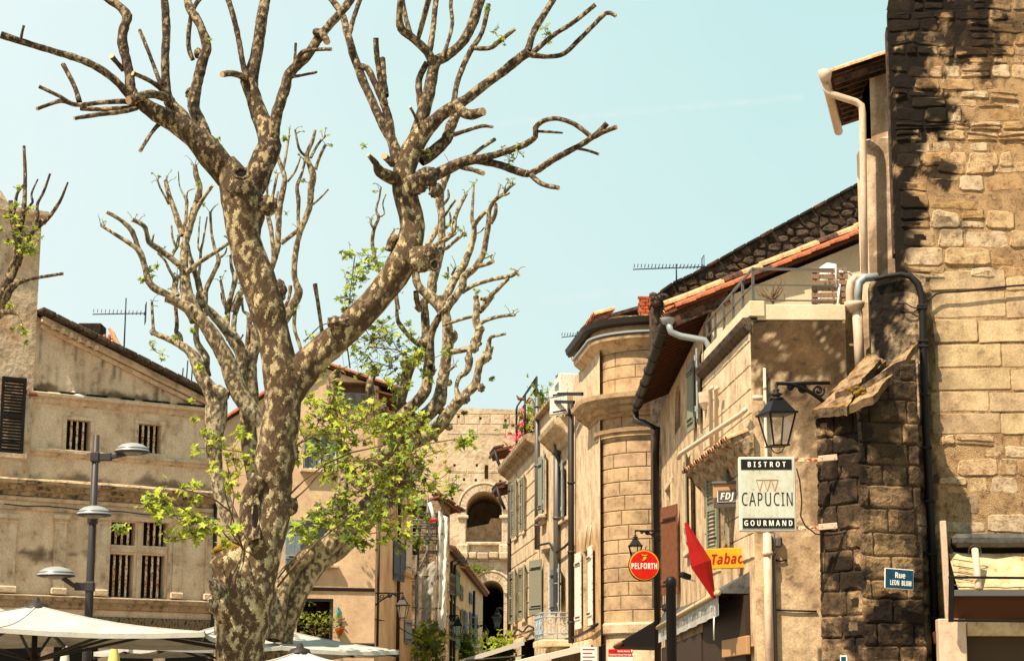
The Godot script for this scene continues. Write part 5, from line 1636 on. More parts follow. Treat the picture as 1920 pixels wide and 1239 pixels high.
# lantern hanging from a scrolled bracket: root on the wall, dir along the bracket
func street_lantern(label: String, root: Vector3, dir: Vector3, reach: float, k: float, hang := 0.1, scrolls := true) -> Node3D:
	dir = dir.normalized()
	var side := dir.cross(Vector3.UP)
	var o := thing("street_lantern", label, "street lantern", Transform3D(Basis(dir, Vector3.UP, side), root), "iron street lanterns")
	var br := MB.new(true)
	br.bar(V(0, 0, 0), V(reach, 0, 0), 0.035 * k + 0.01, 0.045 * k + 0.01)
	if scrolls:
		var pts := []
		for i in 11:
			var t := i / 10.0
			pts.append(V(t * reach * 0.86, -0.42 * reach * pow(1.0 - t, 1.8), 0))
		br.tube(pts, [0.026 * k + 0.008], 6)
		scroll(br, V(reach * 0.22, -reach * 0.13, 0), Vector3.RIGHT, Vector3.UP, reach * 0.12, 1.6, 2.6, 0.016 * k + 0.006)
		scroll(br, V(reach * 0.5, -reach * 0.085, 0), Vector3.RIGHT, Vector3.UP, reach * 0.085, 1.6, 0.4, 0.016 * k + 0.006, -1.0)
		scroll(br, V(reach * 0.74, -reach * 0.06, 0), Vector3.RIGHT, Vector3.UP, reach * 0.06, 1.5, 2.6, 0.014 * k + 0.005)
	put(o, "bracket", br, mats["iron"])
	var L := V(reach, -hang, 0)
	var hook := MB.new(true)
	hook.lathe(L, [W(0.014, hang), W(0.03 * k, hang * 0.9), W(0.02 * k, 0.06 * k), W(0.06 * k, 0.04 * k), W(0.035 * k, 0.0), W(0.10 * k, -0.03 * k), W(0.11 * k, -0.05 * k), W(0.05 * k, -0.07 * k), W(0.13 * k, -0.11 * k), W(0.12 * k, -0.14 * k), W(0.0, -0.14 * k)], 14)
	put(o, "cap", hook, mats["iron"])
	var hood := MB.new()
	var t0 := 0.15 * k
	var t1 := 0.345 * k
	square_cone(hood, L, -0.14 * k, t0, -0.36 * k, t1)
	square_cone(hood, L, -0.36 * k, t1 * 1.14, -0.40 * k, t1 * 1.14)
	put(o, "hood", hood, mats["iron"])
	var fr := MB.new()
	var b1 := 0.19 * k
	for i in 4:
		var a := TAU * (i + 0.5) / 4.0
		var v := V(sin(a), 0, cos(a))
		fr.bar(L + v * t1 * 0.98 + V(0, -0.40 * k, 0), L + v * b1 + V(0, -0.92 * k, 0), 0.026 * k, 0.026 * k)
	square_cone(fr, L, -0.92 * k, b1 * 1.2, -0.95 * k, b1 * 1.2)
	for s in [-1, 1]: fr.tube([L + V(s * b1 * 0.7, -0.95 * k, 0), L + V(s * b1 * 0.4, -1.04 * k, 0), L + V(0, -1.06 * k, 0)], [0.01 * k], 5)
	put(o, "frame", fr, mats["iron"])
	for i in 4:
		var a := TAU * (i + 0.5) / 4.0
		var v := V(sin(a), 0, cos(a))
		var w := V(sin(a + PI / 2), 0, cos(a + PI / 2))
		var g := MB.new()
		g.quad(L + v * b1 + V(0, -0.92 * k, 0), L + w * b1 + V(0, -0.92 * k, 0), L + w * t1 * 0.96 + V(0, -0.4 * k, 0), L + v * t1 * 0.96 + V(0, -0.4 * k, 0))
		put(o, "pane", g, mats["lantern_glass"])
	return o
# the street climbing to the arena
func row_house(label: String, F: Transform3D, u1: float, eave_y: float, m: String, y_base: float, left_flank := true) -> Node3D:
	var b := thing("row_house", label, "house", F, "")
	var roof := [W(0, eave_y), W(u1, eave_y)]
	var mb := MB.new()
	mb.tinted = true
	var st := func(u: float, y: float) -> Color:
		var n := pat.get_noise_2d(u * 1.2 + u1 * 9.0, y * 0.25) * 0.5 + 0.5
		return Color(1, 1, 1).lerp(Color(0.4, 0.28, 0.18), clampf((n - 0.5) * 2.6, 0, 1) * 0.7)
	wall(mb, 0, u1, y_base, roof, [], 0.5, st)
	put(b, "wall", mb, mats[m])
	shell(b, [W(0.01, 0), W(u1, 0), W(u1, eave_y + 0.02), W(0.01, eave_y + 0.02)], -6.0, -0.02, m)
	var rf := MB.new()
	rf.box(V(u1 / 2, eave_y + 0.12, -0.25), V(u1 + 0.2, 0.08, 1.0), Basis(Vector3.RIGHT, 0.28))
	put(b, "eave", rf, mats["wood_eave"])
	var n := int(u1 / 0.26)
	for k in n:
		put(b, "roof_tile", tile_mesh(), mats[["dark_tile", "pale_tile", "dark_tile"][k % 3]], Transform3D(Basis(Vector3.RIGHT, 0.28) * Basis.from_scale(V(1.3, 1.2, 1.6)), V((k + 0.5) * u1 / n, eave_y + 0.13, 0.0)))
	return b
func street_left() -> void:
	# house under repair
	var F := face(765, 1100, 67.0, 842, 1100, 67.5)
	var b := thing("house_under_repair", "house under repair with bare upper floor behind the scaffolding", "house", F)
	var w := on(F, 842, 1100).x
	var yt := on(F, 800, 938).y
	var o1 := rect(F, 772, 985, 790, 1030)
	var o2 := rect(F, 790, 1080, 812, 1180)
	var o3 := rect(F, 775, 948, 800, 972)
	var mb := MB.new()
	mb.tinted = true
	var st := func(u: float, y: float) -> Color:
		var n := pat.get_noise_2d(u * 1.4, y * 0.7 + 30.0) * 0.5 + 0.5
		return Color(1, 1, 1).lerp(Color(0.3, 0.22, 0.16), clampf((n - 0.42) * 3.0, 0, 1) * 0.8)
	wall(mb, 0, w, 0, [W(0, yt), W(w, yt)], [o1, o2, o3], 0.3, st)
	for o in [o1, o2, o3]: reveal(mb, o, 0.3)
	put(b, "wall", mb, mats["old_wall"])
	for o in [o1, o2, o3]:
		var dk := MB.new()
		dk.box(V((o.u0 + o.u1) / 2, (o.y0 + o.y1) / 2, -0.3), V(o.u1 - o.u0, o.y1 - o.y0, 0.02))
		put(b, "window_opening", dk, mats["dark_inside"])
	shell(b, [W(0, 0), W(w, 0), W(w, yt - 0.02), W(0, yt - 0.02)], -4.0, -0.34, "old_wall")
	var rf := MB.new()
	rf.box(V(w - 0.1, yt - 0.1, -0.6), V(0.9, 0.1, 1.8), Basis(Vector3.BACK, -0.55))
	put(b, "roof", rf, mats["wood_eave"])
	for k in 9:
		put(b, "roof_tile", tile_mesh(), mats["dark_tile"], Transform3D(Basis(Vector3.BACK, -0.55) * Basis(Vector3.UP, PI / 2) * Basis.from_scale(V(1.0, 1.0, 0.8)), V(w - 0.4 + 0.7 * (k % 3) / 2.0, yt + 0.15 - 0.43 * (k % 3) / 2.0, 0.25 - 0.3 * (k / 3))))
	# scaffolding: tubes, decks, sheeting
	var S := face(772, 1100, 65.0, 838, 1100, 65.4)
	var s := thing("scaffolding", "steel tube scaffolding with white dust sheets and netting on the narrow street", "scaffolding", S)
	var us := [on(S, 781, 1000).x, on(S, 801, 1000).x, on(S, 819, 1000).x]
	for z in [0.0, -1.0]:
		for u in us:
			var t := MB.new(true)
			t.tube([V(u, 0, z), V(u, on(S, 800, 958).y + rng.randf() * 0.6, z)], [0.032], 6)
			put(s, "upright", t, mats["iron_grey"])
		for py in [962, 976, 985, 1000, 1012, 1032, 1080, 1140, 1180]:
			var t := MB.new(true)
			var y := on(S, 800, py).y
			t.tube([V(us[0] - 0.2, y, z + 0.04), V(us[2] + 0.3, y, z + 0.04)], [0.028], 6)
			put(s, "ledger", t, mats["iron_grey"])
	for py in [1032, 1082, 1182]:
		var t := MB.new()
		t.box(V((us[0] + us[2]) / 2, on(S, 800, py).y, -0.5), V(us[2] - us[0] + 0.4, 0.06, 0.95))
		put(s, "deck", t, mats["pallet"])
	for k in 2:
		var t := MB.new(true)
		t.tube([V(us[k], on(S, 800, 1080 - k * 60).y, 0.06), V(us[k + 1], on(S, 800, 1030 - k * 60).y, 0.06)], [0.024], 6)
		put(s, "brace", t, mats["iron_grey"])
	for q in [[[820, 958], [838, 972], [835, 1190], [819, 1176], "sheeting", 0.12, "dust_sheet"], [[781, 1072], [818, 1048], [819, 1180], [780, 1176], "net", 0.1, "netting"]]:
		var sh := MB.new(true)
		var nx := 10
		var ny := 22
		var G := func(i, j):
			var fx: float = i / float(nx)
			var fy: float = j / float(ny)
			var a: Vector2 = W(q[0][0], q[0][1]).lerp(W(q[1][0], q[1][1]), fx)
			var c: Vector2 = W(q[3][0], q[3][1]).lerp(W(q[2][0], q[2][1]), fx)
			var p := a.lerp(c, fy)
			return pt(S, p.x, p.y, 0.0) + V(0, 0, q[5] + 0.07 * sin(fx * 9.0 + fy * 3.0) + 0.06 * pat.get_noise_2d(fx * 3.0, fy * 9.0) * 2.0)
		for i in nx:
			for j in ny: sh.quad(G.call(i, j + 1), G.call(i + 1, j + 1), G.call(i + 1, j), G.call(i, j))
		put(s, q[6], sh, mats[q[4]])
	var ch := MB.new(true)
	ch.tube([pt(S, 805, 942, 0.1), pt(S, 811, 962, 0.1), pt(S, 814, 980, 0.1)], [0.06], 8)
	put(s, "rubble_chute", ch, mats["white_metal"])
	var rd := MB.new()
	rd.box(pt(S, 812, 976, 0.12), V(0.3, 0.1, 0.1), Basis(Vector3.BACK, 0.15), 0.02)
	put(s, "red_bag", rd, mats["sign_red"])
	plant("dark palm-like plants at the foot of the scaffolding", at(800, 1262, 63.0), 1.4, 0.7, 240, "leaf_green", 0.14)
	plant("leafy plant hanging over the scaffolding's left corner", at(778, 1040, 64.0), 0.6, 0.35, 120, "leaf_green", 0.1)
	# houses beyond
	var F1 := face(836, 1100, 72.0, 862, 1120, 80.0)
	var u1 := on(F1, 862, 1120).x
	var h1 := row_house("ochre row house with tall green shutters past the scaffolding", F1, u1, on(F1, 850, 1046).y, "plaster_ochre", 0)
	for q in [[853, 1068, 862, 1116], [853, 1156, 862, 1216]]:
		var r := rect(F1, q[0], q[1], q[2], q[3], 0.1)
		shutter(h1, r.u0, r.y0, r.y1, r.u1 - r.u0, 1, 0, "shutter_green", "board", Transform3D.IDENTITY, 0.1)
	for px in [845, 851]:
		var p := MB.new(true)
		var q := pt(F1, px, 1130, 0.08)
		p.tube([V(q.x + 0.5, on(F1, 850, 1052).y, 0.5), V(q.x, on(F1, 850, 1062).y, 0.1), V(q.x, 2.0, 0.1)], [0.055], 8)
		put(h1, "downpipe", p, mats["pipe_dark"])
	var s1 := MB.new()
	flat_moulding(s1, [W(0, -0.08), W(0.08, -0.05), W(0.08, 0.05), W(0, 0.08)], 0.0, u1, on(F1, 848, 1130).y)
	put(h1, "string_course", s1, mats["limestone"])
	var w1 := rect(F1, 838, 1075, 843, 1115)
	var w2 := rect(F1, 838, 1165, 843, 1200)
	for r in [w1, w2]: shutter(h1, r.u0, r.y0, r.y1, r.u1 - r.u0, 1, 6, "wood_old", "louvre")
	var F2 := face(862, 1120, 80.5, 878, 1130, 87.0)
	var u2 := on(F2, 878, 1130).x
	var h2 := row_house("narrow sand-coloured row house with slate blue shutters up the street", F2, u2, on(F2, 870, 1073).y, "plaster_ochre", 0)
	for q in [[863, 1098, 868, 1125], [871, 1146, 876, 1202], [863, 1140, 868, 1200]]:
		var r := rect(F2, q[0], q[1], q[2], q[3], 0.06)
		shutter(h2, r.u0, r.y0, r.y1, r.u1 - r.u0, 1, 0, "shutter_slate" if q[0] == 871 else "wood_old", "louvre", Transform3D.IDENTITY, 0.06)
	var F3 := face(878, 1130, 87.5, 905, 1150, 101.0)
	var u3 := on(F3, 905, 1150).x
	var h3 := row_house("last row house before the arena, slate shutters and a sloping tiled eave", F3, u3, on(F3, 892, 1100).y, "plaster_sand", 0)
	for q in [[881, 1149, 886, 1206], [890, 1152, 895, 1208], [881, 1112, 885, 1132]]:
		var r := rect(F3, q[0], q[1], q[2], q[3], 0.06)
		shutter(h3, r.u0, r.y0, r.y1, r.u1 - r.u0, 1, 0, "shutter_slate", "louvre", Transform3D.IDENTITY, 0.06)
	var p := MB.new(true)
	p.tube([pt(F3, 889, 1108, 0.2), pt(F3, 887, 1200, 0.1)], [0.06], 8)
	put(h3, "downpipe", p, mats["pipe_dark"])
	street_lantern("black lantern reaching over the street from the green-shuttered house", F1 * pt(F1, 838, 1154, 0.0) + V(0, 0, 0.1), V(1, 0, 0.15), 0.42, 0.7)
	street_lantern("small lantern bracket on the last house before the arena", F3 * pt(F3, 892, 1172, 0.0), V(1, 0, 0.3), 0.5, 0.5)
	plant("dark hedge plants along the foot of the street houses", at(872, 1262, 80.0), 1.5, 0.6, 240, "leaf_green", 0.16)
	# people far up the street
	for k in [[897, 1222, "sign_pale", "distant person in a pale top walking under the lower arch, left of the other"], [905, 1224, "sign_grey", "distant person in dark clothes under the lower arch, right of the pale one"]]:
		person(k[3], at(k[0], k[1] + 58, 118.0), k[2])
func person(label: String, base: Vector3, cloth: String) -> void:
	var o := thing("person", label, "person", shift(base), "")
	# one continuous figure: legs, trunk, arms and head from blended capsules sampled as lofts
	var mb := MB.new(true)
	for s in [-1, 1]:
		mb.tube([V(0.1 * s, 0.9, 0), V(0.1 * s, 0.48, 0.03 * s), V(0.1 * s, 0.06, 0.06 * s), V(0.1 * s, 0.0, 0.12)], [0.09, 0.065, 0.045, 0.05], 8)
		mb.tube([V(0.19 * s, 1.42, 0), V(0.25 * s, 1.15, 0), V(0.24 * s, 0.85, 0.06)], [0.055, 0.045, 0.035], 8)
	mb.tube([V(0, 0.82, 0), V(0, 1.0, 0), V(0, 1.3, 0), V(0, 1.46, 0), V(0, 1.52, 0)], [0.15, 0.16, 0.19, 0.13, 0.06], 10)
	put(o, "body", mb, mats[cloth])
	var h := MB.new(true)
	h.ball(V(0, 1.64, 0.0), V(0.085, 0.12, 0.1), 10)
	h.tube([V(0, 1.5, 0), V(0, 1.58, 0)], [0.05], 8)
	put(o, "head", h, mats["skin"])
	var hr := MB.new(true)
	hr.ball(V(0, 1.68, -0.02), V(0.092, 0.1, 0.1), 10)
	put(o, "hair", hr, mats["pipe_dark"])
func arena() -> void:
	var F := face(838, 900, 138.0, 985, 900, 138.0)
	var b := thing("arena_tower", "tall pale stone tower of an ancient arena with two stacked round arches", "tower", F)
	var uL := 0.0
	var uR := on(F, 1010, 900).x
	var top := [W(0, on(F, 840, 770).y), W(on(F, 878, 765).x, on(F, 878, 764).y), W(on(F, 900, 765).x, on(F, 900, 766).y), W(on(F, 962, 768).x, on(F, 962, 768).y), W(uR, on(F, 962, 768).y)]
	var a1 := rect(F, 874, 921, 941, 1016, 0.0, true)
	a1.rise = (a1.u1 - a1.u0) * 0.52
	var a2 := rect(F, 896, 1088, 944, 1330, 0.0, true)
	a2.rise = (a2.u1 - a2.u0) * 0.5
	var slit := rect(F, 908.5, 871, 915.5, 898, 0.0, true)
	var ops := [a1, a2, slit]
	for q in [[860, 781], [901, 784], [948, 788], [870, 899], [892, 900], [894, 872], [852, 872], [938, 902], [848, 935]]: ops.append(rect(F, q[0] - 2.2, q[1] - 2.4, q[0] + 2.2, q[1] + 2.6))
	var st := func(u: float, y: float) -> Color:
		var n := pat.get_noise_2d(u * 0.25, y * 0.12) * 0.5 + 0.5
		var n2 := pat.get_noise_2d(u * 1.2, y * 0.5 + 9.0) * 0.5 + 0.5
		return Color(1, 1, 1).lerp(Color(0.62, 0.5, 0.38), clampf((n - 0.45) * 2.5, 0, 1) * 0.6).lerp(Color(0.35, 0.28, 0.22), clampf((n2 - 0.66) * 4.0, 0, 1) * 0.6)
	var mb := MB.new()
	mb.tinted = true
	wall(mb, uL, uR, 0, top, ops, 0.45, st)
	reveal(mb, a1, 7.5, true); reveal(mb, a2, 9.0); reveal(mb, slit, 0.8, true)
	for i in range(3, ops.size()): reveal(mb, ops[i], 0.7, true)
	put(b, "wall", mb, mats["arena"])
	var hole := MB.new()
	hole.box(V((a2.u0 + a2.u1) / 2, (a2.y0 + a2.y1) / 2, -9.05), V(a2.u1 - a2.u0 + 0.4, a2.y1 - a2.y0 + 0.4, 0.05))
	for k in [[3, 0.6], [4, 0.6], [5, 0.6]]: pass
	put(b, "dark_passage", hole, mats["dark_inside"])
	# piers and vault behind the front, so that the arches read as deep
	shell(b, [W(uL, 0), W(a2.u0 - 0.3, 0), W(a2.u0 - 0.3, a1.y0 - 0.4), W(uL, a1.y0 - 0.4)], -12.0, -0.9, "arena", Transform3D.IDENTITY, "pier")
	shell(b, [W(a2.u1 + 0.3, 0), W(uR, 0), W(uR, a1.y0 - 0.4), W(a2.u1 + 0.3, a1.y0 - 0.4)], -12.0, -0.9, "arena", Transform3D.IDENTITY, "pier")
	shell(b, [W(uL, a1.y0 - 0.4), W(uR, a1.y0 - 0.4), W(uR, top[3].y - 0.3), W(uL, top[0].y - 0.3)], -12.0, -7.6, "arena")
	var side := MB.new()
	side.quad(V(uL, 0, -12), V(uL, 0, 0), V(uL, top[0].y, 0), V(uL, top[0].y, -12))
	side.quad(V(uL, top[0].y, 0), V(uR, top[0].y, 0), V(uR, top[0].y - 0.2, -12), V(uL, top[0].y - 0.2, -12))
	put(b, "side_wall", side, mats["arena"])
	# the broken inner wall seen in the upper arch
	var inn := MB.new()
	inn.prism(PackedVector2Array([W(a1.u0, a1.y0), W(a1.u1, a1.y0), W(a1.u1, a1.y0 + 1.9), W(a1.u1 - 0.8, a1.y0 + 1.9), W(a1.u1 - 0.95, a1.y0 + 1.5), W(a1.u0, a1.y0 + 1.2)]), -3.95, -2.6)
	put(b, "inner_wall", inn, mats["stone_rose"])
	# wedge stones of the arches
	for q in [[a1, 0.42, 17], [a2, 0.5, 13]]:
		var o: Dictionary = q[0]
		var c: float = (o.u0 + o.u1) / 2
		var hw: float = (o.u1 - o.u0) / 2
		var ys: float = o.y1 - o.rise
		for k in q[2]:
			var t0: float = PI * (k + 0.03) / q[2]
			var t1: float = PI * (k + 0.97) / q[2]
			var v := MB.new()
			v.tinted = true
			v.col = tint(Color(1, 1, 1), 0.1)
			var P := func(t, r): return W(c + cos(t) * (hw + r), ys + sin(t) * (o.rise + r))
			v.prism(PackedVector2Array([P.call(t0, 0.0), P.call(t0, q[1]), P.call((t0 + t1) / 2, q[1] + 0.01), P.call(t1, q[1]), P.call(t1, 0.0), P.call((t0 + t1) / 2, 0.005)]), -0.05, 0.1 + rng.randf() * 0.04)
			put(b, "arch_stone", v, mats["arena"])
		var arch := MB.new(true)
		var pts := []
		for k in 25: pts.append(V(c + cos(PI * k / 24.0) * (hw + q[1] + 0.14), ys + sin(PI * k / 24.0) * (o.rise + q[1] + 0.14), 0.06))
		arch.tube(pts, [0.1], 6)
		put(b, "hood_mould", arch, mats["arena"])
	# pilasters and imposts of the upper storey, sill, broken cornice
	var yi := on(F, 860, 972).y
	var y0: float = a1.y0
	for q in [[on(F, 862, 990).x, a1.u0], [a1.u1, on(F, 957, 990).x]]:
		var bb := MB.new()
		bb.box(V((q[0] + q[1]) / 2, (yi + y0 - 1.0) / 2, 0.12), V(q[1] - q[0], yi - y0 + 1.0, 0.24), Basis.IDENTITY, 0.05)
		bb.box(V((q[0] + q[1]) / 2, yi + 0.1, 0.2), V(q[1] - q[0] + 0.35, 0.22, 0.42), Basis.IDENTITY, 0.06)
		bb.box(V((q[0] + q[1]) / 2, y0 - 0.6, 0.22), V(q[1] - q[0] + 0.4, 0.9, 0.46), Basis.IDENTITY, 0.12)
		put(b, "pilaster", bb, mats["arena"])
	var sl := MB.new()
	sl.box(V((a1.u0 + a1.u1) / 2, y0 - 0.12, 0.14), V(a1.u1 - a1.u0, 0.22, 0.3), Basis.IDENTITY, 0.05)
	put(b, "sill", sl, mats["arena"])
	var yc := on(F, 900, 1042).y
	var u := uL - 0.2
	while u < uR:
		var w := rn(0.5, 1.0)
		var m := MB.new()
		m.tinted = true
		m.col = tint(Color(0.9, 0.9, 0.9), 0.15)
		m.box(V(u + w / 2, yc + rn(-0.04, 0.06), 0.2), V(w - 0.04, 0.4 + rng.randf() * 0.12, 0.5 + rng.randf() * 0.3), Basis(Vector3.UP, rn(-0.05, 0.05)), 0.07)
		put(b, "cornice_stone", m, mats["arena"])
		u += w
	# big blocks in courses that can still be told apart
	ashlar(b, uL, uR, on(F, 900, 1120).y, yc - 0.2, 0.62, 1.35, [{"u0": a2.u0 - 0.7, "u1": a2.u1 + 0.7, "y0": 0.0, "y1": a2.y1 + 0.72}], "arena", 0.05, 0.05, Transform3D.IDENTITY, "stone", 60, 0.03)
	ashlar(b, uL, uR, on(F, 900, 917).y, on(F, 900, 880).y, 0.55, 1.5, [{"u0": a1.u0 - 0.7, "u1": a1.u1 + 0.7, "y0": 0.0, "y1": a1.y1 + 0.75}, slit, ops[6], ops[7]], "arena", 0.03, 0.05, Transform3D.IDENTITY, "stone", 60, 0.03)
	ashlar(b, uL, uR, on(F, 900, 815).y, top[3].y - 0.25, 0.7, 1.7, ops.slice(3), "arena", 0.035, 0.06, Transform3D.IDENTITY, "stone", 60, 0.03)
	plant("tuft of weeds growing on the ledge above the arena's lower arch", F * V(on(F, 886, 1075).x, on(F, 886, 1076).y, 0.35), 0.5, 1.0, 110, "leaf_dark", 0.16)
	# lower wing beside it
	var F2 := face(770, 900, 143.0, 846, 900, 143.0)
	var w2 := thing("arena_wing", "plain pale wing of the arena left of the tower, half hidden by leaves", "building", F2)
	var ww := on(F2, 846, 900).x
	var yt := on(F2, 820, 800).y
	var m2 := MB.new()
	m2.tinted = true
	wall(m2, 0, ww, 0, [W(0, yt - 1.2), W(ww * 0.5, yt), W(ww, yt)], [], 0.7, st)
	put(w2, "wall", m2, mats["arena"])
	shell(w2, [W(0, 0), W(ww, 0), W(ww, yt - 0.02), W(ww * 0.5, yt - 0.02), W(0, yt - 1.22)], -8.0, -0.03, "arena")
	street_lantern("dark street lantern against the arena's lower arch", at(944, 1140, 100.0), V(-1, 0, 0.05), 0.32, 0.95)
# right side of the street
func downpipe(parent: Node3D, F: Transform3D, px: float, y0: float, y1: float, r: float, m: String, z := 0.09, py := 900.0) -> void:
	var u := on(F, px, py, z).x
	var a := on(F, px, y0, z).y
	var b := maxf(0.05, on(F, px, y1, z).y)
	var mb := MB.new(true)
	mb.tube([V(u, a, z), V(u, b, z)], [r], 10)
	var o := put(parent, "downpipe", mb, mats[m])
	var c := MB.new(true)
	var y := a - 0.3
	while y > maxf(b, 1.0):
		c.tube([V(u, y - 0.03, z), V(u, y + 0.03, z)], [r * 1.25], 10)
		y -= 1.9
	put(o, "pipe_clip", c, mats[m])
func slab_roof(parent: Node3D, u0: float, u1: float, y: float, z0: float, z1: float, m: String) -> void:
	var mb := MB.new()
	mb.box(V((u0 + u1) / 2, y, (z0 + z1) / 2), V(u1 - u0, 0.08, z1 - z0))
	put(parent, "flat_roof", mb, mats[m])
func shutter_row() -> void:
	var F := face(953, 1100, 72.0, 1122, 1100, 50.0)
# far block with drafted courses and louvred shutters
	var b := thing("corner_block", "pale stone block with drafted joints and four louvred shutter pairs, a terrace on top", "house", F)
	var u0 := 0.0
	var u1 := on(F, 1008, 1000).x
	var yc := on(F, 980, 856).y
	var ops := []
	for q in [[968.6, 902, 972.4, 1006], [984.4, 893, 987.6, 995], [966.4, 1070, 970.8, 1168], [984.2, 1062, 989.0, 1160]]: ops.append(rect(F, q[0], q[1], q[2], q[3]))
	var mb := MB.new()
	wall(mb, u0, u1, on(F, 980, 1190).y, [W(u0, yc), W(u1, yc)], ops, 1.5)
	for o in ops: reveal(mb, o, 0.25)
	put(b, "wall", mb, mats["limestone"])
	ashlar(b, u0, u1, on(F, 980, 1188).y, yc - 0.25, 0.47, 1.3, ops, "limestone", 0.035, 0.03, Transform3D.IDENTITY, "stone", 220, 0.016)
	for o in ops:
		glazed(b, o, 2, 2, "wood_old", 0.2)
		var m := MB.new()
		surround(m, o, 0.12, 0.06)
		put(b, "window_frame", m, mats["limestone"])
		shutter(b, o.u0 - 0.02, o.y0, o.y1, (o.u1 - o.u0) * 0.62, -1, 10, "shutter_sage", "louvre", Transform3D.IDENTITY, 0.09)
		shutter(b, o.u1 + 0.02, o.y0, o.y1, (o.u1 - o.u0) * 0.62, 1, 9, "shutter_sage", "louvre", Transform3D.IDENTITY, 0.09)
	var cor := MB.new()
	flat_moulding(cor, [W(0, -0.3), W(0.1, -0.25), W(0.14, -0.1), W(0.34, -0.05), W(0.4, 0.04), W(0.42, 0.16), W(0.3, 0.2), W(0, 0.22)], u0 - 0.1, u1 + 0.05, yc)
	put(b, "cornice", cor, mats["old_wall"])
	slab_roof(b, u0, u1, yc + 0.1, -6.0, 0.0, "limestone")
	shell(b, [W(u0, 0), W(u1, 0), W(u1, yc), W(u0, yc)], -6.0, -0.5, "limestone")
	# shop below with its dark recess
	var bs := MB.new()
	wall(bs, u0, u1, 0, [W(u0, on(F, 980, 1190).y), W(u1, on(F, 980, 1190).y)], [{"u0": 1.0, "u1": u1 - 0.8, "y0": 0.0, "y1": on(F, 980, 1203).y, "arch": false}], 2.0)
	put(b, "shop_wall", bs, mats["plaster_sand"])
	var ds := MB.new()
	ds.box(V(u1 / 2, 2.0, -0.45), V(u1 - 1.0, 4.0, 0.05))
	put(b, "shop_window", ds, mats["dark_inside"])
	downpipe(b, F, 955, 905, 1230, 0.07, "pipe_dark", 0.1, 1050)
	var cb := MB.new(true)
	var pts := []
	for k in 14: pts.append(V(lerpf(0.1, u1, k / 13.0), on(F, 980, 1189).y + 0.12 * sin(k * 1.3) * 0.6 + 0.1, 0.12))
	cb.tube(pts, [0.03], 5)
	put(b, "wire", cb, mats["cable"])
	# eave of the lower neighbour beyond, seen past the corner
	var ev := thing("far_eave", "dark projecting tiled eave with gutter just beyond the drafted stone block", "eave", F)
	for q in [[-0.3, 912, 1.0], [-1.2, 838, 0.9]]:
		var m := MB.new()
		var y := on(F, 950, q[1]).y
		m.box(V(q[0] - 1.0, y, 0.05), V(2.0, 0.1, 0.6), Basis(Vector3.RIGHT, 0.25))
		for k in 6: m.box(V(q[0] - 1.9 + k * 0.35, y - 0.12, 0.05), V(0.1, 0.14, 0.55), Basis(Vector3.RIGHT, 0.25))
		put(ev, "eave_boards", m, mats["wood_eave"])
		for k in 8: put(ev, "roof_tile", tile_mesh(), mats["dark_tile"], Transform3D(Basis(Vector3.RIGHT, 0.25) * Basis.from_scale(V(1.3, 1.0, 0.9)), V(q[0] - 1.95 + k * 0.26, y + 0.06, 0.22)))
		var g := MB.new(true)
		g.tube([V(q[0] - 2.0, y - 0.1, 0.4), V(q[0] + 0.05, y - 0.1, 0.4), V(q[0] + 0.1, y - 0.5, 0.3), V(q[0] + 0.15, y - 0.9, 0.12)], [0.06], 8)
		put(ev, "gutter", g, mats["pipe_dark"])
	var ew := MB.new()
	ew.box(V(-2.0, on(F, 950, 905).y * 0.5, -1.6), V(4.0, on(F, 950, 830).y * 1.0 - 0.4, 3.0))
	# roof terrace: iron arbour, flowers, a small tiled house behind
	var T := thing("roof_arbour", "black iron arbour frame standing on the terrace of the drafted stone block", "arbour", F)
	var q0 := pt(F, 968, 860, -0.2)
	var q1 := pt(F, 1006, 826, -0.2)
	var h0 := on(F, 968, 766, -0.2).y
	var h1 := on(F, 1008, 704, -0.2).y
	for z in [-0.2, -1.5]:
		for u in [q0.x, q0.x + (q1.x - q0.x) * 0.45, q1.x]:
			var t: float = (u - q0.x) / (q1.x - q0.x)
			var m := MB.new(true)
			m.tube([V(u, yc + 0.15, z), V(u, lerpf(h0, h1, t), z)], [0.035], 6)
			put(T, "post", m, mats["iron"])
		for d in [0.0, 0.35]:
			var m := MB.new(true)
			m.tube([V(q0.x, h0 - d - 0.25, z), V(q0.x + 0.25, h0 - d + 0.05, z), V(q1.x, h1 - d, z)], [0.03], 6)
			put(T, "rafter", m, mats["iron"])
		for k in 2:
			var m := MB.new(true)
			var c := lerpf(q0.x, q1.x, 0.25 + 0.5 * k)
			var pp := []
			for i in 11: pp.append(V(c - cos(PI * i / 10.0) * (q1.x - q0.x) * 0.2, lerpf(h0, h1, 0.25 + 0.5 * k) - 1.5 + sin(PI * i / 10.0) * 1.0, z))
			m.tube(pp, [0.02], 5)
			put(T, "arch", m, mats["iron"])
		for y in [yc + 1.1, yc + 2.3]:
			var m := MB.new()
			m.bar(V(q0.x, y, z), V(q1.x, y, z), 0.03, 0.03)
			put(T, "rail", m, mats["iron"])
	plant("pink flowering shrub on the terrace under the iron arbour", F * V(q0.x + 2.4, yc + 0.15, -0.5), 1.6, 0.8, 260, "leaf_green", 0.13, "flower_pink")
	plant("green climbing plant in the right corner of the terrace", F * V(q1.x - 0.7, yc + 0.15, -0.5), 2.0, 0.55, 240, "leaf_dark", 0.13)
	var H := thing("terrace_house", "small tiled house set back on the terrace behind the iron arbour", "house", F)
	var hb := MB.new()
	var hy := on(F, 985, 790, -2.6).y
	hb.box(V((q0.x + q1.x) / 2, (yc + hy) / 2, -3.6), V(q1.x - q0.x + 0.6, hy - yc, 2.0))
	put(H, "wall", hb, mats["plaster_sand"])
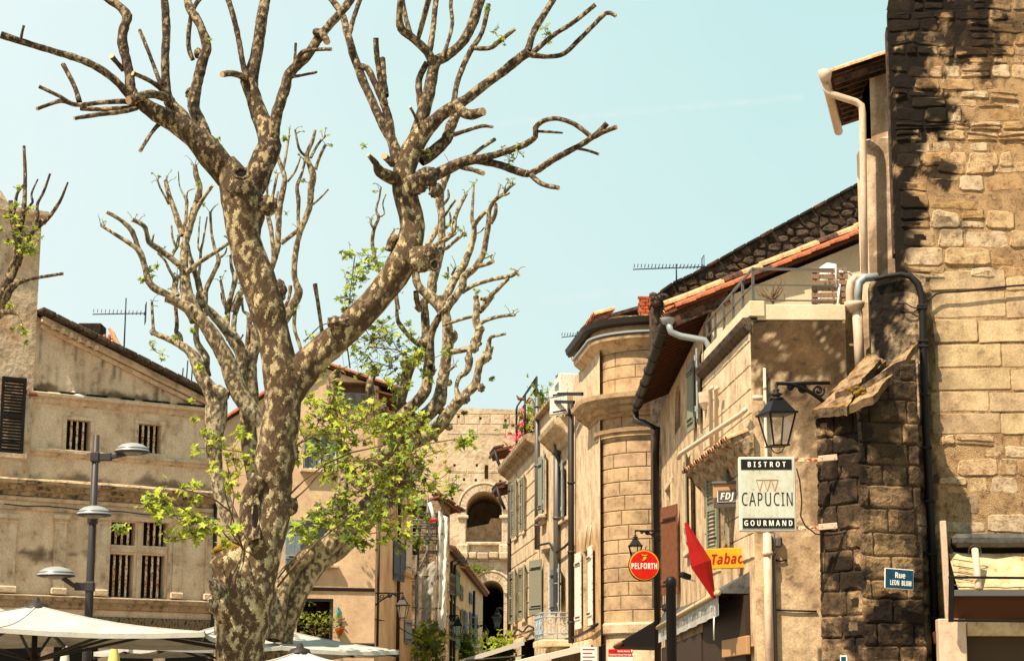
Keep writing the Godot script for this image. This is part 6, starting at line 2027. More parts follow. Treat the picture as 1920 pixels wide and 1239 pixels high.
	for k in 22: put(H, "roof_tile", tile_mesh(), mats["terracotta" if k % 3 else "pale_tile"], Transform3D(Basis(Vector3.RIGHT, 0.3) * Basis.from_scale(V(1.7, 1.5, 1.8)), V(q0.x - 0.3 + k * (q1.x - q0.x + 0.7) / 22.0, hy + 0.12, -2.5)))
	var hr := MB.new()
	hr.box(V((q0.x + q1.x) / 2, hy + 0.2, -3.4), V(q1.x - q0.x + 0.9, 0.1, 2.6), Basis(Vector3.RIGHT, 0.3))
	put(H, "roof", hr, mats["dark_tile"])
# narrow house with tall shutters, balcony
	var n := thing("narrow_house", "narrow pale house with a tall grey shutter and dark downpipe beside the drafted block", "house", F)
	var v0 := u1 + 0.01
	var v1 := on(F, 1043, 1000).x
	var yt := on(F, 1026, 770).y
	var sA := rect(F, 1019, 852, 1024, 963)
	var sB := rect(F, 1020, 1030, 1031, 1190)
	var m2 := MB.new()
	wall(m2, v0, v1, 0, [W(v0, yt), W(v1, yt)], [sA, sB], 1.0)
	reveal(m2, sA, 0.2); reveal(m2, sB, 0.2)
	put(n, "wall", m2, mats["limestone"])
	shell(n, [W(v0, 0), W(v1, 0), W(v1, yt - 0.02), W(v0, yt - 0.02)], -6.0, -0.5, "limestone")
	glazed(n, sA, 1, 3, "wood_old", 0.16); glazed(n, sB, 2, 3, "shutter_white", 0.16)
	var wA: float = sA.u1 - sA.u0
	shutter(n, sA.u1 + 0.02, sA.y0, sA.y1, wA * 1.1, 1, 8, "shutter_blue", "board", Transform3D.IDENTITY, 0.07)
	shutter(n, sA.u0 - 0.02, sA.y0, sA.y1, wA * 0.7, -1, 8, "shutter_sage")
	var big := rect(F, 1001, 1029, 1021, 1139, 0.6)
	shutter(n, sB.u0 - 0.05, big.y0, big.y1, 0.95, -1, 17, "shutter_sage", "board", Transform3D.IDENTITY, 0.07)
	var arch := rect(F, 1031.5, 1018, 1041, 1136, 0.06, true)
	var am := MB.new()
	var ap := PackedVector2Array([W(arch.u0, arch.y0), W(arch.u1, arch.y0)])
	for k in 13: ap.append(W((arch.u0 + arch.u1) / 2 + cos(PI * k / 12.0) * (arch.u1 - arch.u0) / 2, arch.y1 - (arch.u1 - arch.u0) / 2 + sin(PI * k / 12.0) * (arch.u1 - arch.u0) / 2))
	am.prism(ap, 0.03, 0.08)
	put(n, "arched_shutter", am, mats["shutter_sage"])
	for o in [sA]:
		var sm := MB.new()
		sm.box(V((o.u0 + o.u1) / 2, o.y0 - 0.12, 0.12), V(o.u1 - o.u0 + 0.5, 0.12, 0.26), Basis.IDENTITY, 0.03)
		sm.box(V((o.u0 + o.u1) / 2, o.y0 - 0.26, 0.08), V(o.u1 - o.u0 + 0.3, 0.16, 0.16), Basis.IDENTITY, 0.03)
		put(n, "sill", sm, mats["limestone"])
	downpipe(n, F, 1007, 745, 1030, 0.08, "iron_grey", 0.1, 900)
	downpipe(n, F, 1044, 830, 1145, 0.1, "iron_grey", 0.12, 980)
	var tp := MB.new()
	tp.box(V((v0 + v1) / 2, yt + 0.05, 0.02), V(v1 - v0, 0.14, 0.34), Basis.IDENTITY, 0.02)
	put(n, "parapet_coping", tp, mats["old_wall"])
	# set-back top storey with pale boarded dormers
	for q in [[1026, 728, 1034, 762], [1037, 706, 1047, 746]]:
		var d := rect(F, q[0], q[1], q[2], q[3], -0.6)
		var dm := MB.new()
		dm.box(V((d.u0 + d.u1) / 2, (d.y0 + d.y1) / 2, -1.0), V(d.u1 - d.u0, d.y1 - d.y0, 0.7), Basis.IDENTITY, 0.02)
		var o := put(n, "dormer", dm, mats["shutter_white"])
		var dg := MB.new()
		dg.box(V((d.u0 + d.u1) / 2, (d.y0 + d.y1) / 2 - 0.1, -0.64), V((d.u1 - d.u0) * 0.6, (d.y1 - d.y0) * 0.6, 0.03))
		put(o, "pane", dg, mats["glass"])
	var ts := MB.new()
	var tq := on(F, 1030, 748, -1.4).y
	ts.box(V((v0 + v1) / 2 + 0.4, (yt + tq) / 2, -2.6), V(v1 - v0 + 0.5, tq - yt, 2.2))
	put(n, "set_back_storey", ts, mats["plaster_sand"])
	for k in 12: put(n, "roof_tile", tile_mesh(), mats["terracotta" if k % 2 else "pale_tile"], Transform3D(Basis(Vector3.RIGHT, 0.35) * Basis.from_scale(V(1.5, 1.3, 1.5)), V(v0 + 0.2 + k * (v1 - v0) / 12.0, tq + 0.06, -1.4)))
	balcony(F)
# house with the stepped cornice
	var k3 := thing("cornice_house", "pale plastered house with a projecting stone cornice and blue shutters", "house", F)
	var w0 := v1 + 0.01
	var w1 := on(F, 1075, 1000).x
	var yk := on(F, 1058, 808).y
	var ya := on(F, 1058, 738).y
	var sC := rect(F, 1051, 872, 1058, 976)
	var sD := rect(F, 1046, 1064, 1052, 1150)
	var at1 := rect(F, 1048, 770, 1060, 806, -0.5)
	var m3 := MB.new()
	wall(m3, w0, w1, 0, [W(w0, yk), W(w1, yk)], [sC, sD], 1.0)
	reveal(m3, sC, 0.2); reveal(m3, sD, 0.2)
	put(k3, "wall", m3, mats["limestone"])
	shell(k3, [W(w0, 0), W(w1, 0), W(w1, yk - 0.02), W(w0, yk - 0.02)], -6.0, -0.5, "limestone")
	glazed(k3, sC, 1, 3, "shutter_blue", 0.16); glazed(k3, sD, 2, 3, "shutter_blue", 0.16)
	shutter(k3, sC.u1 - 0.1, sC.y0, sC.y1, 0.9, 1, 7, "shutter_blue", "board", Transform3D.IDENTITY, 0.06)
	shutter(k3, sD.u1, sD.y0, sD.y1, 1.2, 1, 8, "shutter_blue", "board", Transform3D.IDENTITY, 0.06)
	shutter(k3, sD.u0, sD.y0, sD.y1, 0.5, -1, 12, "shutter_slate")
	var fm := MB.new()
	surround(fm, {"u0": sC.u0 - 0.2, "u1": sC.u1 + 0.9, "y0": sC.y0, "y1": sC.y1}, 0.1, 0.05)
	put(k3, "window_frame", fm, mats["limestone"])
	var c3 := MB.new()
	flat_moulding(c3, [W(0, -0.5), W(0.12, -0.46), W(0.16, -0.3), W(0.3, -0.26), W(0.34, -0.12), W(0.5, -0.06), W(0.54, 0.06), W(0.4, 0.14), W(0, 0.16)], w0 - 0.1, w1, yk)
	put(k3, "cornice", c3, mats["limestone"])
	var atc := MB.new()
	wall(atc, w0, w1 + 0.2, yk, [W(w0, ya), W(w1 + 0.2, ya)], [at1], 2.0, null, -0.5)
	reveal(atc, at1, 0.3, true, -0.5)
	put(k3, "attic_wall", atc, mats["plaster_sand"])
	shell(k3, [W(w0, yk), W(w1, yk), W(w1, ya - 0.02), W(w0, ya - 0.02)], -5.0, -0.9, "limestone", Transform3D.IDENTITY, "attic_core")
	shutter(k3, at1.u1, at1.y0, at1.y1, 0.8, 1, 10, "shutter_white", "board", Transform3D.IDENTITY, -0.45)
	downpipe(k3, F, 1071, 756, 1206, 0.085, "pipe_dark", 0.14, 1000)
	for q in [[1047, 738.5, 1092, 738.5], [1033, 752.5, 1076, 754]]:
		var ib := MB.new()
		ib.bar(pt(F, q[0], q[1], 0.55), pt(F, q[2], q[3], 0.2), 0.07, 0.09)
		put(k3, "iron_beam", ib, mats["iron"])
	var wr := MB.new(true)
	wr.tube([pt(F, 1010, 1022, 0.1), pt(F, 1030, 1018, 0.1), pt(F, 1042, 1036, 0.14), pt(F, 1058, 1026, 0.12), pt(F, 1072, 1012, 0.1)], [0.035], 6)
	put(k3, "wire", wr, mats["cable"])
# plain wall up to the round corner, boarded window with white shutters
	var p := thing("plain_house", "plain tall plastered house front with a boarded window between white shutters", "house", F)
	var x0 := w1 + 0.01
	var x1 := on(F, 1126, 1000).x
	var yp := at(1180, 640, 48.75).y
	var sE := rect(F, 1094, 1030, 1107, 1176)
	var sF := rect(F, 1064, 690, 1072, 742)
	var m4 := MB.new()
	m4.tinted = true
	var st := func(u: float, y: float) -> Color:
		var nn := pat.get_noise_2d(u * 2.0, y * 0.4) * 0.5 + 0.5
		var low := 1.0 if y < on(F, 1098, 1000).y else 0.0
		return Color(1, 1, 1).lerp(Color(0.80, 0.68, 0.54), low).lerp(Color(0.55, 0.42, 0.3), clampf((nn - 0.55) * 2.5, 0, 1) * 0.5)
	wall(m4, x0, x1, 0, [W(x0, yp), W(x1, yp)], [sE], 0.3, st)
	reveal(m4, sE, 0.18)
	put(p, "wall", m4, mats["limestone"])
	shell(p, [W(x0, 0), W(x1, 0), W(x1, yp - 0.02), W(x0, yp - 0.02)], -4.0, -0.5, "limestone")
	var bd := MB.new()
	for k in 5: bd.box(V(lerpf(sE.u0, sE.u1, (k + 0.5) / 5.0), (sE.y0 + sE.y1) / 2, -0.12 + rng.randf() * 0.02), V((sE.u1 - sE.u0) / 5.0 - 0.01, sE.y1 - sE.y0 - 0.1 * rng.randf(), 0.03))
	put(p, "window_boards", bd, mats["wood_old"])
	var wE: float = sE.u1 - sE.u0
	shutter(p, sE.u0 - 0.02, sE.y0, sE.y1, wE * 0.75, -1, 1.5, "shutter_white", "board", Transform3D.IDENTITY, 0.06)
	shutter(p, sE.u1 + 0.02, sE.y0, sE.y1, wE * 0.72, 1, 1.5, "shutter_white", "board", Transform3D.IDENTITY, 0.06)
	var up := rect(F, 1060, 690, 1091, 739, 0.5)
	shutter(p, x0 + 0.3, up.y0, up.y1, 0.75, -1, 33, "shutter_white", "board", Transform3D.IDENTITY, 0.2)
	for pp in [1100, 1108]:
		var lw := MB.new(true)
		lw.tube([pt(F, pp, 985, 0.02), pt(F, pp - 3, 1030, 0.02)], [0.018], 5)
		put(p, "pale_wire", lw, mats["cable_pale"])
	var lw2 := MB.new(true)
	lw2.tube([pt(F, 1060, 1200, 0.1), pt(F, 1085, 1192, 0.1), pt(F, 1104, 1182, 0.1), pt(F, 1120, 1170, 0.1)], [0.04], 6)
	put(p, "wire", lw2, mats["cable"])
func balcony(F: Transform3D) -> void:
	var o := thing("balcony", "pale scrolled iron balcony on a stone slab below the tall grey shutter", "balcony", F)
	var r := rect(F, 1018, 1138, 1066, 1192, 0.9)
	var u0 := on(F, 1003, 1165, 0.85).x
	var u1 := on(F, 1018, 1165, 0.85).x
	var y0 := on(F, 1040, 1193, 0.8).y
	var y1 := on(F, 1040, 1141, 0.8).y
	var z := 0.85
	var s := MB.new()
	s.box(V((u0 + u1) / 2, y0 - 0.1, z / 2), V(u1 - u0 + 0.1, 0.18, z + 0.1), Basis.IDENTITY, 0.03)
	s.box(V((u0 + u1) / 2, y0 - 0.3, z / 2 - 0.15), V(u1 - u0 - 0.3, 0.22, z - 0.25), Basis.IDENTITY, 0.06)
	put(o, "slab", s, mats["limestone"])
	for e in [[V(u0, 0, z), V(u1, 0, z)], [V(u1, 0, z), V(u1, 0, 0.04)]]:
		var a: Vector3 = e[0]
		var c: Vector3 = e[1]
		var d := (c - a).normalized()
		var len := a.distance_to(c)
		var fr := MB.new(true)
		for y in [y0 + 0.04, y0 + 0.16, y1 - 0.12, y1]: fr.bar(a + V(0, y, 0), c + V(0, y, 0), 0.035, 0.03)
		var n := maxi(2, int(len / 0.32))
		for k in n + 1: fr.bar(a + d * len * k / n + V(0, y0, 0), a + d * len * k / n + V(0, y1, 0), 0.022, 0.022)
		for k in n:
			var m := a + d * len * (k + 0.5) / n
			for h in [0.3, 0.68]:
				scroll(fr, m + V(0, lerpf(y0, y1, h), 0), d, Vector3.UP, 0.14, 1.4, 0.5 + h * 4.0, 0.013, 1.0 if k % 2 else -1.0)
		put(o, "railing", fr, mats["shutter_blue"])
func round_tower() -> void:
	var C := V(3.76, 0, -50.2)
	var R := 1.5
	var o := thing("round_corner_house", "round stone corner turret with moulded cornices and curved eaves gutter", "house", shift(C))
	var y_at := func(py: float) -> float: return at(1180, py, 48.75).y
	var P := func(a: float, r: float, y: float) -> Vector3: return V(-cos(a) * r, y, sin(a) * r)
	var a0 := -0.12
	var a1 := PI / 2
	# core
	var core := MB.new()
	core.lathe(Vector3.ZERO, [W(R - 0.04, 0), W(R - 0.04, y_at.call(620))], 28, Basis(Vector3.UP, PI), -0.3, PI / 2 + 0.1)
	core.quad(V(0, 0, R - 0.04), V(3.5, 0, R - 0.04), V(3.5, y_at.call(620), R - 0.04), V(0, y_at.call(620), R - 0.04))
	core.box(V(1.6, y_at.call(620) / 2, -0.4), V(3.6, y_at.call(620) - 0.02, 3.4))
	core.quad(P.call(-0.28, R - 0.04, 0.0), P.call(-0.1, R - 0.045, 0.0), P.call(-0.1, R - 0.045, y_at.call(620)), P.call(-0.28, R - 0.04, y_at.call(620)))
	put(o, "wall", core, mats["limestone"])
	# curved ashlar
	var ys := [1168.0, 1143.0, 1116.0, 1089.6, 1063.0, 1036.0, 1010.0, 982.6, 955.0, 927.0, 900.7, 874.0, 847.5, 822.0]
	for i in ys.size() - 1:
		_ring(o, P, R, y_at.call(ys[i]), y_at.call(ys[i + 1]), 0.86, i % 2, a0, "ashlar", 0.016)
	# frieze blocks
	_ring(o, P, R + 0.02, y_at.call(799), y_at.call(778), 1.05, 1, a0, "ashlar", 0.012)
	# upper wall, a little set back
	var yu := [733.0, 706.0, 682.0, 656.0, 628.0]
	for i in yu.size() - 1:
		_ring(o, P, R, y_at.call(yu[i]), y_at.call(yu[i + 1]), 1.1, i % 2, -0.1, "ashlar", 0.012)
	# mouldings follow: straight along the house front, round the corner, straight again
	var fr := face(953, 1100, 72.0, 1122, 1100, 50.0)
	var dir := -fr.basis.x
	var prof := func(nm: String, pr: Array, y: float, ext: float, m: String, r: float):
		var line := []
		var outs := []
		if ext > 0:
			line.append(P.call(0.0, r, y) + dir * ext); outs.append(V(-1, 0, 0.1).normalized())
			line.append(P.call(0.0, r, y) + dir * 0.02); outs.append(V(-1, 0, 0.1).normalized())
		for k in 25:
			var a: float = lerpf(0.02 if ext > 0 else a0, a1, k / 24.0)
			line.append(P.call(a, r, y)); outs.append(P.call(a, 1.0, 0.0))
		line.append(V(3.4, y, r)); outs.append(Vector3.BACK)
		var mb := MB.new()
		moulding(mb, pr, line, outs)
		put(o, nm, mb, mats[m])
	prof.call("base_band", [W(0.0, -0.16), W(0.05, -0.12), W(0.07, 0.08), W(0.03, 0.13), W(0.0, 0.14)], y_at.call(1176), 0.3, "limestone", R)
	prof.call("lower_moulding", [W(0, -0.16), W(0.03, -0.15), W(0.05, -0.08), W(0.1, -0.06), W(0.1, 0.02), W(0.15, 0.05), W(0.17, 0.14), W(0.0, 0.18)], y_at.call(811), 0.0, "ashlar", R)
	prof.call("cornice", [W(0, -0.3), W(0.12, -0.28), W(0.14, -0.2), W(0.24, -0.17), W(0.3, -0.06), W(0.44, -0.02), W(0.46, 0.08), W(0.56, 0.13), W(0.58, 0.24), W(0.1, 0.3), W(-0.1, 0.3)], y_at.call(757), 1.25, "ashlar", R)
	prof.call("eaves_cornice", [W(-0.06, -0.3), W(0.02, -0.28), W(0.1, -0.16), W(0.3, -0.02), W(0.32, 0.06), W(0.0, 0.08)], y_at.call(634), 2.6, "plaster_sand", R)
	prof.call("flashing", [W(0.3, -0.02), W(0.36, 0.0), W(0.36, 0.05), W(0.3, 0.07)], y_at.call(626), 2.6, "pale_zinc", R)
	prof.call("upper_fascia", [W(0.1, -0.1), W(0.2, -0.05), W(0.22, 0.16), W(0.0, 0.18)], y_at.call(617), 2.5, "plaster_sand", R)
	prof.call("gutter", [W(0.22, -0.06), W(0.34, -0.1), W(0.46, -0.04), W(0.5, 0.1), W(0.47, 0.11), W(0.2, 0.11)], y_at.call(606), 3.0, "pipe_dark", R)
	# dentils
	for k in 26:
		var a := lerpf(0.02, a1, (k + 0.5) / 26.0)
		var m := MB.new()
		var t := P.call(a, 1.0, 0.0)
		m.box(P.call(a, R + 0.06, y_at.call(770)), V(0.055, 0.13, 0.09), Basis(Vector3.UP.cross(t), Vector3.UP, t), 0.006)
		put(o, "dentil", m, mats["ashlar"])
	# tiles over the eaves
	for k in 20:
		var a := lerpf(-0.1, a1, (k + 0.5) / 20.0)
		var t: Vector3 = P.call(a, 1.0, 0.0)
		for j in 2:
			var b := Basis(Vector3.UP.cross(t), Vector3.UP, t) * Basis(Vector3.RIGHT, 0.22) * Basis.from_scale(V(0.75 - 0.14 * j, 0.9, 1.0))
			put(o, "roof_tile", tile_mesh(), mats[["terracotta", "dark_tile", "pale_tile"][(k + j) % 3]], Transform3D(b, P.call(a, R + 0.2 - j * 0.33, y_at.call(603) + 0.05 + j * 0.085)))
	for k in 9:
		var t := V(-1, 0, 0.1).normalized()
		var b := Basis(Vector3.UP.cross(t), Vector3.UP, t) * Basis(Vector3.RIGHT, 0.22)
		put(o, "roof_tile", tile_mesh(), mats[["terracotta", "dark_tile"][k % 2]], Transform3D(b, P.call(0.0, R + 0.15, y_at.call(602)) + dir * (0.2 + k * 0.28)))
	for k in 10:
		put(o, "roof_tile", tile_mesh(), mats[["terracotta", "pale_tile", "dark_tile"][k % 3]], Transform3D(Basis(Vector3.RIGHT, 0.22), V(0.1 + k * 0.2, y_at.call(603) + 0.05, R + 0.2)))
	var cone := MB.new(true)
	cone.lathe(Vector3.ZERO, [W(R + 0.2, y_at.call(604)), W(0.0, y_at.call(604) + 0.36)], 24, Basis(Vector3.UP, PI), -0.3, PI / 2 + 0.1)
	put(o, "roof", cone, mats["dark_tile"])
	var chm := MB.new()
	chm.box(at(1213, 586, 51.5) - C, V(0.4, 0.8, 0.4))
	put(o, "chimney_core", chm, mats["mortar"])
	var cc := at(1213, 586, 51.5) - C
	for j in 9:
		for i in 2:
			var m := MB.new()
			m.box(cc + V(-0.11 + i * 0.22 + (0.04 if j % 2 else -0.04), -0.36 + j * 0.09, 0.2), V(0.2, 0.075, 0.06), Basis.IDENTITY, 0.006)
			put(o, "brick", m, mats["brick"])
	# plain shop front below
	var low := MB.new()
	low.box(V(-0.95, y_at.call(1213), 0.95), V(0.14, 0.5, 0.2), Basis.IDENTITY, 0.01)
	put(o, "lamp_box", low, mats["sign_white"])
	var sc := MB.new(true)
	sc.tube([P.call(0.0, R + 0.02, y_at.call(1168)), P.call(0.0, R + 0.02, y_at.call(800))], [0.025], 6)
	put(o, "corner_pipe", sc, mats["pipe_dark"])
func _ring(o: Node3D, P: Callable, R: float, y0: float, y1: float, len: float, odd: int, a0: float, m: String, bev: float) -> void:
	var g := 0.007
	var a := a0
	var first := true
	while a < PI / 2 + 1.1 / R:
		var w := len * rn(0.85, 1.15) * (0.5 if first and odd else 1.0) / R
		first = false
		var b := a + w
		var mb := MB.new()
		mb.tinted = true
		mb.col = tint(Color(1, 1, 1), 0.1)
		var n := maxi(2, int(w * 8))
		var q := func(t: float, r: float, y: float) -> Vector3:
			if t > PI / 2: return V((t - PI / 2) * R, y, r)
			return P.call(t, r, y)
		for k in n:
			var s := lerpf(a + g / R, b - g / R, float(k) / n)
			var e := lerpf(a + g / R, b - g / R, (k + 1.0) / n)
			var bs := bev / R if k == 0 else 0.0
			var be := bev / R if k == n - 1 else 0.0
			mb.quad(q.call(s + bs, R + 0.02, y0 + g + bev), q.call(e - be, R + 0.02, y0 + g + bev), q.call(e - be, R + 0.02, y1 - g - bev), q.call(s + bs, R + 0.02, y1 - g - bev))
			mb.quad(q.call(s, R + 0.02 - bev, y0 + g), q.call(e, R + 0.02 - bev, y0 + g), q.call(e - be, R + 0.02, y0 + g + bev), q.call(s + bs, R + 0.02, y0 + g + bev))
			mb.quad(q.call(s + bs, R + 0.02, y1 - g - bev), q.call(e - be, R + 0.02, y1 - g - bev), q.call(e, R + 0.02 - bev, y1 - g), q.call(s, R + 0.02 - bev, y1 - g))
			mb.quad(q.call(s, R - 0.05, y0 + g), q.call(e, R - 0.05, y0 + g), q.call(e, R + 0.02 - bev, y0 + g), q.call(s, R + 0.02 - bev, y0 + g))
			mb.quad(q.call(s, R + 0.02 - bev, y1 - g), q.call(e, R + 0.02 - bev, y1 - g), q.call(e, R - 0.05, y1 - g), q.call(s, R - 0.05, y1 - g))
			if k == 0:
				mb.quad(q.call(s, R - 0.05, y0 + g), q.call(s, R + 0.02 - bev, y0 + g), q.call(s, R + 0.02 - bev, y1 - g), q.call(s, R - 0.05, y1 - g))
				mb.quad(q.call(s, R + 0.02 - bev, y0 + g), q.call(s + bs, R + 0.02, y0 + g + bev), q.call(s + bs, R + 0.02, y1 - g - bev), q.call(s, R + 0.02 - bev, y1 - g))
			if k == n - 1:
				mb.quad(q.call(e, R + 0.02 - bev, y0 + g), q.call(e, R - 0.05, y0 + g), q.call(e, R - 0.05, y1 - g), q.call(e, R + 0.02 - bev, y1 - g))
				mb.quad(q.call(e - be, R + 0.02, y0 + g + bev), q.call(e, R + 0.02 - bev, y0 + g), q.call(e, R + 0.02 - bev, y1 - g), q.call(e - be, R + 0.02, y1 - g - bev))
		put(o, "stone", mb, mats[m])
		a = b
# near right: tile-gabled house, terrace block, old church wall
func stain_at(f: Transform3D, blobs: Array, u: float, y: float, z := 0.0) -> float:
	var p := px_of(f * V(u, y, z))
	var n := wob.get_noise_2d(p.x * 0.022, p.y * 0.018) * 0.9 + wob.get_noise_2d(p.x * 0.055, p.y * 0.04 + 50.0) * 0.55
	var k := 0.0
	for b in blobs:
		var d: float = pow((p.x - b[0]) / (b[2] * 1.2), 2) + pow((p.y - b[1]) / (b[3] * 1.2), 2)
		k = maxf(k, clampf((1.15 - d + n * 1.3) * 2.2, 0, 1) * b[4])
	return k
func gutter_house() -> void:
	var F := face(1240, 900, 44.0, 1322, 900, 34.0)
	var G := face(1322, 700, 34.0, 1664, 700, 34.0)
	var b := thing("gutter_house", "house with cream gable, projecting tiled eaves and a long dark gutter over the street", "house", F)
	var B := F.affine_inverse() * G
	var uE := on(F, 1322, 900).x
	var ye := at(1252, 598, 33.8).y
	var w1 := rect(F, 1265.5, 724, 1276, 808, 0.0, true)
	w1.rise = 0.25
	var w2 := rect(F, 1307, 668, 1313, 800)
	var w3 := rect(F, 1253, 912, 1262, 1095)
	var w4 := rect(F, 1290, 862, 1298, 1030)
	var mb := MB.new()
	mb.tinted = true
	var st := func(u: float, y: float) -> Color:
		var n := pat.get_noise_2d(u * 0.9, y * 0.35) * 0.5 + 0.5
		var n2 := pat.get_noise_2d(u * 2.4 + 5.0, y * 1.2) * 0.5 + 0.5
		return Color(1, 1, 1).lerp(Color(0.5, 0.38, 0.26), clampf((n - 0.45) * 2.4, 0, 1) * 0.6).lerp(Color(0.25, 0.2, 0.15), clampf((n2 - 0.68) * 4.0, 0, 1) * 0.6)
	var ops := [w1, w2, w3, w4]
	wall(mb, 0, uE, 0, [W(0, ye - 0.1), W(uE, ye - 0.1)], ops, 0.25, st)
	for o in ops: reveal(mb, o, 0.22)
	put(b, "wall", mb, mats["plaster_sand"])
	panel(b, "shade_panel", 0.9, 0.0, uE, 2.9, 0.05, 0.1, "awning_shade")  # dark panel over the lower wall, in place of shade from the awning
	shell(b, [W(0.01, 0), W(uE - 0.01, 0), W(uE - 0.01, ye - 0.3), W(0.01, ye - 0.3)], -3.0, -0.4, "plaster_sand")
	for o in [w2, w3, w4]: glazed(b, o, 1, 3, "wood_old", 0.18)
	var bd := MB.new()
	for k in 4: bd.box(V(lerpf(w1.u0, w1.u1, (k + 0.5) / 4.0), (w1.y0 + w1.y1) / 2, -0.1), V((w1.u1 - w1.u0) / 4.0 - 0.015, w1.y1 - w1.y0, 0.04))
	put(b, "boarded_window", bd, mats["wood_brown"])
	shutter(b, w2.u0, w2.y0, w2.y1, 0.62, -1, 5, "shutter_sage", "board", Transform3D.IDENTITY, 0.06)
	shutter(b, w2.u1, w2.y0, w2.y1, 0.62, 1, 5, "shutter_blue", "board", Transform3D.IDENTITY, 0.06)
	# big brown shutter swung out flat towards the square, grey one beside it
	var sb := rect(F, 1255, 912, 1277, 1096, 0.35)
	shutter(b, on(F, 1276, 1000).x, sb.y0, sb.y1, 0.85, -1, 17, "wood_brown", "board", Transform3D.IDENTITY, 0.06)
	shutter(b, w4.u1, w4.y0, w4.y1, 0.9, 1, 8, "shutter_sage", "board", Transform3D.IDENTITY, 0.07)
	var lm := MB.new()
	surround(lm, {"u0": w3.u0 - 0.1, "u1": w3.u1 + 0.1, "y0": w3.y0, "y1": w3.y1}, 0.12, 0.05)
	put(b, "window_frame", lm, mats["limestone"])
	lm = MB.new()
	surround(lm, {"u0": w4.u0 - 0.05, "u1": w4.u1 + 0.3, "y0": w4.y0, "y1": w4.y1}, 0.12, 0.05)
	put(b, "window_frame", lm, mats["limestone"])
	# cream gable wall towards the terrace
	var v0 := on(G, 1254, 588)
	var v1 := on(G, 1640, 432)
	var uR := v1.x + 0.4
	var slope := (v1.y - v0.y) / (v1.x - v0.x)
	var gx := on(G, 1335, 600).x
	var gm := MB.new()
	wall(gm, gx, uR, 0, [W(gx, v0.y + slope * (gx - v0.x) - 0.12), W(uR, v0.y + slope * (uR - v0.x) - 0.12)], [], 1.0, null, 0.0)
	gm.quad(V(gx, 0, -0.5), V(gx, 0, 0), V(gx, v0.y + slope * (gx - v0.x) - 0.12, 0), V(gx, v0.y + slope * (gx - v0.x) - 0.12, -0.5))
	put(b, "gable_wall", gm, mats["plaster_cream"], B)
	shell(b, [W(gx, 0), W(uR, 0), W(uR, v0.y + slope * (uR - v0.x) - 0.2), W(gx, v0.y + slope * (gx - v0.x) - 0.2)], -10.0, -0.05, "plaster_cream", B)
	# roof deck and rafters of the eave
	var dd := V(1, slope, 0).normalized()
	var up := V(-dd.y, dd.x, 0)
	var rf := MB.new()
	var len := (uR - v0.x) / dd.x
	rf.box(V(v0.x, v0.y, 0) + dd * len / 2 + up * 0.0 + V(0, 0, -5.1), V(len, 0.05, 10.5), Basis(dd, up, Vector3.BACK))
	put(b, "roof_deck", rf, mats["wood_eave"], B)
	for k in 26:
		var ra := MB.new()
		ra.box(V(v0.x, v0.y, 0) + dd * 0.55 - up * 0.09 + V(0, 0, 0.02 - k * 0.4), V(1.1, 0.12, 0.09), Basis(dd, up, Vector3.BACK))
		put(b, "rafter", ra, mats["wood_eave"], B)
	var bg := MB.new()
	bg.box(V(v0.x, v0.y, 0) + dd * 0.6 + V(0, -0.2, 0.1), V(1.1, 0.16, 0.05), Basis(dd, up, Vector3.BACK))
	put(b, "barge_board", bg, mats["dark_tile"], B)
	# verge: a row of upright cover tiles over a row of orange ones
	var n := 12
	for k in n:
		var p := V(v0.x, v0.y, 0) + dd * (k + 0.5) * len / n
		var ang := atan(slope)
		var bas := Basis(Vector3.BACK, ang + rn(-0.03, 0.03)) * Basis(Vector3.UP, PI / 2)
		put(b, "roof_tile", tile_mesh(), mats["pale_tile" if k % 5 != 3 else "dark_tile"], B * Transform3D(bas * Basis(Vector3.RIGHT, 0.07) * Basis.from_scale(V(1.5, 1.3, len / n / 0.39)), p + up * (0.12 + rng.randf() * 0.02) + V(0, 0, 0.0)))
		put(b, "roof_tile", tile_mesh(), mats["terracotta" if k % 6 != 4 else "dark_tile"], B * Transform3D(bas * Basis(Vector3.RIGHT, 0.05) * Basis.from_scale(V(1.2, 1.1, len / n / 0.41)), p + up * 0.02 + dd * 0.14 + V(0, 0, 0.13)))
	for j in 6:
		for k in n:
			var p := V(v0.x, v0.y, 0) + dd * (k + 0.5) * len / n
			put(b, "roof_tile", tile_mesh(), mats[["terracotta", "pale_tile", "dark_tile"][(k + j) % 3]], B * Transform3D(Basis(Vector3.BACK, atan(slope)) * Basis(Vector3.UP, PI / 2) * Basis.from_scale(V(1.1, 1.0, len / n / 0.40)), p + up * 0.08 + V(0, 0, -0.22 - j * 0.22)))
	# gutter along the street and its downpipes
	var g0 := F.affine_inverse() * at(1192, 768, 44.0)
	var g1 := F.affine_inverse() * at(1250, 602, 33.9)
	var gt := MB.new(true)
	gt.tube([g0, g0.lerp(g1, 0.5), g1], [0.085, 0.09, 0.1], 12)
	for k in 7: gt.tube([g0.lerp(g1, (k + 0.5) / 7.0), g0.lerp(g1, (k + 0.5) / 7.0 + 0.008)], [0.115], 12)
	put(b, "gutter", gt, mats["pipe_dark"])
	var dp := MB.new(true)
	var e0 := pt(F, 1240, 812, 0.12)
	dp.tube([g0 + V(0, -0.05, 0), g0 + V(0.0, -0.25, 0.0), g0.lerp(e0, 0.35) + V(0, -0.12, 0), g0.lerp(e0, 0.85) + V(0, 0.02, 0), V(0.1, e0.y - 0.25, 0.12), V(0.1, 2.0, 0.12)], [0.075], 10)
	put(b, "downpipe", dp, mats["pipe_dark"])
	var d2 := MB.new(true)
	var q := func(px: float, py: float, d: float): return F.affine_inverse() * at(px, py, d)
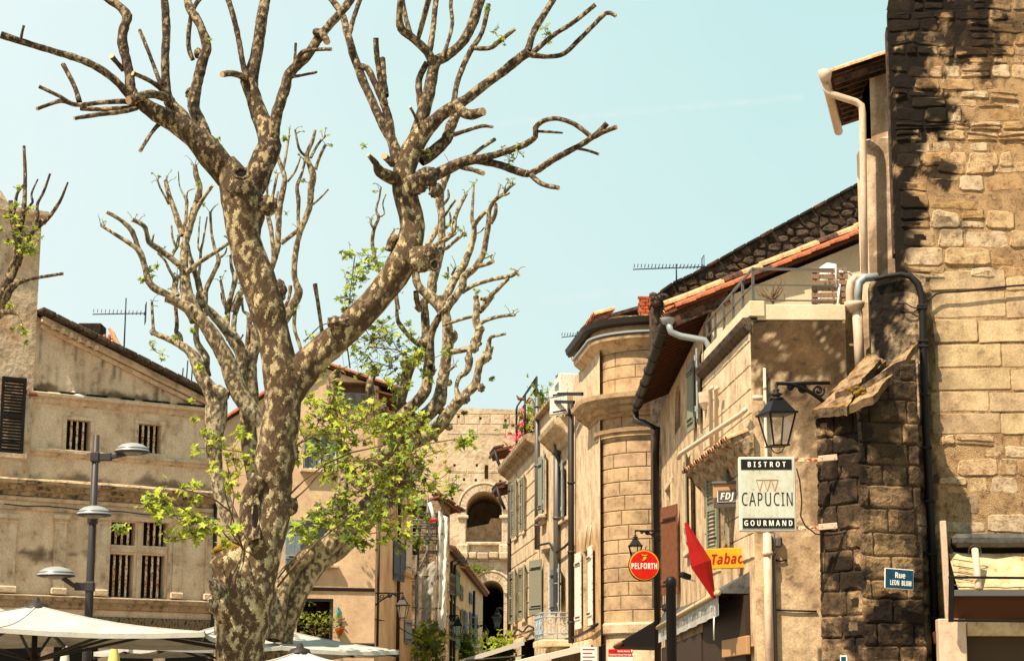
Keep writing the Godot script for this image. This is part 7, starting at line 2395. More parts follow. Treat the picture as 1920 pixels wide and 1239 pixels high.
	d2.tube([q.call(1254, 606, 33.75), q.call(1258, 622, 33.75), q.call(1276, 630, 33.75), q.call(1322, 638, 33.7), q.call(1330, 650, 33.7), q.call(1330, 700, 33.7), q.call(1329, 738, 33.7)], [0.06], 10)
	d2.lathe(q.call(1253, 603, 33.78), [W(0.0, -0.06), W(0.1, -0.04), W(0.13, 0.05), W(0.13, 0.06)], 10)
	put(b, "zinc_downpipe", d2, mats["pale_zinc"])
	var hp := MB.new()
	hp.lathe(q.call(1329, 758, 33.6), [W(0.0, -0.1), W(0.1, -0.1), W(0.17, 0.02), W(0.18, 0.2), W(0.0, 0.2)], 10)
	put(b, "hopper", hp, mats["pipe_beige"])
func old_gable() -> void:
	var F := face(1215, 500, 47.0, 1660, 500, 47.0)
	var b := thing("rubble_gable", "dark rubble stone gable wall sloping up behind the tiled house", "wall", F)
	var roof := []
	for q in [[1222, 572], [1238, 552], [1262, 535], [1300, 518], [1400, 462], [1500, 408], [1600, 354], [1660, 322]]: roof.append(on(F, q[0], q[1]))
	var mb := MB.new()
	wall(mb, roof[0].x, roof[-1].x, 4.0, roof, [], 0.6)
	put(b, "mortar", mb, mats["dark_rubble"])
	var sh := [W(roof[0].x, 4.0), W(roof[-1].x, 4.0)]
	for k in range(roof.size() - 1, -1, -1): sh.append(roof[k] - W(0, 0.02))
	shell(b, sh, -0.8, -0.02, "dark_rubble", Transform3D.IDENTITY, "wall_core")
	# rubble below the slope
	var made := 0
	for e in [[1236, 1340, 500], [1340, 1440, 445], [1440, 1540, 392], [1540, 1650, 330]]:
		var a0 := on(F, e[0], 560)
		var a1 := on(F, e[1], 560)
		for poly in cells(a0.x, on(F, e[0], e[2] + 150).y, a1.x, on(F, e[0], e[2] - 20).y, 0.36, 0.19, 0.32, 0.012):
			var c := Vector2.ZERO
			for p in poly: c += p / float(poly.size())
			var top := line_at(roof, c.x)
			if c.y > top - 0.12 or c.y < top - 2.3 or made >= 298: continue
			var m := MB.new()
			m.tinted = true
			var t := rng.randf()
			m.col = tint(Color(1.1, 1.0, 0.92) if t < 0.6 else (Color(1.8, 1.5, 1.2) if t < 0.8 else Color(0.5, 0.45, 0.42)), 0.25)
			stone(m, poly, -0.03, rn(0.05, 0.1), 0.025)
			put(b, "stone", m, mats["dark_rubble"])
			made += 1
	for k in roof.size() - 1:
		var n := int(roof[k].distance_to(roof[k + 1]) / 0.5) + 1
		for i in n:
			var m := MB.new()
			var a: Vector2 = roof[k].lerp(roof[k + 1], float(i) / n)
			var c: Vector2 = roof[k].lerp(roof[k + 1], (i + 0.96) / n)
			m.bar(V(a.x, a.y + 0.03, -0.35), V(c.x, c.y + 0.03, -0.35), 1.0, 0.07 + rng.randf() * 0.02, 0.02)
			put(b, "cap_stone", m, mats["dark_tile" if k > 2 and i % 4 == 1 else "black_stone"])
	for k in 7:
		var m := MB.new(true)
		m.ball(pt(F, 1222 + rng.randf() * 22, 548 + rng.randf() * 22, rng.randf() * 0.2), V(0.14, 0.1, 0.12) * rn(0.7, 1.3), 7)
		put(b, "loose_stone", m, mats["dark_rubble"])
	aerial("long thin roof aerial lying level above the dark rubble gable", at(1269, 545, 46.5), 0.66, [0.56], 1.7, 0.05, 20)
	aerial("small distant roof aerial over the round turret's gutter", at(1083, 640, 56.0), 0.3, [0.16], 0.75, 0.1, 10)
func terrace_block() -> void:
	var F := face(1322, 900, 34.0, 1413, 900, 29.5)
	var G := face(1413, 900, 29.5, 1620, 900, 29.5)
	var b := thing("terrace_house", "stained house with a railed roof terrace and a small tiled canopy over the street side", "house", F)
	var B := F.affine_inverse() * G
	var uE := on(F, 1413, 900).x
	var wE := on(G, 1594, 900).x
	var yt := on(G, 1480, 600).y
	var w1 := rect(F, 1352, 862, 1367, 1030)
	var mb := MB.new()
	mb.tinted = true
	var st := func(u: float, y: float) -> Color:
		var n := pat.get_noise_2d(u * 0.9 + 60.0, y * 0.3) * 0.5 + 0.5
		return Color(1, 1, 1).lerp(Color(0.42, 0.32, 0.22), clampf((n - 0.45) * 2.4, 0, 1) * 0.6)
	wall(mb, 0, uE, 0, [W(0, yt), W(uE, yt)], [w1], 0.25, st)
	reveal(mb, w1, 0.2)
	put(b, "street_wall", mb, mats["plaster_sand"])
	ashlar(b, 0.0, uE, on(F, 1380, 1060).y, yt - 0.2, 0.36, 0.7, [{"u0": w1.u0 - 0.05, "u1": w1.u1 + 0.1, "y0": w1.y0, "y1": w1.y1}], "limestone", 0.02, 0.014, Transform3D.IDENTITY, "stone", 150, 0.01)
	glazed(b, w1, 1, 2, "wood_old", 0.16)
	shutter(b, w1.u0, w1.y0, w1.y1, 0.55, -1, 9, "shutter_sage", "louvre", Transform3D.IDENTITY, 0.06)
	shutter(b, w1.u1, w1.y0, w1.y1, 0.6, 1, 9, "shutter_sage", "louvre", Transform3D.IDENTITY, 0.06)
	# front wall towards the square, with its black growth
	var blobs := [[1500, 650, 95, 74, 1.0], [1570, 640, 40, 80, 1.0], [1470, 610, 70, 24, 1.0], [1520, 760, 70, 90, 0.75], [1560, 720, 40, 80, 0.7], [1430, 640, 16, 40, 0.5], [1530, 905, 14, 80, 0.5], [1430, 960, 20, 40, 0.3]]
	var gm := MB.new()
	gm.tinted = true
	var sg := func(u: float, y: float) -> Color:
		var k := stain_at(G, blobs, u, y)
		var n := pat.get_noise_2d(u * 1.5, y * 1.5) * 0.5 + 0.5
		return Color(1, 1, 1).lerp(Color(0.7, 0.56, 0.38), clampf((n - 0.5) * 2.0, 0, 1) * 0.5).lerp(Color(0.2, 0.155, 0.105).lerp(Color(0.09, 0.075, 0.052), clampf(n * 1.6 - 0.4, 0, 1)), k)
	wall(gm, 0, wE, 0, [W(0, yt), W(wE, yt)], [], 0.06, sg)
	put(b, "front_wall", gm, mats["plaster_sand"], B)
	shell(b, [W(0.02, 0), W(wE, 0), W(wE, yt - 0.02), W(0.02, yt - 0.02)], -4.3, -0.25, "plaster_sand", B)
	# cream terrace parapet and dark coping along the street
	var pa := MB.new()
	var y1 := on(G, 1480, 571).y
	pa.box(V(wE / 2 + 0.06, (yt + y1) / 2, -0.1), V(wE - 0.1, y1 - yt, 0.22), Basis.IDENTITY, 0.01)
	put(b, "parapet", pa, mats["plaster_cream"], B)
	var pb := MB.new()
	pb.box(V(uE / 2, (yt + y1) / 2 + 0.05, -0.1), V(uE + 0.1, y1 - yt, 0.24), Basis.IDENTITY, 0.01)
	put(b, "parapet", pb, mats["plaster_cream"])
	var pc := MB.new()
	flat_moulding(pc, [W(0, -0.16), W(0.04, -0.14), W(0.12, -0.08), W(0.15, 0.0), W(0.12, 0.05), W(0, 0.06)], 0.0, uE + 0.02, yt - 0.02)
	put(b, "coping", pc, mats["dark_rubble"])
	# railing: grey steel
	var rl := thing("terrace_railing", "grey steel railing round the roof terrace", "railing", F)
	var c := V(uE - 0.04, y1, -0.06)
	for k in 6:
		var m := MB.new()
		var p := V(lerpf(0.1, c.x, k / 5.0), y1, -0.06)
		m.box(p + V(0, 0.29, 0), V(0.04, 0.58, 0.04))
		put(rl, "post", m, mats["iron_grey"])
	for h in [0.57, 0.32, 0.08]:
		var m := MB.new()
		m.bar(V(0.1, y1 + h, -0.06), c + V(0.03, h, 0), 0.035, 0.035 if h > 0.5 else 0.02)
		put(rl, "rail", m, mats["iron_grey"])
		var e := F.affine_inverse() * (G * V(wE - 0.15, y1 + h, -0.1))
		var m2 := MB.new()
		m2.bar(c + V(-0.02, h, 0), e, 0.03, 0.035 if h > 0.5 else 0.02)
		put(rl, "rail", m2, mats["iron_grey"])
	# pallet screen on the terrace
	var ps := thing("pallet_screen", "screen of weathered pallet boards behind the terrace railing", "screen", G)
	var r := rect(G, 1521, 502, 1588, 571, -0.25)
	for k in 6:
		var m := MB.new()
		m.box(V((r.u0 + r.u1) / 2 + rn(-0.02, 0.02), lerpf(r.y0, r.y1, (k + 0.5) / 6.0), -0.22), V(r.u1 - r.u0, 0.075, 0.02), Basis(Vector3.BACK, rn(-0.02, 0.02)), 0.004)
		put(ps, "board", m, mats["pallet"])
	for u in [r.u0 + 0.06, r.u1 - 0.06]:
		var m := MB.new()
		m.box(V(u, (r.y0 + r.y1) / 2, -0.26), V(0.08, r.y1 - r.y0, 0.05))
		put(ps, "batten", m, mats["pallet"])
	# white plastic chair, back towards the edge
	var cp := pt(G, 1568, 500, -0.45)
	var chr := thing("garden_chair", "white plastic garden chair half hidden behind the pallet boards", "chair", G * Transform3D(Basis(Vector3.UP, 2.3), V(cp.x, y1 + 0.02, cp.z)))
	var sc := 0.82
	var s1 := MB.new(true)
	s1.box(V(0, 0.42, 0) * sc, V(0.46, 0.03, 0.44) * sc, Basis.IDENTITY, 0.01)
	put(chr, "seat", s1, mats["white_metal"])
	var s2 := MB.new(true)
	for k in 9:
		var a := lerpf(-0.9, 0.9, k / 8.0)
		s2.box(V(sin(a) * 0.23, 0.64 - absf(a) * 0.06, -0.2 - cos(a) * 0.05) * sc, V(0.04, 0.44, 0.02) * sc, Basis(Vector3.UP, a))
	put(chr, "backrest", s2, mats["white_metal"])
	for s in [-1, 1]:
		var ar := MB.new(true)
		ar.tube([V(0.25 * s, 0.66, -0.2) * sc, V(0.27 * s, 0.67, 0.05) * sc, V(0.26 * s, 0.62, 0.2) * sc, V(0.26 * s, 0.0, 0.26) * sc], [0.024 * sc], 8)
		put(chr, "armrest", ar, mats["white_metal"])
		var lg := MB.new(true)
		lg.tube([V(0.22 * s, 0.42, -0.18) * sc, V(0.24 * s, 0.0, -0.28) * sc], [0.022 * sc], 8)
		put(chr, "leg", lg, mats["white_metal"])
	# small bare shrub
	var sh := thing("bare_shrub", "small bare twiggy shrub standing on the terrace", "shrub", G * shift(V(on(G, 1450, 560, -0.5).x, y1, -0.5)))
	for k in 16:
		var m := MB.new(true)
		var a := rng.randf() * TAU
		var p0 := V(0, 0.12 + rng.randf() * 0.12, 0)
		var p1 := p0 + V(cos(a) * rn(0.1, 0.24), rn(0.02, 0.24), sin(a) * 0.2)
		m.tube([V(0, 0, 0), p0, p1, p1 + V(rn(-0.1, 0.1), 0.1, 0)], [0.014, 0.01, 0.005, 0.003], 5)
		put(sh, "branch", m, mats["twig"])
	# small pent roof on the street side with its ragged fringe and white pipes
	var cn := MB.new()
	var k0 := pt(F, 1312, 868, 0.4)
	var k1 := pt(F, 1420, 772, 0.4)
	var yk := pt(F, 1370, 820, 0.45).y
	flat_moulding(cn, [W(0, -0.36), W(0.05, -0.34), W(0.1, -0.2), W(0.2, -0.14), W(0.24, -0.02), W(0.34, 0.02), W(0.35, 0.07), W(0, 0.2)], 0.15, uE + 0.1, yk)
	put(b, "cornice", cn, mats["old_wall"])
	for k in 22:
		var u := lerpf(0.2, uE + 0.05, k / 21.0)
		put(b, "roof_tile", tile_mesh(), mats[["pale_tile", "dark_tile", "pale_tile"][k % 3]], Transform3D(Basis(Vector3.RIGHT, 0.38) * Basis.from_scale(V(0.95, 0.7, 0.85)), V(u, yk + 0.11, 0.24)))
	var wp := MB.new(true)
	wp.tube([pt(G, 1430, 746, 0.12) * 1.0, pt(G, 1412, 746, 0.12)], [0.04], 10)
	put(b, "white_pipe", wp, mats["cable_pale"], B)
	var wp2 := MB.new(true)
	wp2.tube([V(uE + 0.1, yk + 0.5, 0.12), V(uE - 0.15, yk + 0.47, 0.14), V(0.6, yk + 0.34, 0.5), V(0.3, yk + 0.3, 0.5)], [0.04], 10)
	put(b, "white_pipe", wp2, mats["cable_pale"])
	for px in [1334, 1344]:
		var v := MB.new(true)
		var p := pt(F, px, 800, 0.12)
		v.tube([V(p.x, yk + 0.3, 0.12), V(p.x, on(F, px, 752).y, 0.12), V(p.x + 0.1, on(F, px, 744).y, 0.14), V(p.x + 0.28, on(F, px, 744).y, 0.14)], [0.035], 8)
		put(b, "white_pipe", v, mats["cable_pale"])
	# pipes on the front wall
	downpipe(b, G, 1436, 690, 1300, 0.022, "cable_pale", 0.06, 800)
	downpipe(b, G, 1441, 1000, 1300, 0.065, "pipe_beige", 0.1, 1100)
	downpipe(b, G, 1452, 1000, 1300, 0.03, "iron_grey", 0.06, 1100)
	for o in b.get_children():
		if o.name.begins_with("downpipe"): o.transform = B * o.transform
	var bx := MB.new()
	bx.box(pt(G, 1461, 1016, 0.06), V(0.1, 0.17, 0.09), Basis.IDENTITY, 0.03)
	put(b, "bell_box", bx, mats["iron_grey"], B)
	for q in [[1447, 1143, 1532, 1146], [1455, 1050, 1475, 1050]]:
		var m := MB.new(true)
		m.tube([pt(G, q[0], q[1], 0.02), pt(G, (q[0] + q[2]) / 2, q[1] + 2, 0.025), pt(G, q[2], q[3], 0.02)], [0.014], 5)
		put(b, "wire", m, mats["cable"], B)
	# shop below on the street side: dark panel standing in for the shade under the awning, sign board with faint red letters
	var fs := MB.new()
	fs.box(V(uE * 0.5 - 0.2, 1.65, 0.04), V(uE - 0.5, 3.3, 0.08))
	put(b, "shade_panel", fs, mats["awning_shade"])
	var bq := rect(F, 1357, 1196, 1404, 1230, 0.1)
	var bo := MB.new()
	bo.box(V((bq.u0 + bq.u1) / 2, (bq.y0 + bq.y1) / 2, 0.1), V(bq.u1 - bq.u0, bq.y1 - bq.y0, 0.06), Basis.IDENTITY, 0.01)
	var bo_n := put(b, "shop_board", bo, mats["sign_brown"])
func tall_pier() -> void:
	var G := face(1627, 300, 29.9, 1668, 300, 29.9)
	var b := thing("plaster_pier", "tall weathered plaster pier with a projecting tiled eave beside the old wall", "pier", G)
	var w := on(G, 1675, 300).x
	var yt := on(G, 1645, 108).y
	var ym := on(G, 1645, 258).y
	var blobs := [[1634, 262, 10, 16, 0.9], [1655, 400, 14, 120, 0.7], [1650, 500, 30, 20, 0.9], [1630, 700, 40, 200, 0.6], [1655, 200, 10, 90, 0.5]]
	var st := func(u: float, y: float) -> Color:
		var k := stain_at(G, blobs, u, y)
		return Color(1, 1, 1).lerp(Color(0.2, 0.16, 0.12), k * 0.8)
	var mb := MB.new()
	mb.tinted = true
	wall(mb, 0.1, w, 0, [W(0.1, yt), W(w, yt + 0.1)], [], 0.06, st, -0.12)
	wall(mb, -0.02, w, 0, [W(-0.02, ym - 0.05), W(0.12, ym), W(w, ym)], [], 0.06, st, 0.0)
	mb.col = Color(1, 1, 1)
	mb.quad(V(-0.02, 0, -0.8), V(-0.02, 0, 0), V(-0.02, ym - 0.05, 0), V(-0.02, ym - 0.05, -0.8))
	mb.quad(V(0.1, ym - 0.3, -0.8), V(0.1, ym - 0.3, -0.12), V(0.1, yt, -0.12), V(0.1, yt, -0.8))
	mb.quad(V(-0.02, ym - 0.05, 0), V(w, ym, 0), V(w, ym + 0.06, -0.12), V(-0.02, ym, -0.12))
	panel(b, "pier_foot", on(G, 1586, 620).x, 0.0, 0.05, on(G, 1610, 566).y, -0.2, 0.3, "plaster_sand")
	put(b, "wall", mb, mats["plaster_rose"])
	shell(b, [W(0.1, 0), W(w + 1.5, 0), W(w + 1.5, yt), W(0.1, yt)], -0.8, -0.14, "plaster_rose")
	# eave: sloping boards, rafters, tiles, gutter with its bent pipe
	var p0 := pt(G, 1553, 136, 0.3)
	var p1 := pt(G, 1668, 98, 0.3)
	var dd := (p1 - p0)
	dd.z = 0
	var L := dd.length()
	dd = dd.normalized()
	var up := V(-dd.y, dd.x, 0)
	var g0 := pt(G, 1548, 146, 0.35)
	var g1 := pt(G, 1573, 246, -2.6)
	var sx := (g1.x - g0.x) / -2.95
	var sh := func(z: float) -> Vector3: return V(sx * (z - 0.3), 0, z - 0.3)
	var rd := MB.new()
	for e in [0.0, 0.06]:
		rd.quad(p0 + sh.call(0.3) - up * e, p0 + sh.call(-2.4) - up * e, p0 + dd * L + sh.call(-2.4) - up * e, p0 + dd * L + sh.call(0.3) - up * e)
	put(b, "roof_deck", rd, mats["dark_tile"])
	for k in 9:
		var ra := MB.new()
		ra.box(p0 + dd * (L * 0.45 + 0.04) - up * 0.12 + sh.call(0.15 - k * 0.26), V(L * 0.9, 0.1, 0.08), Basis(dd, up, Vector3.BACK))
		put(b, "rafter", ra, mats["dark_tile"])
	for j in 10:
		for k in 3:
			put(b, "roof_tile", tile_mesh(), mats["pale_tile" if j == 0 else "terracotta"], Transform3D(Basis(Vector3.BACK, atan2(dd.y, dd.x)) * Basis(Vector3.UP, PI / 2) * Basis.from_scale(V(1.25, 0.9, 1.1)), p0 + dd * (0.24 + k * L / 2.75) + up * 0.02 + sh.call(0.16 - j * 0.26)))
	var gt := MB.new(true)
	gt.tube([g0, g1], [0.075], 12)
	put(b, "gutter", gt, mats["pipe_beige"])
	var dp := MB.new(true)
	dp.tube([g0 + V(0.02, 0, -0.1), pt(G, 1549, 165, 0.3), pt(G, 1553, 174, 0.3), pt(G, 1606, 191, 0.3), pt(G, 1616, 198, 0.3), pt(G, 1618, 212, 0.3), pt(G, 1620, 360, 0.3), pt(G, 1622, 520, 0.3)], [0.056], 12)
	dp.lathe(pt(G, 1548, 142, 0.36), [W(0.0, -0.1), W(0.07, -0.1), W(0.1, 0.0), W(0.11, 0.08), W(0.0, 0.08)], 12)
	put(b, "downpipe", dp, mats["pipe_beige"])
	# the lower tangle: elbows, hopper, zinc elbow and its fall
	var d2 := MB.new(true)
	d2.tube([pt(G, 1622, 520, 0.32), pt(G, 1604, 521, 0.34), pt(G, 1596, 530, 0.36), pt(G, 1594, 545, 0.36), pt(G, 1595, 582, 0.36)], [0.062], 12)
	put(b, "pipe_elbow", d2, mats["pipe_beige"])
	var d3 := MB.new(true)
	d3.tube([pt(G, 1646, 519, 0.36), pt(G, 1622, 521, 0.38), pt(G, 1612, 530, 0.4), pt(G, 1610, 545, 0.4), pt(G, 1609, 566, 0.4)], [0.066], 12)
	put(b, "pipe_elbow", d3, mats["pale_zinc"])
	var d4 := MB.new(true)
	d4.tube([pt(G, 1607, 568, 0.38), pt(G, 1611, 640, 0.38), pt(G, 1613, 692, 0.38)], [0.078], 12)
	put(b, "downpipe", d4, mats["pipe_beige"])
	var hc := pt(G, 1603, 574, 0.38)
	var hp := MB.new(true)
	hp.lathe(hc, [W(0.0, -0.12), W(0.08, -0.1), W(0.15, 0.0), W(0.16, 0.06), W(0.0, 0.06)], 12)
	put(b, "hopper", hp, mats["pipe_beige"])
func church_wall() -> void:
	var F := face(1640, 600, 29.2, 2400, 600, 28.4)
	var b := thing("old_wall", "old patched wall of rubble and dressed stone with black stains, rising out of the picture", "wall", F)
	var uR := on(F, 2400, 600).x
	var blobs := [[1690, 70, 56, 110, 1.0], [1720, 12, 130, 50, 1.0], [1815, 40, 70, 70, 0.95], [1684, 240, 40, 200, 1.0], [1676, 440, 28, 120, 1.0], [1735, 212, 58, 42, 1.0], [1690, 400, 36, 70, 1.0], [1690, 470, 20, 60, 0.9], [1765, 325, 24, 24, 0.95], [1730, 140, 20, 60, 0.7], [1850, 100, 20, 50, 0.85], [1660, 580, 34, 90, 1.0], [1780, 425, 30, 18, 0.7], [1800, 55, 140, 30, 0.7], [1670, 1000, 60, 260, 0.8], [1745, 900, 12, 300, 0.6], [1740, 640, 30, 16, 0.7], [1870, 20, 60, 30, 0.5]]
	var dark := func(u: float, y: float, z := 0.0) -> Color:
		var k := stain_at(F, blobs, u, y, z)
		return Color(1, 1, 1).lerp(Color(0.03, 0.025, 0.02), k)
	var top := on(F, 1700, -70).y
	var e0 := on(F, 1664, 20).x
	var e1 := on(F, 1698, 480).x
	var mb := MB.new()
	mb.tinted = true
	wall(mb, e0, uR, 2.0, [W(e0, on(F, 1662, 22).y), W(on(F, 1668, 12).x, on(F, 1668, 10).y), W(on(F, 1745, -18).x, on(F, 1745, -18).y), W(uR, top + 1.0)], [], 0.036, dark)
	put(b, "mortar", mb, mats["mortar"])
	shell(b, [W(e0 + 0.01, 0), W(uR, 0), W(uR, top), W(on(F, 1745, -18).x, on(F, 1745, -16).y), W(e0 + 0.01, on(F, 1664, 16).y)], -0.32, -0.05, "black_stone", Transform3D.IDENTITY, "wall_core")
	# the lower thicker piece at the left, black with growth
	var lo := MB.new()
	lo.tinted = true
	var u0 := on(F, 1632, 600).x
	var u1 := on(F, 1738, 600).x
	wall(lo, u0, u1, 0, [W(u0, on(F, 1632, 535).y), W(u0 + 0.5, on(F, 1690, 512).y), W(u1, on(F, 1728, 522).y)], [], 0.07, dark, 0.12)
	lo.col = Color(0.1, 0.08, 0.06)
	lo.quad(V(u0, 0, -0.4), V(u0, 0, 0.12), V(u0, on(F, 1632, 535).y, 0.12), V(u0, on(F, 1632, 535).y, -0.4))
	put(b, "thick_foot", lo, mats["old_wall"])
	# rubble above and below, dressed courses between
	var made := 0
	var lay := func(poly: Array, rubble: bool, h: float, bev: float):
		var c := Vector2.ZERO
		for p in poly: c += p / float(poly.size())
		var m := MB.new()
		m.tinted = true
		var t := rng.randf()
		var base := Color(0.80, 0.745, 0.66)
		if rubble:
			base = Color(0.92, 0.84, 0.72)
			if t < 0.2: base = Color(1.25, 1.24, 1.18)
			elif t < 0.225: base = Color(0.7, 0.42, 0.28)
			elif t < 0.32: base = Color(0.55, 0.5, 0.46)
			elif t < 0.6: base = Color(0.75, 0.62, 0.46)
		m.col = tint(base, 0.1)
		stone(m, poly, -0.02, h, bev, dark, 1.0 if rubble else 0.12)
		put(b, "stone", m, mats["rubble" if rubble else "limestone"])
	var bed := func(x: float, yy: float) -> float: return yy + pat.get_noise_2d(x * 0.012, yy * 0.05) * 9.0
	for z in [[-44.0, 300.0, 15.0, 27.0, 20.0, 66.0, 0.05], [300.0, 507.0, 24.0, 42.0, 40.0, 92.0, 0.08], [815.0, 1000.0, 20.0, 40.0, 34.0, 92.0, 0.14]]:
		var yy: float = z[0]
		while yy < z[1]:
			var h := rn(z[2], z[3])
			var x: float = (lerpf(1662, 1694, clampf(yy / 480.0, 0, 1)) if yy < 500 else 1758.0) + rng.randf() * 4.0
			while x < 2010.0:
				var w := rn(z[4], z[5])
				var parts := [[yy, yy + h]]
				if rng.randf() < 0.2: parts = [[yy, yy + h * 0.45], [yy + h * 0.48, yy + h]]
				for pt in parts:
					if rng.randf() < z[6]: continue
					var a0 := on(F, x + 0.8, bed.call(x, pt[1]) - 0.7)
					var a1 := on(F, x + w - 0.8, bed.call(x + w, pt[1]) - 0.7)
					var a2 := on(F, x + w - 0.8 - rng.randf() * 5.0, bed.call(x + w, pt[0]) + 0.7 + rng.randf() * 3.0)
					var a3 := on(F, x + 0.8 + rng.randf() * 5.0, bed.call(x, pt[0]) + 0.7 + rng.randf() * 3.0)
					var poly := []
					var q := [a0, a1, a2, a3]
					for k in 4:
						var m0: Vector2 = q[k]
						var m1: Vector2 = q[(k + 1) % 4]
						for i in 3: poly.append(m0.lerp(m1, 0.12 + i * 0.38) + W2(0.007))
					lay.call(poly, true, rn(-0.004, 0.038), 0.02)
				x += w
			yy += h
	var y := 505.0
	for h in [40.0, 52.0, 46.0, 46.0, 44.0, 40.0, 42.0]:
		var x := 1742.0 + rng.randf() * 12.0
		while x < 2010.0:
			var w := rn(80, 165)
			var a := on(F, x + 1.2, y + h - 1.0)
			var c := on(F, x + w - 1.2, y + 1.0)
			lay.call(rough_rect(a.x, a.y, c.x, c.y, 0.016, 0.007, 4), false, rn(0.004, 0.02), 0.014)
			x += w
		y += h
	# thin side return seen edge-on, rusty with lichen
	var sd := MB.new()
	sd.box(V(e0 + 0.0, on(F, 1664, 260).y, -0.2), V(0.05, 3.6, 0.36))
	put(b, "side_return", sd, mats["dark_rubble"])
	# cables
	var big := thing("black_conduit", "thick black conduit bent over the wall and running down beside the buttress", "cable", F)
	var cpts := []
	for q in [[1640, 524], [1662, 518], [1690, 514], [1708, 518], [1722, 532], [1729, 556], [1731, 600], [1733, 700], [1737, 800], [1742, 900], [1747, 1000], [1752, 1100], [1757, 1250]]: cpts.append(pt(F, q[0], q[1], 0.2))
	var cm := MB.new(true)
	cm.tube(cpts, [0.03, 0.035, 0.04, 0.05, 0.055, 0.055, 0.055, 0.06], 10)
	put(big, "conduit", cm, mats["cable"])
	for k in 9:
		var m := MB.new()
		m.box(cpts[5 + k % 7].lerp(cpts[6 + k % 7], 0.4 + 0.1 * (k / 7)), V(0.15, 0.04, 0.13), Basis.IDENTITY, 0.01)
		put(big, "clip", m, mats["cable"])
	var thin := thing("black_wire", "thin black wire sagging right across the dressed stones", "wire", F)
	var tm := MB.new(true)
	var tp := []
	for q in [[1732, 568], [1742, 562], [1756, 551], [1768, 548], [1800, 547], [1850, 541], [1900, 536], [1990, 530]]: tp.append(pt(F, q[0], q[1], 0.1))
	tm.tube(tp, [0.016], 6)
	put(thin, "wire", tm, mats["cable"])
	var t2 := MB.new(true)
	var tq := []
	for q in [[1684, 570], [1698, 568], [1712, 576], [1728, 580]]: tq.append(pt(F, q[0], q[1], 0.18))
	t2.tube(tq, [0.01], 5)
	var tq2 := []
	for q in [[1694, 582], [1702, 586], [1714, 585], [1728, 576]]: tq2.append(pt(F, q[0], q[1], 0.18))
	t2.tube(tq2, [0.01], 5)
	put(thin, "loose_end", t2, mats["cable"])
	buttress(F)
func W2(k: float) -> Vector2: return W(rn(-k, k), rn(-k, k))
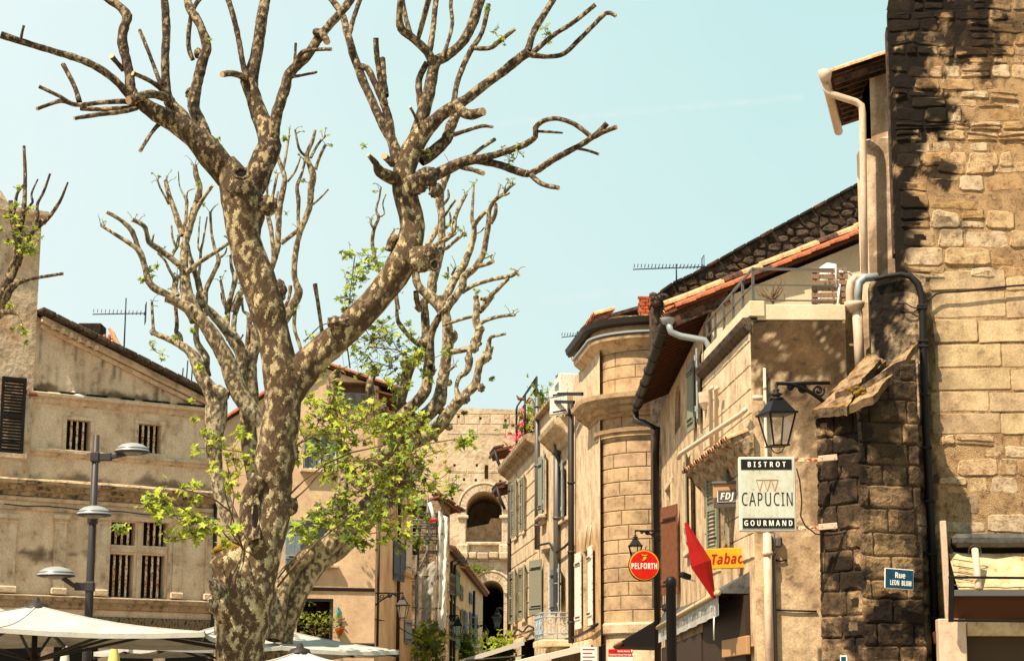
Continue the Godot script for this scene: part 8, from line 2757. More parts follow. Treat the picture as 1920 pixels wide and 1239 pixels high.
func buttress(F: Transform3D) -> void:
	# two faces meeting at a blunt corner, under a sloping cap of lichen-grown slabs
	var A := face(1538, 1000, 28.6, 1618, 1000, 27.9)
	var R := face(1618, 1000, 27.9, 1752, 1000, 28.2)
	var b := thing("buttress", "massive blackened stone buttress with a sloping slab cap, carrying the street name plate", "buttress", R)
	var X := R.affine_inverse() * A
	var uA := on(A, 1618, 1000).x
	var uR := on(R, 1731, 1000).x
	var blobs := [[1590, 830, 44, 90, 1.0], [1560, 900, 24, 160, 0.9], [1640, 790, 60, 60, 0.9], [1700, 720, 40, 80, 0.85], [1720, 900, 30, 140, 0.8], [1660, 880, 60, 24, 0.7], [1590, 1080, 36, 34, 1.0], [1690, 1160, 66, 46, 1.0], [1730, 1080, 26, 120, 0.9], [1600, 1190, 20, 30, 1.0], [1620, 960, 60, 16, 0.6], [1680, 1000, 70, 20, 0.4], [1570, 780, 40, 40, 1.0], [1740, 800, 14, 300, 0.8], [1650, 1225, 60, 12, 0.8], [1572, 1000, 34, 190, 0.75], [1660, 1190, 100, 30, 0.9], [1600, 870, 26, 130, 0.8]]
	var yc := func(f: Transform3D, px: float) -> float: return on(f, px, lerpf(776, 668, clampf((px - 1532) / 170.0, 0, 1))).y - 0.05
	for e in [[A, X, -0.02, uA, "left_core"], [R, Transform3D.IDENTITY, 0.0, uR, "right_core"]]:
		var f: Transform3D = e[0]
		var mb := MB.new()
		mb.tinted = true
		var st := func(u: float, y: float) -> Color:
			var k := stain_at(f, blobs, u, y)
			return Color(0.78, 0.74, 0.68).lerp(Color(0.05, 0.042, 0.034), k)
		var roof := []
		for i in 7:
			var u := lerpf(e[2], e[3], i / 6.0)
			roof.append(W(u, yc.call(f, px_of(f * V(u, 4.0, 0)).x)))
		wall(mb, e[2], e[3], 0, roof, [], 0.07, st, -0.03)
		put(b, e[4], mb, mats["buttress_stone"], e[1])
		# uneven big stones in rough courses
		var y := 0.3
		var row := 0
		while y < 6.5:
			var h := rn(0.26, 0.37)
			var u: float = e[2] - (0.28 if row % 2 else 0.0) - 0.02
			while u < e[3]:
				var w := rn(0.36, 0.72)
				var a := maxf(u, e[2] - 0.02)
				var c := minf(u + w, e[3])
				var tp: float = minf(line_at(roof, a), line_at(roof, c)) - 0.02
				if c - a > 0.1 and y < tp - 0.08:
					var m := MB.new()
					m.tinted = true
					m.col = tint(Color(1.0, 0.95, 0.86), 0.14)
					stone(m, rough_rect(a + 0.002, y + 0.002, c - 0.002, minf(y + h, tp) - 0.002, 0.025, 0.012, 4), -0.04, rn(0.0, 0.022), 0.04, st, 0.5)
					put(b, "stone", m, mats["buttress_stone"], e[1])
				u += w
			y += h
			row += 1
	# body behind the faces
	var body := MB.new()
	body.tinted = true
	body.col = Color(0.32, 0.27, 0.22)
	var pA := R.affine_inverse() * (A * V(0, 0, -0.05))
	var pB := V(0, 0, -0.06)
	var pC := V(uR, 0, -0.06)
	var pD := V(uR, 0, -1.4)
	var pE := pA + V(0.4, 0, -1.0)
	var hA: float = on(A, 1538, 776).y - 0.1
	var hC: float = on(R, 1752, 690).y + 0.1
	for q in [[pE, pA, hA, hA], [pC, pD, hC, hC]]:
		body.quad(q[0], q[1], q[1] + V(0, q[3], 0), q[0] + V(0, q[2], 0))
	put(b, "side_wall", body, mats["buttress_stone"])
	# cap: two overlapping rough slabs sloping down to the left
	for q in [[[1704, 650], [1640, 700], [1592, 756], [1536, 768], [1522, 764], [1600, 690], [1660, 655], [1700, 645], 0.10, 0.0]]: pass
	var cap := func(nm: String, lo0: Vector3, hi0: Vector3, lo1: Vector3, hi1: Vector3, th: float, m: String):
		var mb := MB.new()
		mb.tinted = true
		var nx := 16
		var ny := 8
		var G := func(i: int, j: int, top: bool) -> Vector3:
			var p := lo0.lerp(hi0, i / float(nx)).lerp(lo1.lerp(hi1, i / float(nx)), j / float(ny))
			var n := pat.get_noise_2d(p.x * 2.0, p.z * 2.0 + p.y) * 0.05 + pat.get_noise_2d(p.x * 9.0, p.z * 9.0) * 0.012
			var edge := 0.018 * (wob.get_noise_2d(i * 0.7, j * 0.9 + lo0.x) if i == 0 or i == nx or j == 0 or j == ny else 0.0)
			return p + V(edge, (n + (0.0 if top else -th)), edge)
		for i in nx:
			for j in ny:
				var t := pat.get_noise_2d(i * 0.5, j * 0.6 + lo0.y)
				mb.col = Color(0.72, 0.66, 0.58) if t < 0.3 else Color(0.6, 0.45, 0.2)
				mb.quad(G.call(i, j, true), G.call(i, j + 1, true), G.call(i + 1, j + 1, true), G.call(i + 1, j, true))
				mb.quad(G.call(i, j, false), G.call(i + 1, j, false), G.call(i + 1, j + 1, false), G.call(i, j + 1, false))
		mb.col = Color(0.3, 0.26, 0.22)
		for i in nx:
			for j in [0, ny]: mb.quad(G.call(i, j, false), G.call(i + 1, j, false), G.call(i + 1, j, true), G.call(i, j, true))
		for j in ny:
			for i in [0, nx]: mb.quad(G.call(i, j, false), G.call(i, j + 1, false), G.call(i, j + 1, true), G.call(i, j, true))
		put(b, nm, mb, mats[m])
	var L := func(px: float, py: float, d: float) -> Vector3: return R.affine_inverse() * at(px, py, d)
	cap.call("cap_slab", L.call(1523, 771, 28.55), L.call(1628, 664, 28.95), L.call(1590, 757, 27.75), L.call(1662, 672, 28.9), 0.14, "old_wall")
	cap.call("cap_slab", L.call(1592, 757, 27.7), L.call(1708, 650, 28.9), L.call(1640, 742, 27.55), L.call(1722, 642, 28.8), 0.12, "old_wall")
	cap.call("cap_slab", L.call(1565, 738, 28.3), L.call(1640, 664, 28.95), L.call(1612, 720, 28.0), L.call(1652, 672, 28.8), 0.12, "old_wall")
	for k in 14:
		var m := MB.new(true)
		m.ball(L.call(1590 + rng.randf() * 34, 734 + rn(-6, 6) - 0.2 * 8, 27.85), V(0.05, 0.03, 0.05) * rn(0.6, 1.4), 7)
		put(b, "moss", m, mats["moss"])
# signs, lamps, awnings, parasols
func parasol(label: String, px: float, py: float, d: float, half: float, drop: float, turn: float, m := "canvas") -> void:
	var top := at(px, py, d)
	var o := thing("parasol", label, "parasol", Transform3D(Basis(Vector3.UP, turn), V(top.x, 0, top.z)), "square cafe parasols")
	var y := top.y
	var rim := []
	var n := 8
	for k in 8:
		var q: Vector2 = [W(1, 1), W(0, 1), W(-1, 1), W(-1, 0), W(-1, -1), W(0, -1), W(1, -1), W(1, 0)][k]
		rim.append(V(q.x * half, y - drop + (0.03 if k % 2 else 0.0), q.y * half))
	var c := MB.new(true)
	c.smooth(false)
	var seg := 8
	for k in n:
		var a: Vector3 = rim[k]
		var e: Vector3 = rim[(k + 1) % n]
		for i in seg:
			for j in 4:
				var P := func(ii, jj):
					var t: float = ii / float(seg)
					var s: float = jj / 4.0
					var p := V(0, y, 0).lerp(a.lerp(e, s), t)
					p.y -= 0.05 * sin(PI * t) + 0.035 * sin(PI * s) * t
					return p
				c.quad(P.call(i, j), P.call(i, j + 1), P.call(i + 1, j + 1), P.call(i + 1, j))
		# short valance
		for j in 4:
			var p0 := a.lerp(e, j / 4.0)
			var p1 := a.lerp(e, (j + 1) / 4.0)
			p0.y -= 0.035 * sin(PI * j / 4.0)
			p1.y -= 0.035 * sin(PI * (j + 1) / 4.0)
			c.quad(p0, p1, p1 + V(0, -0.05, 0), p0 + V(0, -0.05, 0))
	put(o, "canopy", c, mats[m])
	var h := MB.new(true)
	h.lathe(V(0, y - 0.03, 0), [W(0.14, 0.0), W(0.12, 0.05), W(0.05, 0.07), W(0.03, 0.12), W(0, 0.13)], 10)
	put(o, "top_cap", h, mats["pipe_dark"])
	for k in n:
		var sm := MB.new()
		for i in 6:
			var p0 := V(0, y, 0).lerp(rim[k], i / 6.0)
			var p1 := V(0, y, 0).lerp(rim[k], (i + 1) / 6.0)
			sm.bar(p0 + V(0, 0.004 - 0.05 * sin(PI * i / 6.0), 0), p1 + V(0, 0.004 - 0.05 * sin(PI * (i + 1) / 6.0), 0), 0.022, 0.008)
		put(o, "seam", sm, mats["canvas"])
		var r := MB.new()
		r.bar(V(0, y - 0.1, 0), rim[k] * 1.0 + V(0, -0.07, 0), 0.025, 0.04)
		put(o, "rib", r, mats["pipe_dark"])
		var s := MB.new()
		s.bar(V(0, y - drop - 0.25, 0), V(0, y - 0.1, 0).lerp(rim[k] + V(0, -0.07, 0), 0.55), 0.02, 0.03)
		put(o, "strut", s, mats["pipe_dark"])
	var p := MB.new(true)
	p.tube([V(0, 0, 0), V(0, y - 0.05, 0)], [0.032], 10)
	p.lathe(V(0, y - drop - 0.32, 0), [W(0.03, 0), W(0.07, 0.02), W(0.07, 0.12), W(0.03, 0.14)], 10)
	put(o, "pole", p, mats["pipe_dark"])
	var b := MB.new()
	b.box(V(0, 0.05, 0), V(0.7, 0.1, 0.7), Basis.IDENTITY, 0.02)
	put(o, "base", b, mats["iron_grey"])
func folded_parasol(label: String, px: float, py: float, d: float, w: float, m: String) -> void:
	var top := at(px, py, d)
	var o := thing("folded_parasol", label, "parasol", shift(V(top.x, 0, top.z)))
	var c := MB.new(true)
	var n := 20
	for k in n:
		for j in 6:
			var P := func(kk, jj):
				var a: float = TAU * (kk % n) / n
				var t: float = jj / 6.0
				var r: float = w * (0.14 + 0.9 * pow(t, 0.7)) * (1.0 + 0.22 * (1 if kk % 2 else -1) * t) * (0.85 if jj == 6 else 1.0)
				return V(cos(a) * r, top.y - t * 1.0 - 0.06 * (kk % 2) * t, -sin(a) * r)
			c.quad(P.call(k, j + 1), P.call(k + 1, j + 1), P.call(k + 1, j), P.call(k, j))
	put(o, "canopy", c, mats[m])
	var p := MB.new(true)
	p.tube([V(0, 0, 0), V(0, top.y + 0.05, 0)], [0.025], 8)
	put(o, "pole", p, mats["pipe_dark"])
func lamp_post() -> void:
	var b := at(163, 1200, 33.0)
	var o := thing("street_lamp", "dark street lamp post carrying three dome lamps at different heights", "street lamp", shift(V(b.x, 0, b.z)))
	var yt := at(182, 816, 33.0).y
	var p := MB.new(true)
	p.tube([V(0, 0, 0), V(0, yt * 0.6, 0), V(0, yt, 0)], [0.085, 0.068, 0.055], 14)
	put(o, "post", p, mats["lamp_post"])
	for q in [[250, 848, 857, V(1, 0, 0.15), 33], [191, 969, 973, V(0.25, 0, 1), 32], [105, 1080, 1100, V(-1, 0, 0.35), 35]]:
		var ya := at(175, q[2], 33.0).y
		var dir: Vector3 = q[3].normalized()
		var c := at(q[0], q[1], 33.0) - o.position
		var reach: float = W(c.x, c.z).length()
		if q[0] == 191: reach = 0.42
		var hub := dir * reach + V(0, c.y, 0)
		var r := met(q[4], 33.0)
		var arm := MB.new()
		arm.bar(V(0, ya, 0) - dir * 0.07, V(0, ya, 0) + dir * (reach * 0.45), 0.09, 0.13, 0.012)
		arm.bar(V(0, ya, 0) + dir * (reach * 0.44), hub - dir * r * 0.3 + V(0, -0.03, 0), 0.08, 0.07, 0.012)
		arm.box(V(0, ya, 0), V(0.16, 0.17, 0.16), Basis.IDENTITY, 0.02)
		var a := put(o, "arm", arm, mats["lamp_post"])
		var head := MB.new(true)
		head.lathe(hub, [W(0.0, -0.02), W(r * 0.55, -0.03), W(r * 0.62, -0.02), W(r * 0.97, -0.012), W(r, 0.0), W(r * 0.97, 0.012), W(r * 0.90, 0.045), W(r * 0.90, 0.05), W(r * 0.82, 0.075), W(r * 0.6, 0.115), W(r * 0.3, 0.14), W(0.0, 0.148)], 28)
		var hd := put(o, "lamp_head", head, mats["lamp_shell"])
		var band := MB.new(true)
		band.lathe(hub, [W(r * 0.935, 0.036), W(r * 0.925, 0.048)], 28)
		band.lathe(hub, [W(0, -0.024), W(r * 0.8, -0.03), W(r * 1.0, -0.014), W(r * 1.003, -0.001)], 28)
		put(hd, "dark_rim", band, mats["lamp_post"])
		var gl := MB.new(true)
		gl.lathe(hub + V(0, -0.032, 0), [W(0.0, -0.035), W(r * 0.35, -0.028), W(r * 0.5, 0.004)], 18)
		put(hd, "lamp_glass", gl, mats["lamp_glass"])
func panel(o: Node3D, nm: String, u0: float, y0: float, u1: float, y1: float, z: float, t: float, m: String, bev := 0.0) -> MeshInstance3D:
	var mb := MB.new()
	mb.box(V((u0 + u1) / 2, (y0 + y1) / 2, z), V(u1 - u0, y1 - y0, t), Basis.IDENTITY, bev)
	return put(o, nm, mb, mats[m])
func signs() -> void:
	# bistrot panel on two rusty arms
	var F := face(1386, 926, 28.2, 1493, 926, 28.2)
	var r := rect(F, 1386, 857, 1492, 996)
	var o := thing("bistro_sign", "white square projecting sign reading bistrot capucin gourmand between black bands", "sign", F * Transform3D(Basis(Vector3.UP, -0.05), Vector3.ZERO))
	var cu: float = (r.u0 + r.u1) / 2
	var H: float = r.y1 - r.y0
	var W: float = r.u1 - r.u0
	panel(o, "box", r.u0, r.y0, r.u1, r.y1, -0.06, 0.14, "sign_frame", 0.012)
	panel(o, "face", r.u0 + 0.03, r.y0 + 0.03, r.u1 - 0.03, r.y1 - 0.03, 0.012, 0.008, "sign_white")
	var y1: float = r.y1 - 0.035
	var y0: float = r.y0 + 0.04
	panel(o, "black_band", r.u0 + 0.035, y1 - 0.15, r.u1 - 0.05, y1, 0.018, 0.006, "sign_black")
	panel(o, "black_band", r.u0 + 0.045, y0, r.u1 - 0.03, y0 + 0.145, 0.018, 0.006, "sign_black")
	letters(o, "BISTROT", 0.075, mats["sign_pale"], shift(V(cu - 0.005, y1 - 0.075, 0.022)), 0.84, "Droid Sans", true, 0.003, 0.0, 24)
	letters(o, "GOURMAND", 0.078, mats["sign_pale"], shift(V(cu + 0.005, y0 + 0.072, 0.022)), 0.84, "Droid Sans", true, 0.003, 0.0, 16)
	letters(o, "CAPUCIN", 0.19, mats["sign_black"], shift(V(cu, r.y0 + H * 0.425, 0.018)), 0.6, "Droid Sans", false, 0.003, 0.0, 6)
	for k in 3:
		var c := V(cu + (k - 1) * 0.108, r.y0 + H * 0.615, 0.019)
		var mb := MB.new()
		mb.bar(c + V(-0.048, 0.08, 0), c + V(0.048, 0.08, 0), 0.009, 0.004)
		mb.bar(c + V(-0.048, 0.08, 0), c + V(0, -0.085, 0), 0.004, 0.009)
		mb.bar(c + V(0.048, 0.08, 0), c + V(0, -0.085, 0), 0.004, 0.009)
		put(o, "cone_mark", mb, mats["sign_gold"])
	for py in [862.0, 990.0]:
		var y := on(F, 1500, py).y
		var mb := MB.new()
		mb.bar(V(r.u1, y, -0.06), V(on(F, 1540, py).x, y, -0.06), 0.05, 0.05)
		var a := put(o, "arm", mb, mats["rust_bar"])
		var pl := MB.new()
		pl.box(V(on(F, 1552, py).x, y + 0.02, 0.0), V(0.27, 0.085, 0.03), Basis(Vector3.BACK, 0.09), 0.006)
		for s in [-0.09, 0.09]: pl.ball(V(on(F, 1552, py).x + s, y + 0.02, 0.018), V(0.012, 0.012, 0.008), 6)
		put(a, "wall_plate", pl, mats["pipe_beige"])
	var wi := MB.new(true)
	var pts := []
	for q in [[1494, 878], [1500, 900], [1504, 940], [1502, 968], [1510, 985], [1530, 1001], [1552, 1004], [1580, 1000], [1600, 990], [1620, 980], [1636, 977], [1680, 980], [1740, 987]]: pts.append(pt(F, q[0], q[1], 0.02))
	wi.tube(pts, [0.011], 6)
	var wt := thing("sign_wire", "pale thin wire hanging from the bistrot sign and stapled across the buttress", "wire", F)
	put(wt, "wire", wi, mats["cable"])
	# grey and tan lottery sign behind it
	var G := face(1337, 928, 31.0, 1405, 928, 30.8)
	var q0 := rect(G, 1337, 905, 1404, 951)
	var f := thing("lottery_sign", "small grey and tan projecting sign partly hidden behind the white bistrot sign", "sign", G)
	panel(f, "box", q0.u0, q0.y0, q0.u1, q0.y1, -0.05, 0.1, "sign_brown", 0.008)
	panel(f, "top_rail", q0.u0 - 0.005, q0.y1 - 0.02, q0.u1, q0.y1 + 0.025, -0.04, 0.14, "iron_grey", 0.01)
	panel(f, "dark_foot", q0.u0 + 0.01, q0.y0 - 0.002, q0.u1, q0.y0 + 0.16, 0.006, 0.02, "sign_grey", 0.004)
	panel(f, "dark_field", q0.u0 + 0.075, q0.y0 + 0.075, q0.u1, q0.y0 + 0.27, 0.012, 0.022, "sign_grey", 0.004)
	var ol := MB.new()
	ol.bar(V(q0.u0 + 0.085, q0.y0 + 0.085, 0.026), V(q0.u1, q0.y0 + 0.085, 0.026), 0.01, 0.004)
	ol.bar(V(q0.u0 + 0.085, q0.y0 + 0.085, 0.026), V(q0.u0 + 0.085, q0.y0 + 0.262, 0.026), 0.004, 0.01)
	put(f, "outline", ol, mats["sign_pale"])
	letters(f, "FDJ", 0.105, mats["sign_pale"], shift(V(q0.u0 + 0.235, q0.y0 + 0.175, 0.026)), 0.92, "Droid Sans", true, 0.004, 0.16, 2)
	var clover := MB.new(true)
	for a in 3: clover.ball(V(q0.u0 + 0.445 + cos(TAU * a / 3.0 + 0.5) * 0.028, q0.y0 + 0.18 + sin(TAU * a / 3.0 + 0.5) * 0.028, 0.026), V(0.03, 0.03, 0.004), 8)
	put(f, "clover_mark", clover, mats["sign_pale"])
	# orange tobacconist panel
	var T := face(1318, 1047, 30.8, 1397, 1047, 30.4)
	var t0 := rect(T, 1312, 1028, 1397, 1066)
	var tb := thing("tobacco_sign", "orange panel reading tabac in maroon letters behind the red rhombus", "sign", T)
	panel(tb, "box", t0.u0, t0.y0, t0.u1, t0.y1, -0.04, 0.08, "sign_yellow", 0.008)
	letters(tb, "Tabac", 0.155, mats["sign_maroon"], shift(V((t0.u0 + t0.u1) / 2 + 0.085, (t0.y0 + t0.y1) / 2 - 0.01, 0.003)), 0.9, "Droid Sans", true, 0.006, 0.18, 1)
	var ar := MB.new()
	for py in [1034.0, 1062.0]: ar.bar(V(t0.u1, on(T, 1397, py).y, -0.04), V(t0.u1 + 0.2, on(T, 1397, py).y, -0.06), 0.02, 0.02)
	put(tb, "arm", ar, mats["iron_grey"])
	# red rhombus hung on edge
	var a := at(1286, 980, 30.3)
	var e := at(1340, 1123, 30.3)
	var ax := (e - a).normalized()
	var mid := a.lerp(e, 0.54)
	var rh := thing("tobacco_rhombus", "long red double-pyramid tobacconist lantern hanging aslant over the awning", "sign", shift(mid))
	var sx := ax.cross(Vector3.BACK).normalized()
	var sz := Vector3.BACK
	var hw := met(20, 30.3)
	var ring := func(p: Vector3, k: float) -> Array: return [p + sx * hw * k * 1.0, p + sz * hw * k * 0.9 - sx * hw * k * 0.15, p - sx * hw * k, p - sz * hw * k * 0.9 + sx * hw * k * 0.15]
	var rm := MB.new()
	var levels := [[-mid + a, 0.14], [Vector3.ZERO, 1.0], [-mid + e, 0.14]]
	for i in 2:
		var p: Array = ring.call(levels[i][0], levels[i][1])
		var q: Array = ring.call(levels[i + 1][0], levels[i + 1][1])
		for k in 4: rm.quad(q[k], q[(k + 1) % 4], p[(k + 1) % 4], p[k])
	var pa: Array = ring.call(levels[0][0], 0.14)
	rm.quad(pa[0], pa[1], pa[2], pa[3])
	var pe: Array = ring.call(levels[2][0], 0.14)
	rm.quad(pe[3], pe[2], pe[1], pe[0])
	put(rh, "lantern", rm, mats["canvas_red"])
	var rs := MB.new()
	rs.bar(V(0.0, -0.1, -0.1), V(0.1, -0.12, -0.6), 0.03, 0.03)
	put(rh, "bracket", rs, mats["iron_grey"])
	# round beer sign under its own bracket lantern
	var P := face(1150, 1060, 42.6, 1240, 1060, 42.6)
	var c := pt(P, 1208, 1060, 0.0)
	var R := met(29.5, 42.6)
	var ps := thing("round_pub_sign", "round red pub sign with a yellow rim hanging below the bracket lantern", "sign", P * shift(c))
	var disc := func(nm: String, rad: float, z: float, t: float, m: String):
		var mb := MB.new()
		mb.lathe(V(0, 0, z), [W(0, -t), W(rad, -t), W(rad, t * 0.6), W(rad - t * 0.4, t), W(0, t)], 40, Basis(Vector3.RIGHT, PI / 2))
		put(ps, nm, mb, mats[m])
	disc.call("dark_rim", R, 0.0, 0.05, "sign_black")
	disc.call("yellow_ring", R * 0.95, 0.045, 0.012, "sign_yellow")
	disc.call("red_face", R * 0.88, 0.055, 0.01, "sign_red")
	letters(ps, "PELFORTH", 0.125, mats["sign_pale"], shift(V(0, -0.02, 0.068)), 0.64, "Droid Sans", true, 0.006, 0.0, 2)
	var bird := MB.new(true)
	bird.tube([V(-0.06, 0.235, 0.068), V(-0.02, 0.205, 0.068), V(0.03, 0.205, 0.068), V(0.075, 0.225, 0.068)], [0.006, 0.016, 0.016, 0.006], 6)
	for k in 3: bird.tube([V(0.05 - k * 0.025, 0.18 - k * 0.006, 0.068), V(0.02 - k * 0.022, 0.125 - k * 0.012, 0.068), V(-0.03 - k * 0.012, 0.09 + k * 0.012, 0.068)], [0.008, 0.013, 0.005], 6)
	bird.ball(V(0.012, 0.178, 0.068), V(0.03, 0.016, 0.008), 8)
	put(ps, "bird_emblem", bird, mats["sign_yellow"])
	var hg := MB.new(true)
	hg.tube([V(-0.14, 0.62, 0.0), V(-0.14, R - 0.1, 0.0)], [0.012], 5)
	hg.tube([V(-0.34, 0.42, 0.0), V(-0.24, R * 0.62, 0.0)], [0.01], 5)
	hg.tube([V(0.05, 0.42, 0.0), V(0.03, R, 0.0)], [0.01], 5)
	put(ps, "hanger", hg, mats["iron"])
	var L := P * pt(P, 1238, 995, -0.35)
	street_lantern("dark bracket lantern over the round red pub sign", L, V(-1, 0, 0), met(47, 42.6), 0.56, 0.12)
	# big lantern by the buttress
	var b0 := at(1556, 718, 28.6)
	street_lantern("large black street lantern hanging from a long scrolled bracket above the bistrot sign", b0, at(1442, 719, 28.3) - b0, met(112, 28.5), 0.84, 0.13)
	# street name plate
	var N := face(1637, 1083, 27.75, 1693, 1083, 27.85)
	var n0 := rect(N, 1638, 1064, 1692, 1102)
	var np := thing("street_name_plate", "blue enamel street name plate with pale letters on the dark buttress", "street sign", N * Transform3D(Basis(Vector3.BACK, -0.05), Vector3.ZERO))
	panel(np, "border", n0.u0, n0.y0, n0.u1, n0.y1, 0.0, 0.02, "sign_pale", 0.006)
	panel(np, "plate", n0.u0 + 0.008, n0.y0 + 0.008, n0.u1 - 0.008, n0.y1 - 0.008, 0.008, 0.012, "sign_blue", 0.003)
	var mx: float = (n0.u0 + n0.u1) / 2
	var hh: float = n0.y1 - n0.y0
	letters(np, "Rue", 0.08, mats["sign_pale"], shift(V(mx + 0.01, n0.y0 + hh * 0.68, 0.017)), 0.8, "Droid Sans", true, 0.004)
	letters(np, "LEON  BLUM", 0.07, mats["sign_pale"], shift(V(mx + 0.02, n0.y0 + hh * 0.30, 0.017)), 0.56, "Droid Sans", true, 0.004)
	letters(np, "15", 0.05, mats["zinc"], shift(V(n0.u0 + 0.055, n0.y0 + hh * 0.72, 0.016)), 0.8, "Droid Sans", false, 0.003)
	# small sticker low on the buttress
	var st := face(1577, 1235, 27.95, 1590, 1235, 27.9)
	var s0 := rect(st, 1577, 1229, 1590, 1250)
	var sk := thing("blue_sticker", "small blue and white sticker plate low on the buttress", "sticker", st)
	panel(sk, "plate", s0.u0, s0.y0, s0.u1, s0.y1, 0.01, 0.02, "sign_pale", 0.003)
	panel(sk, "blue_field", s0.u0 + 0.015, (s0.y0 + s0.y1) / 2, s0.u1 - 0.015, s0.y1 - 0.015, 0.022, 0.006, "sign_blue")
	# direction signs at the foot of the round corner
	var D := face(1141, 1228, 40.0, 1187, 1228, 40.0)
	var d0 := rect(D, 1141, 1217, 1187, 1231)
	var ds := thing("direction_sign", "red and white museum direction sign with small white lines of text", "sign", D)
	panel(ds, "red_board", d0.u0, d0.y0, d0.u1, d0.y1, 0.0, 0.03, "sign_red", 0.004)
	letters(ds, "Musée Réattu  →", 0.036, mats["sign_pale"], shift(V(d0.u1 - 0.16, d0.y1 - 0.04, 0.017)), 0.75, "Droid Sans", true, 0.004)
	letters(ds, "Fondation Vincent Van Gogh  →", 0.036, mats["sign_pale"], shift(V((d0.u0 + d0.u1) / 2 + 0.01, d0.y0 + 0.04, 0.017)), 0.66, "Droid Sans", true, 0.004)
	panel(ds, "white_board", d0.u0, d0.y0 - 0.3, d0.u1, d0.y0 - 0.01, 0.0, 0.03, "sign_pale", 0.004)
	var ppm := MB.new()
	ppm.box(V(d0.u0 - 0.1, d0.y1 / 2 + 0.05, -0.02), V(0.07, d0.y1 + 0.1, 0.06), Basis.IDENTITY, 0.01)
	ppm.box(V(d0.u0 - 0.17, d0.y1 / 2 + 0.03, -0.02), V(0.05, d0.y1 + 0.06, 0.06), Basis.IDENTITY, 0.01)
	put(ds, "post", ppm, mats["iron"])
	var M := face(1089, 1225, 43.0, 1120, 1225, 43.0)
	var m0 := rect(M, 1089, 1213, 1120, 1250)
	var mn := thing("menu_board", "white menu board with faint red lines under the awning", "board", M)
	panel(mn, "board", m0.u0, m0.y0, m0.u1, m0.y1, 0.0, 0.04, "sign_pale", 0.006)
	for k in 4: panel(mn, "text_line", m0.u0 + 0.04, m0.y1 - 0.06 - k * 0.08, m0.u1 - 0.06 - 0.05 * (k % 2), m0.y1 - 0.04 - k * 0.08, 0.022, 0.004, "sign_maroon")
func awnings() -> void:
	# cream roller awning along the tile-gabled house
	var o0 := at(1345, 1112, 30.2)
	var o1 := at(1233, 1179, 43.2)
	var w0 := at(1417, 1064, 29.9)
	var w1 := V(3.34, w0.y, o1.z)
	o1.y = o0.y
	var o := thing("shop_awning", "cream roller awning with a printed valance along the tile-gabled house", "awning", shift(V(o0.x, 0, o0.z)))
	var off := o.position
	var cv := MB.new()
	cv.off = off
	var n := 14
	for k in n:
		var a := w0.lerp(w1, k / float(n))
		var b := w0.lerp(w1, (k + 1.0) / n)
		var c := o0.lerp(o1, (k + 1.0) / n)
		var d := o0.lerp(o1, k / float(n))
		cv.quad(d, c, b, a)
	put(o, "canvas", cv, mats["zinc"])
	var fl := MB.new()
	fl.off = off
	fl.tri(o0, w0, V(w0.x, o0.y - 0.02, w0.z))
	put(o, "side_flap", fl, mats["zinc"])
	var bar := MB.new(true)
	bar.off = off
	bar.tube([o0 + (o0 - o1).normalized() * 0.15, o1], [0.045], 10)
	put(o, "front_bar", bar, mats["canvas_cream"])
	var va := MB.new()
	va.off = off
	for k in 40:
		var a := o0.lerp(o1, k / 40.0) + V(0.02, -0.03, 0)
		var b := o0.lerp(o1, (k + 1) / 40.0) + V(0.02, -0.03, 0)
		var wv := 0.02 * sin(k * 1.1)
		var wv2 := 0.02 * sin((k + 1) * 1.1)
		va.quad(a, b, b + V(wv2, -0.3, 0), a + V(wv, -0.3, 0))
	put(o, "valance", va, mats["canvas"])
	var dir := (o1 - o0).normalized()
	for k in 46:
		var p := o0 + dir * (0.5 + k * 0.25) + V(-0.012, -0.19, 0)
		var s := rn(-0.06, 0.06)
		var mk := MB.new()
		mk.off = off
		mk.bar(p + V(0, -0.05, 0), p + dir * s + V(0, rn(0.02, 0.07), 0), 0.012, 0.012)
		put(o, "printed_mark", mk, mats["iron_grey"])
	var rod := MB.new(true)
	rod.off = off
	rod.tube([at(1339, 1156, 30.2), at(1339, 1200, 30.2)], [0.012], 6)
	put(o, "pull_rod", rod, mats["sign_frame"])
	var cs := MB.new()
	cs.off = off
	cs.bar(w0 + V(0.02, 0.06, 0), w1 + V(0.02, 0.06, 0), 0.16, 0.14, 0.02)
	put(o, "cassette", cs, mats["pipe_dark"])
	# flood lamp and bracket bits on that wall
	var fp := at(1290, 1082, 33.5)
	var fo := thing("flood_lamp", "small dark flood lamp on the wall left of the red rhombus", "lamp", Transform3D(Basis(Vector3.UP, 0.6), fp))
	var fm := MB.new()
	fm.box(V(-0.06, 0.02, 0), V(0.2, 0.09, 0.12), Basis(Vector3.BACK, -0.25), 0.015)
	put(fo, "housing", fm, mats["iron"])
	var fg := MB.new()
	fg.bar(V(0, -0.03, 0), V(0.2, -0.06, -0.05), 0.025, 0.025)
	put(fo, "arm", fg, mats["sign_frame"])
	# black awning at the turret's foot
	var B := face(1160, 1190, 45.0, 1242, 1190, 45.0)
	var ba := thing("black_awning", "black sloping awning at the foot of the round stone turret", "awning", B)
	var pl := PackedVector2Array()
	for q in [[1240, 1157], [1172, 1198], [1163, 1203], [1165, 1211], [1241, 1213]]: pl.append(on(B, q[0], q[1]))
	var bm := MB.new()
	bm.prism(pl, -2.6, 0.0)
	put(ba, "canvas", bm, mats["awning_black"])
	var br := MB.new(true)
	br.tube([pt(B, 1165, 1206, 0.02), pt(B, 1165, 1206, 0.02) + V(0, 0, -2.6)], [0.05], 8)
	put(ba, "front_bar", br, mats["wood_brown"])
	# two pale shop awnings down the street
	var F := face(953, 1100, 72.0, 1122, 1100, 50.0)
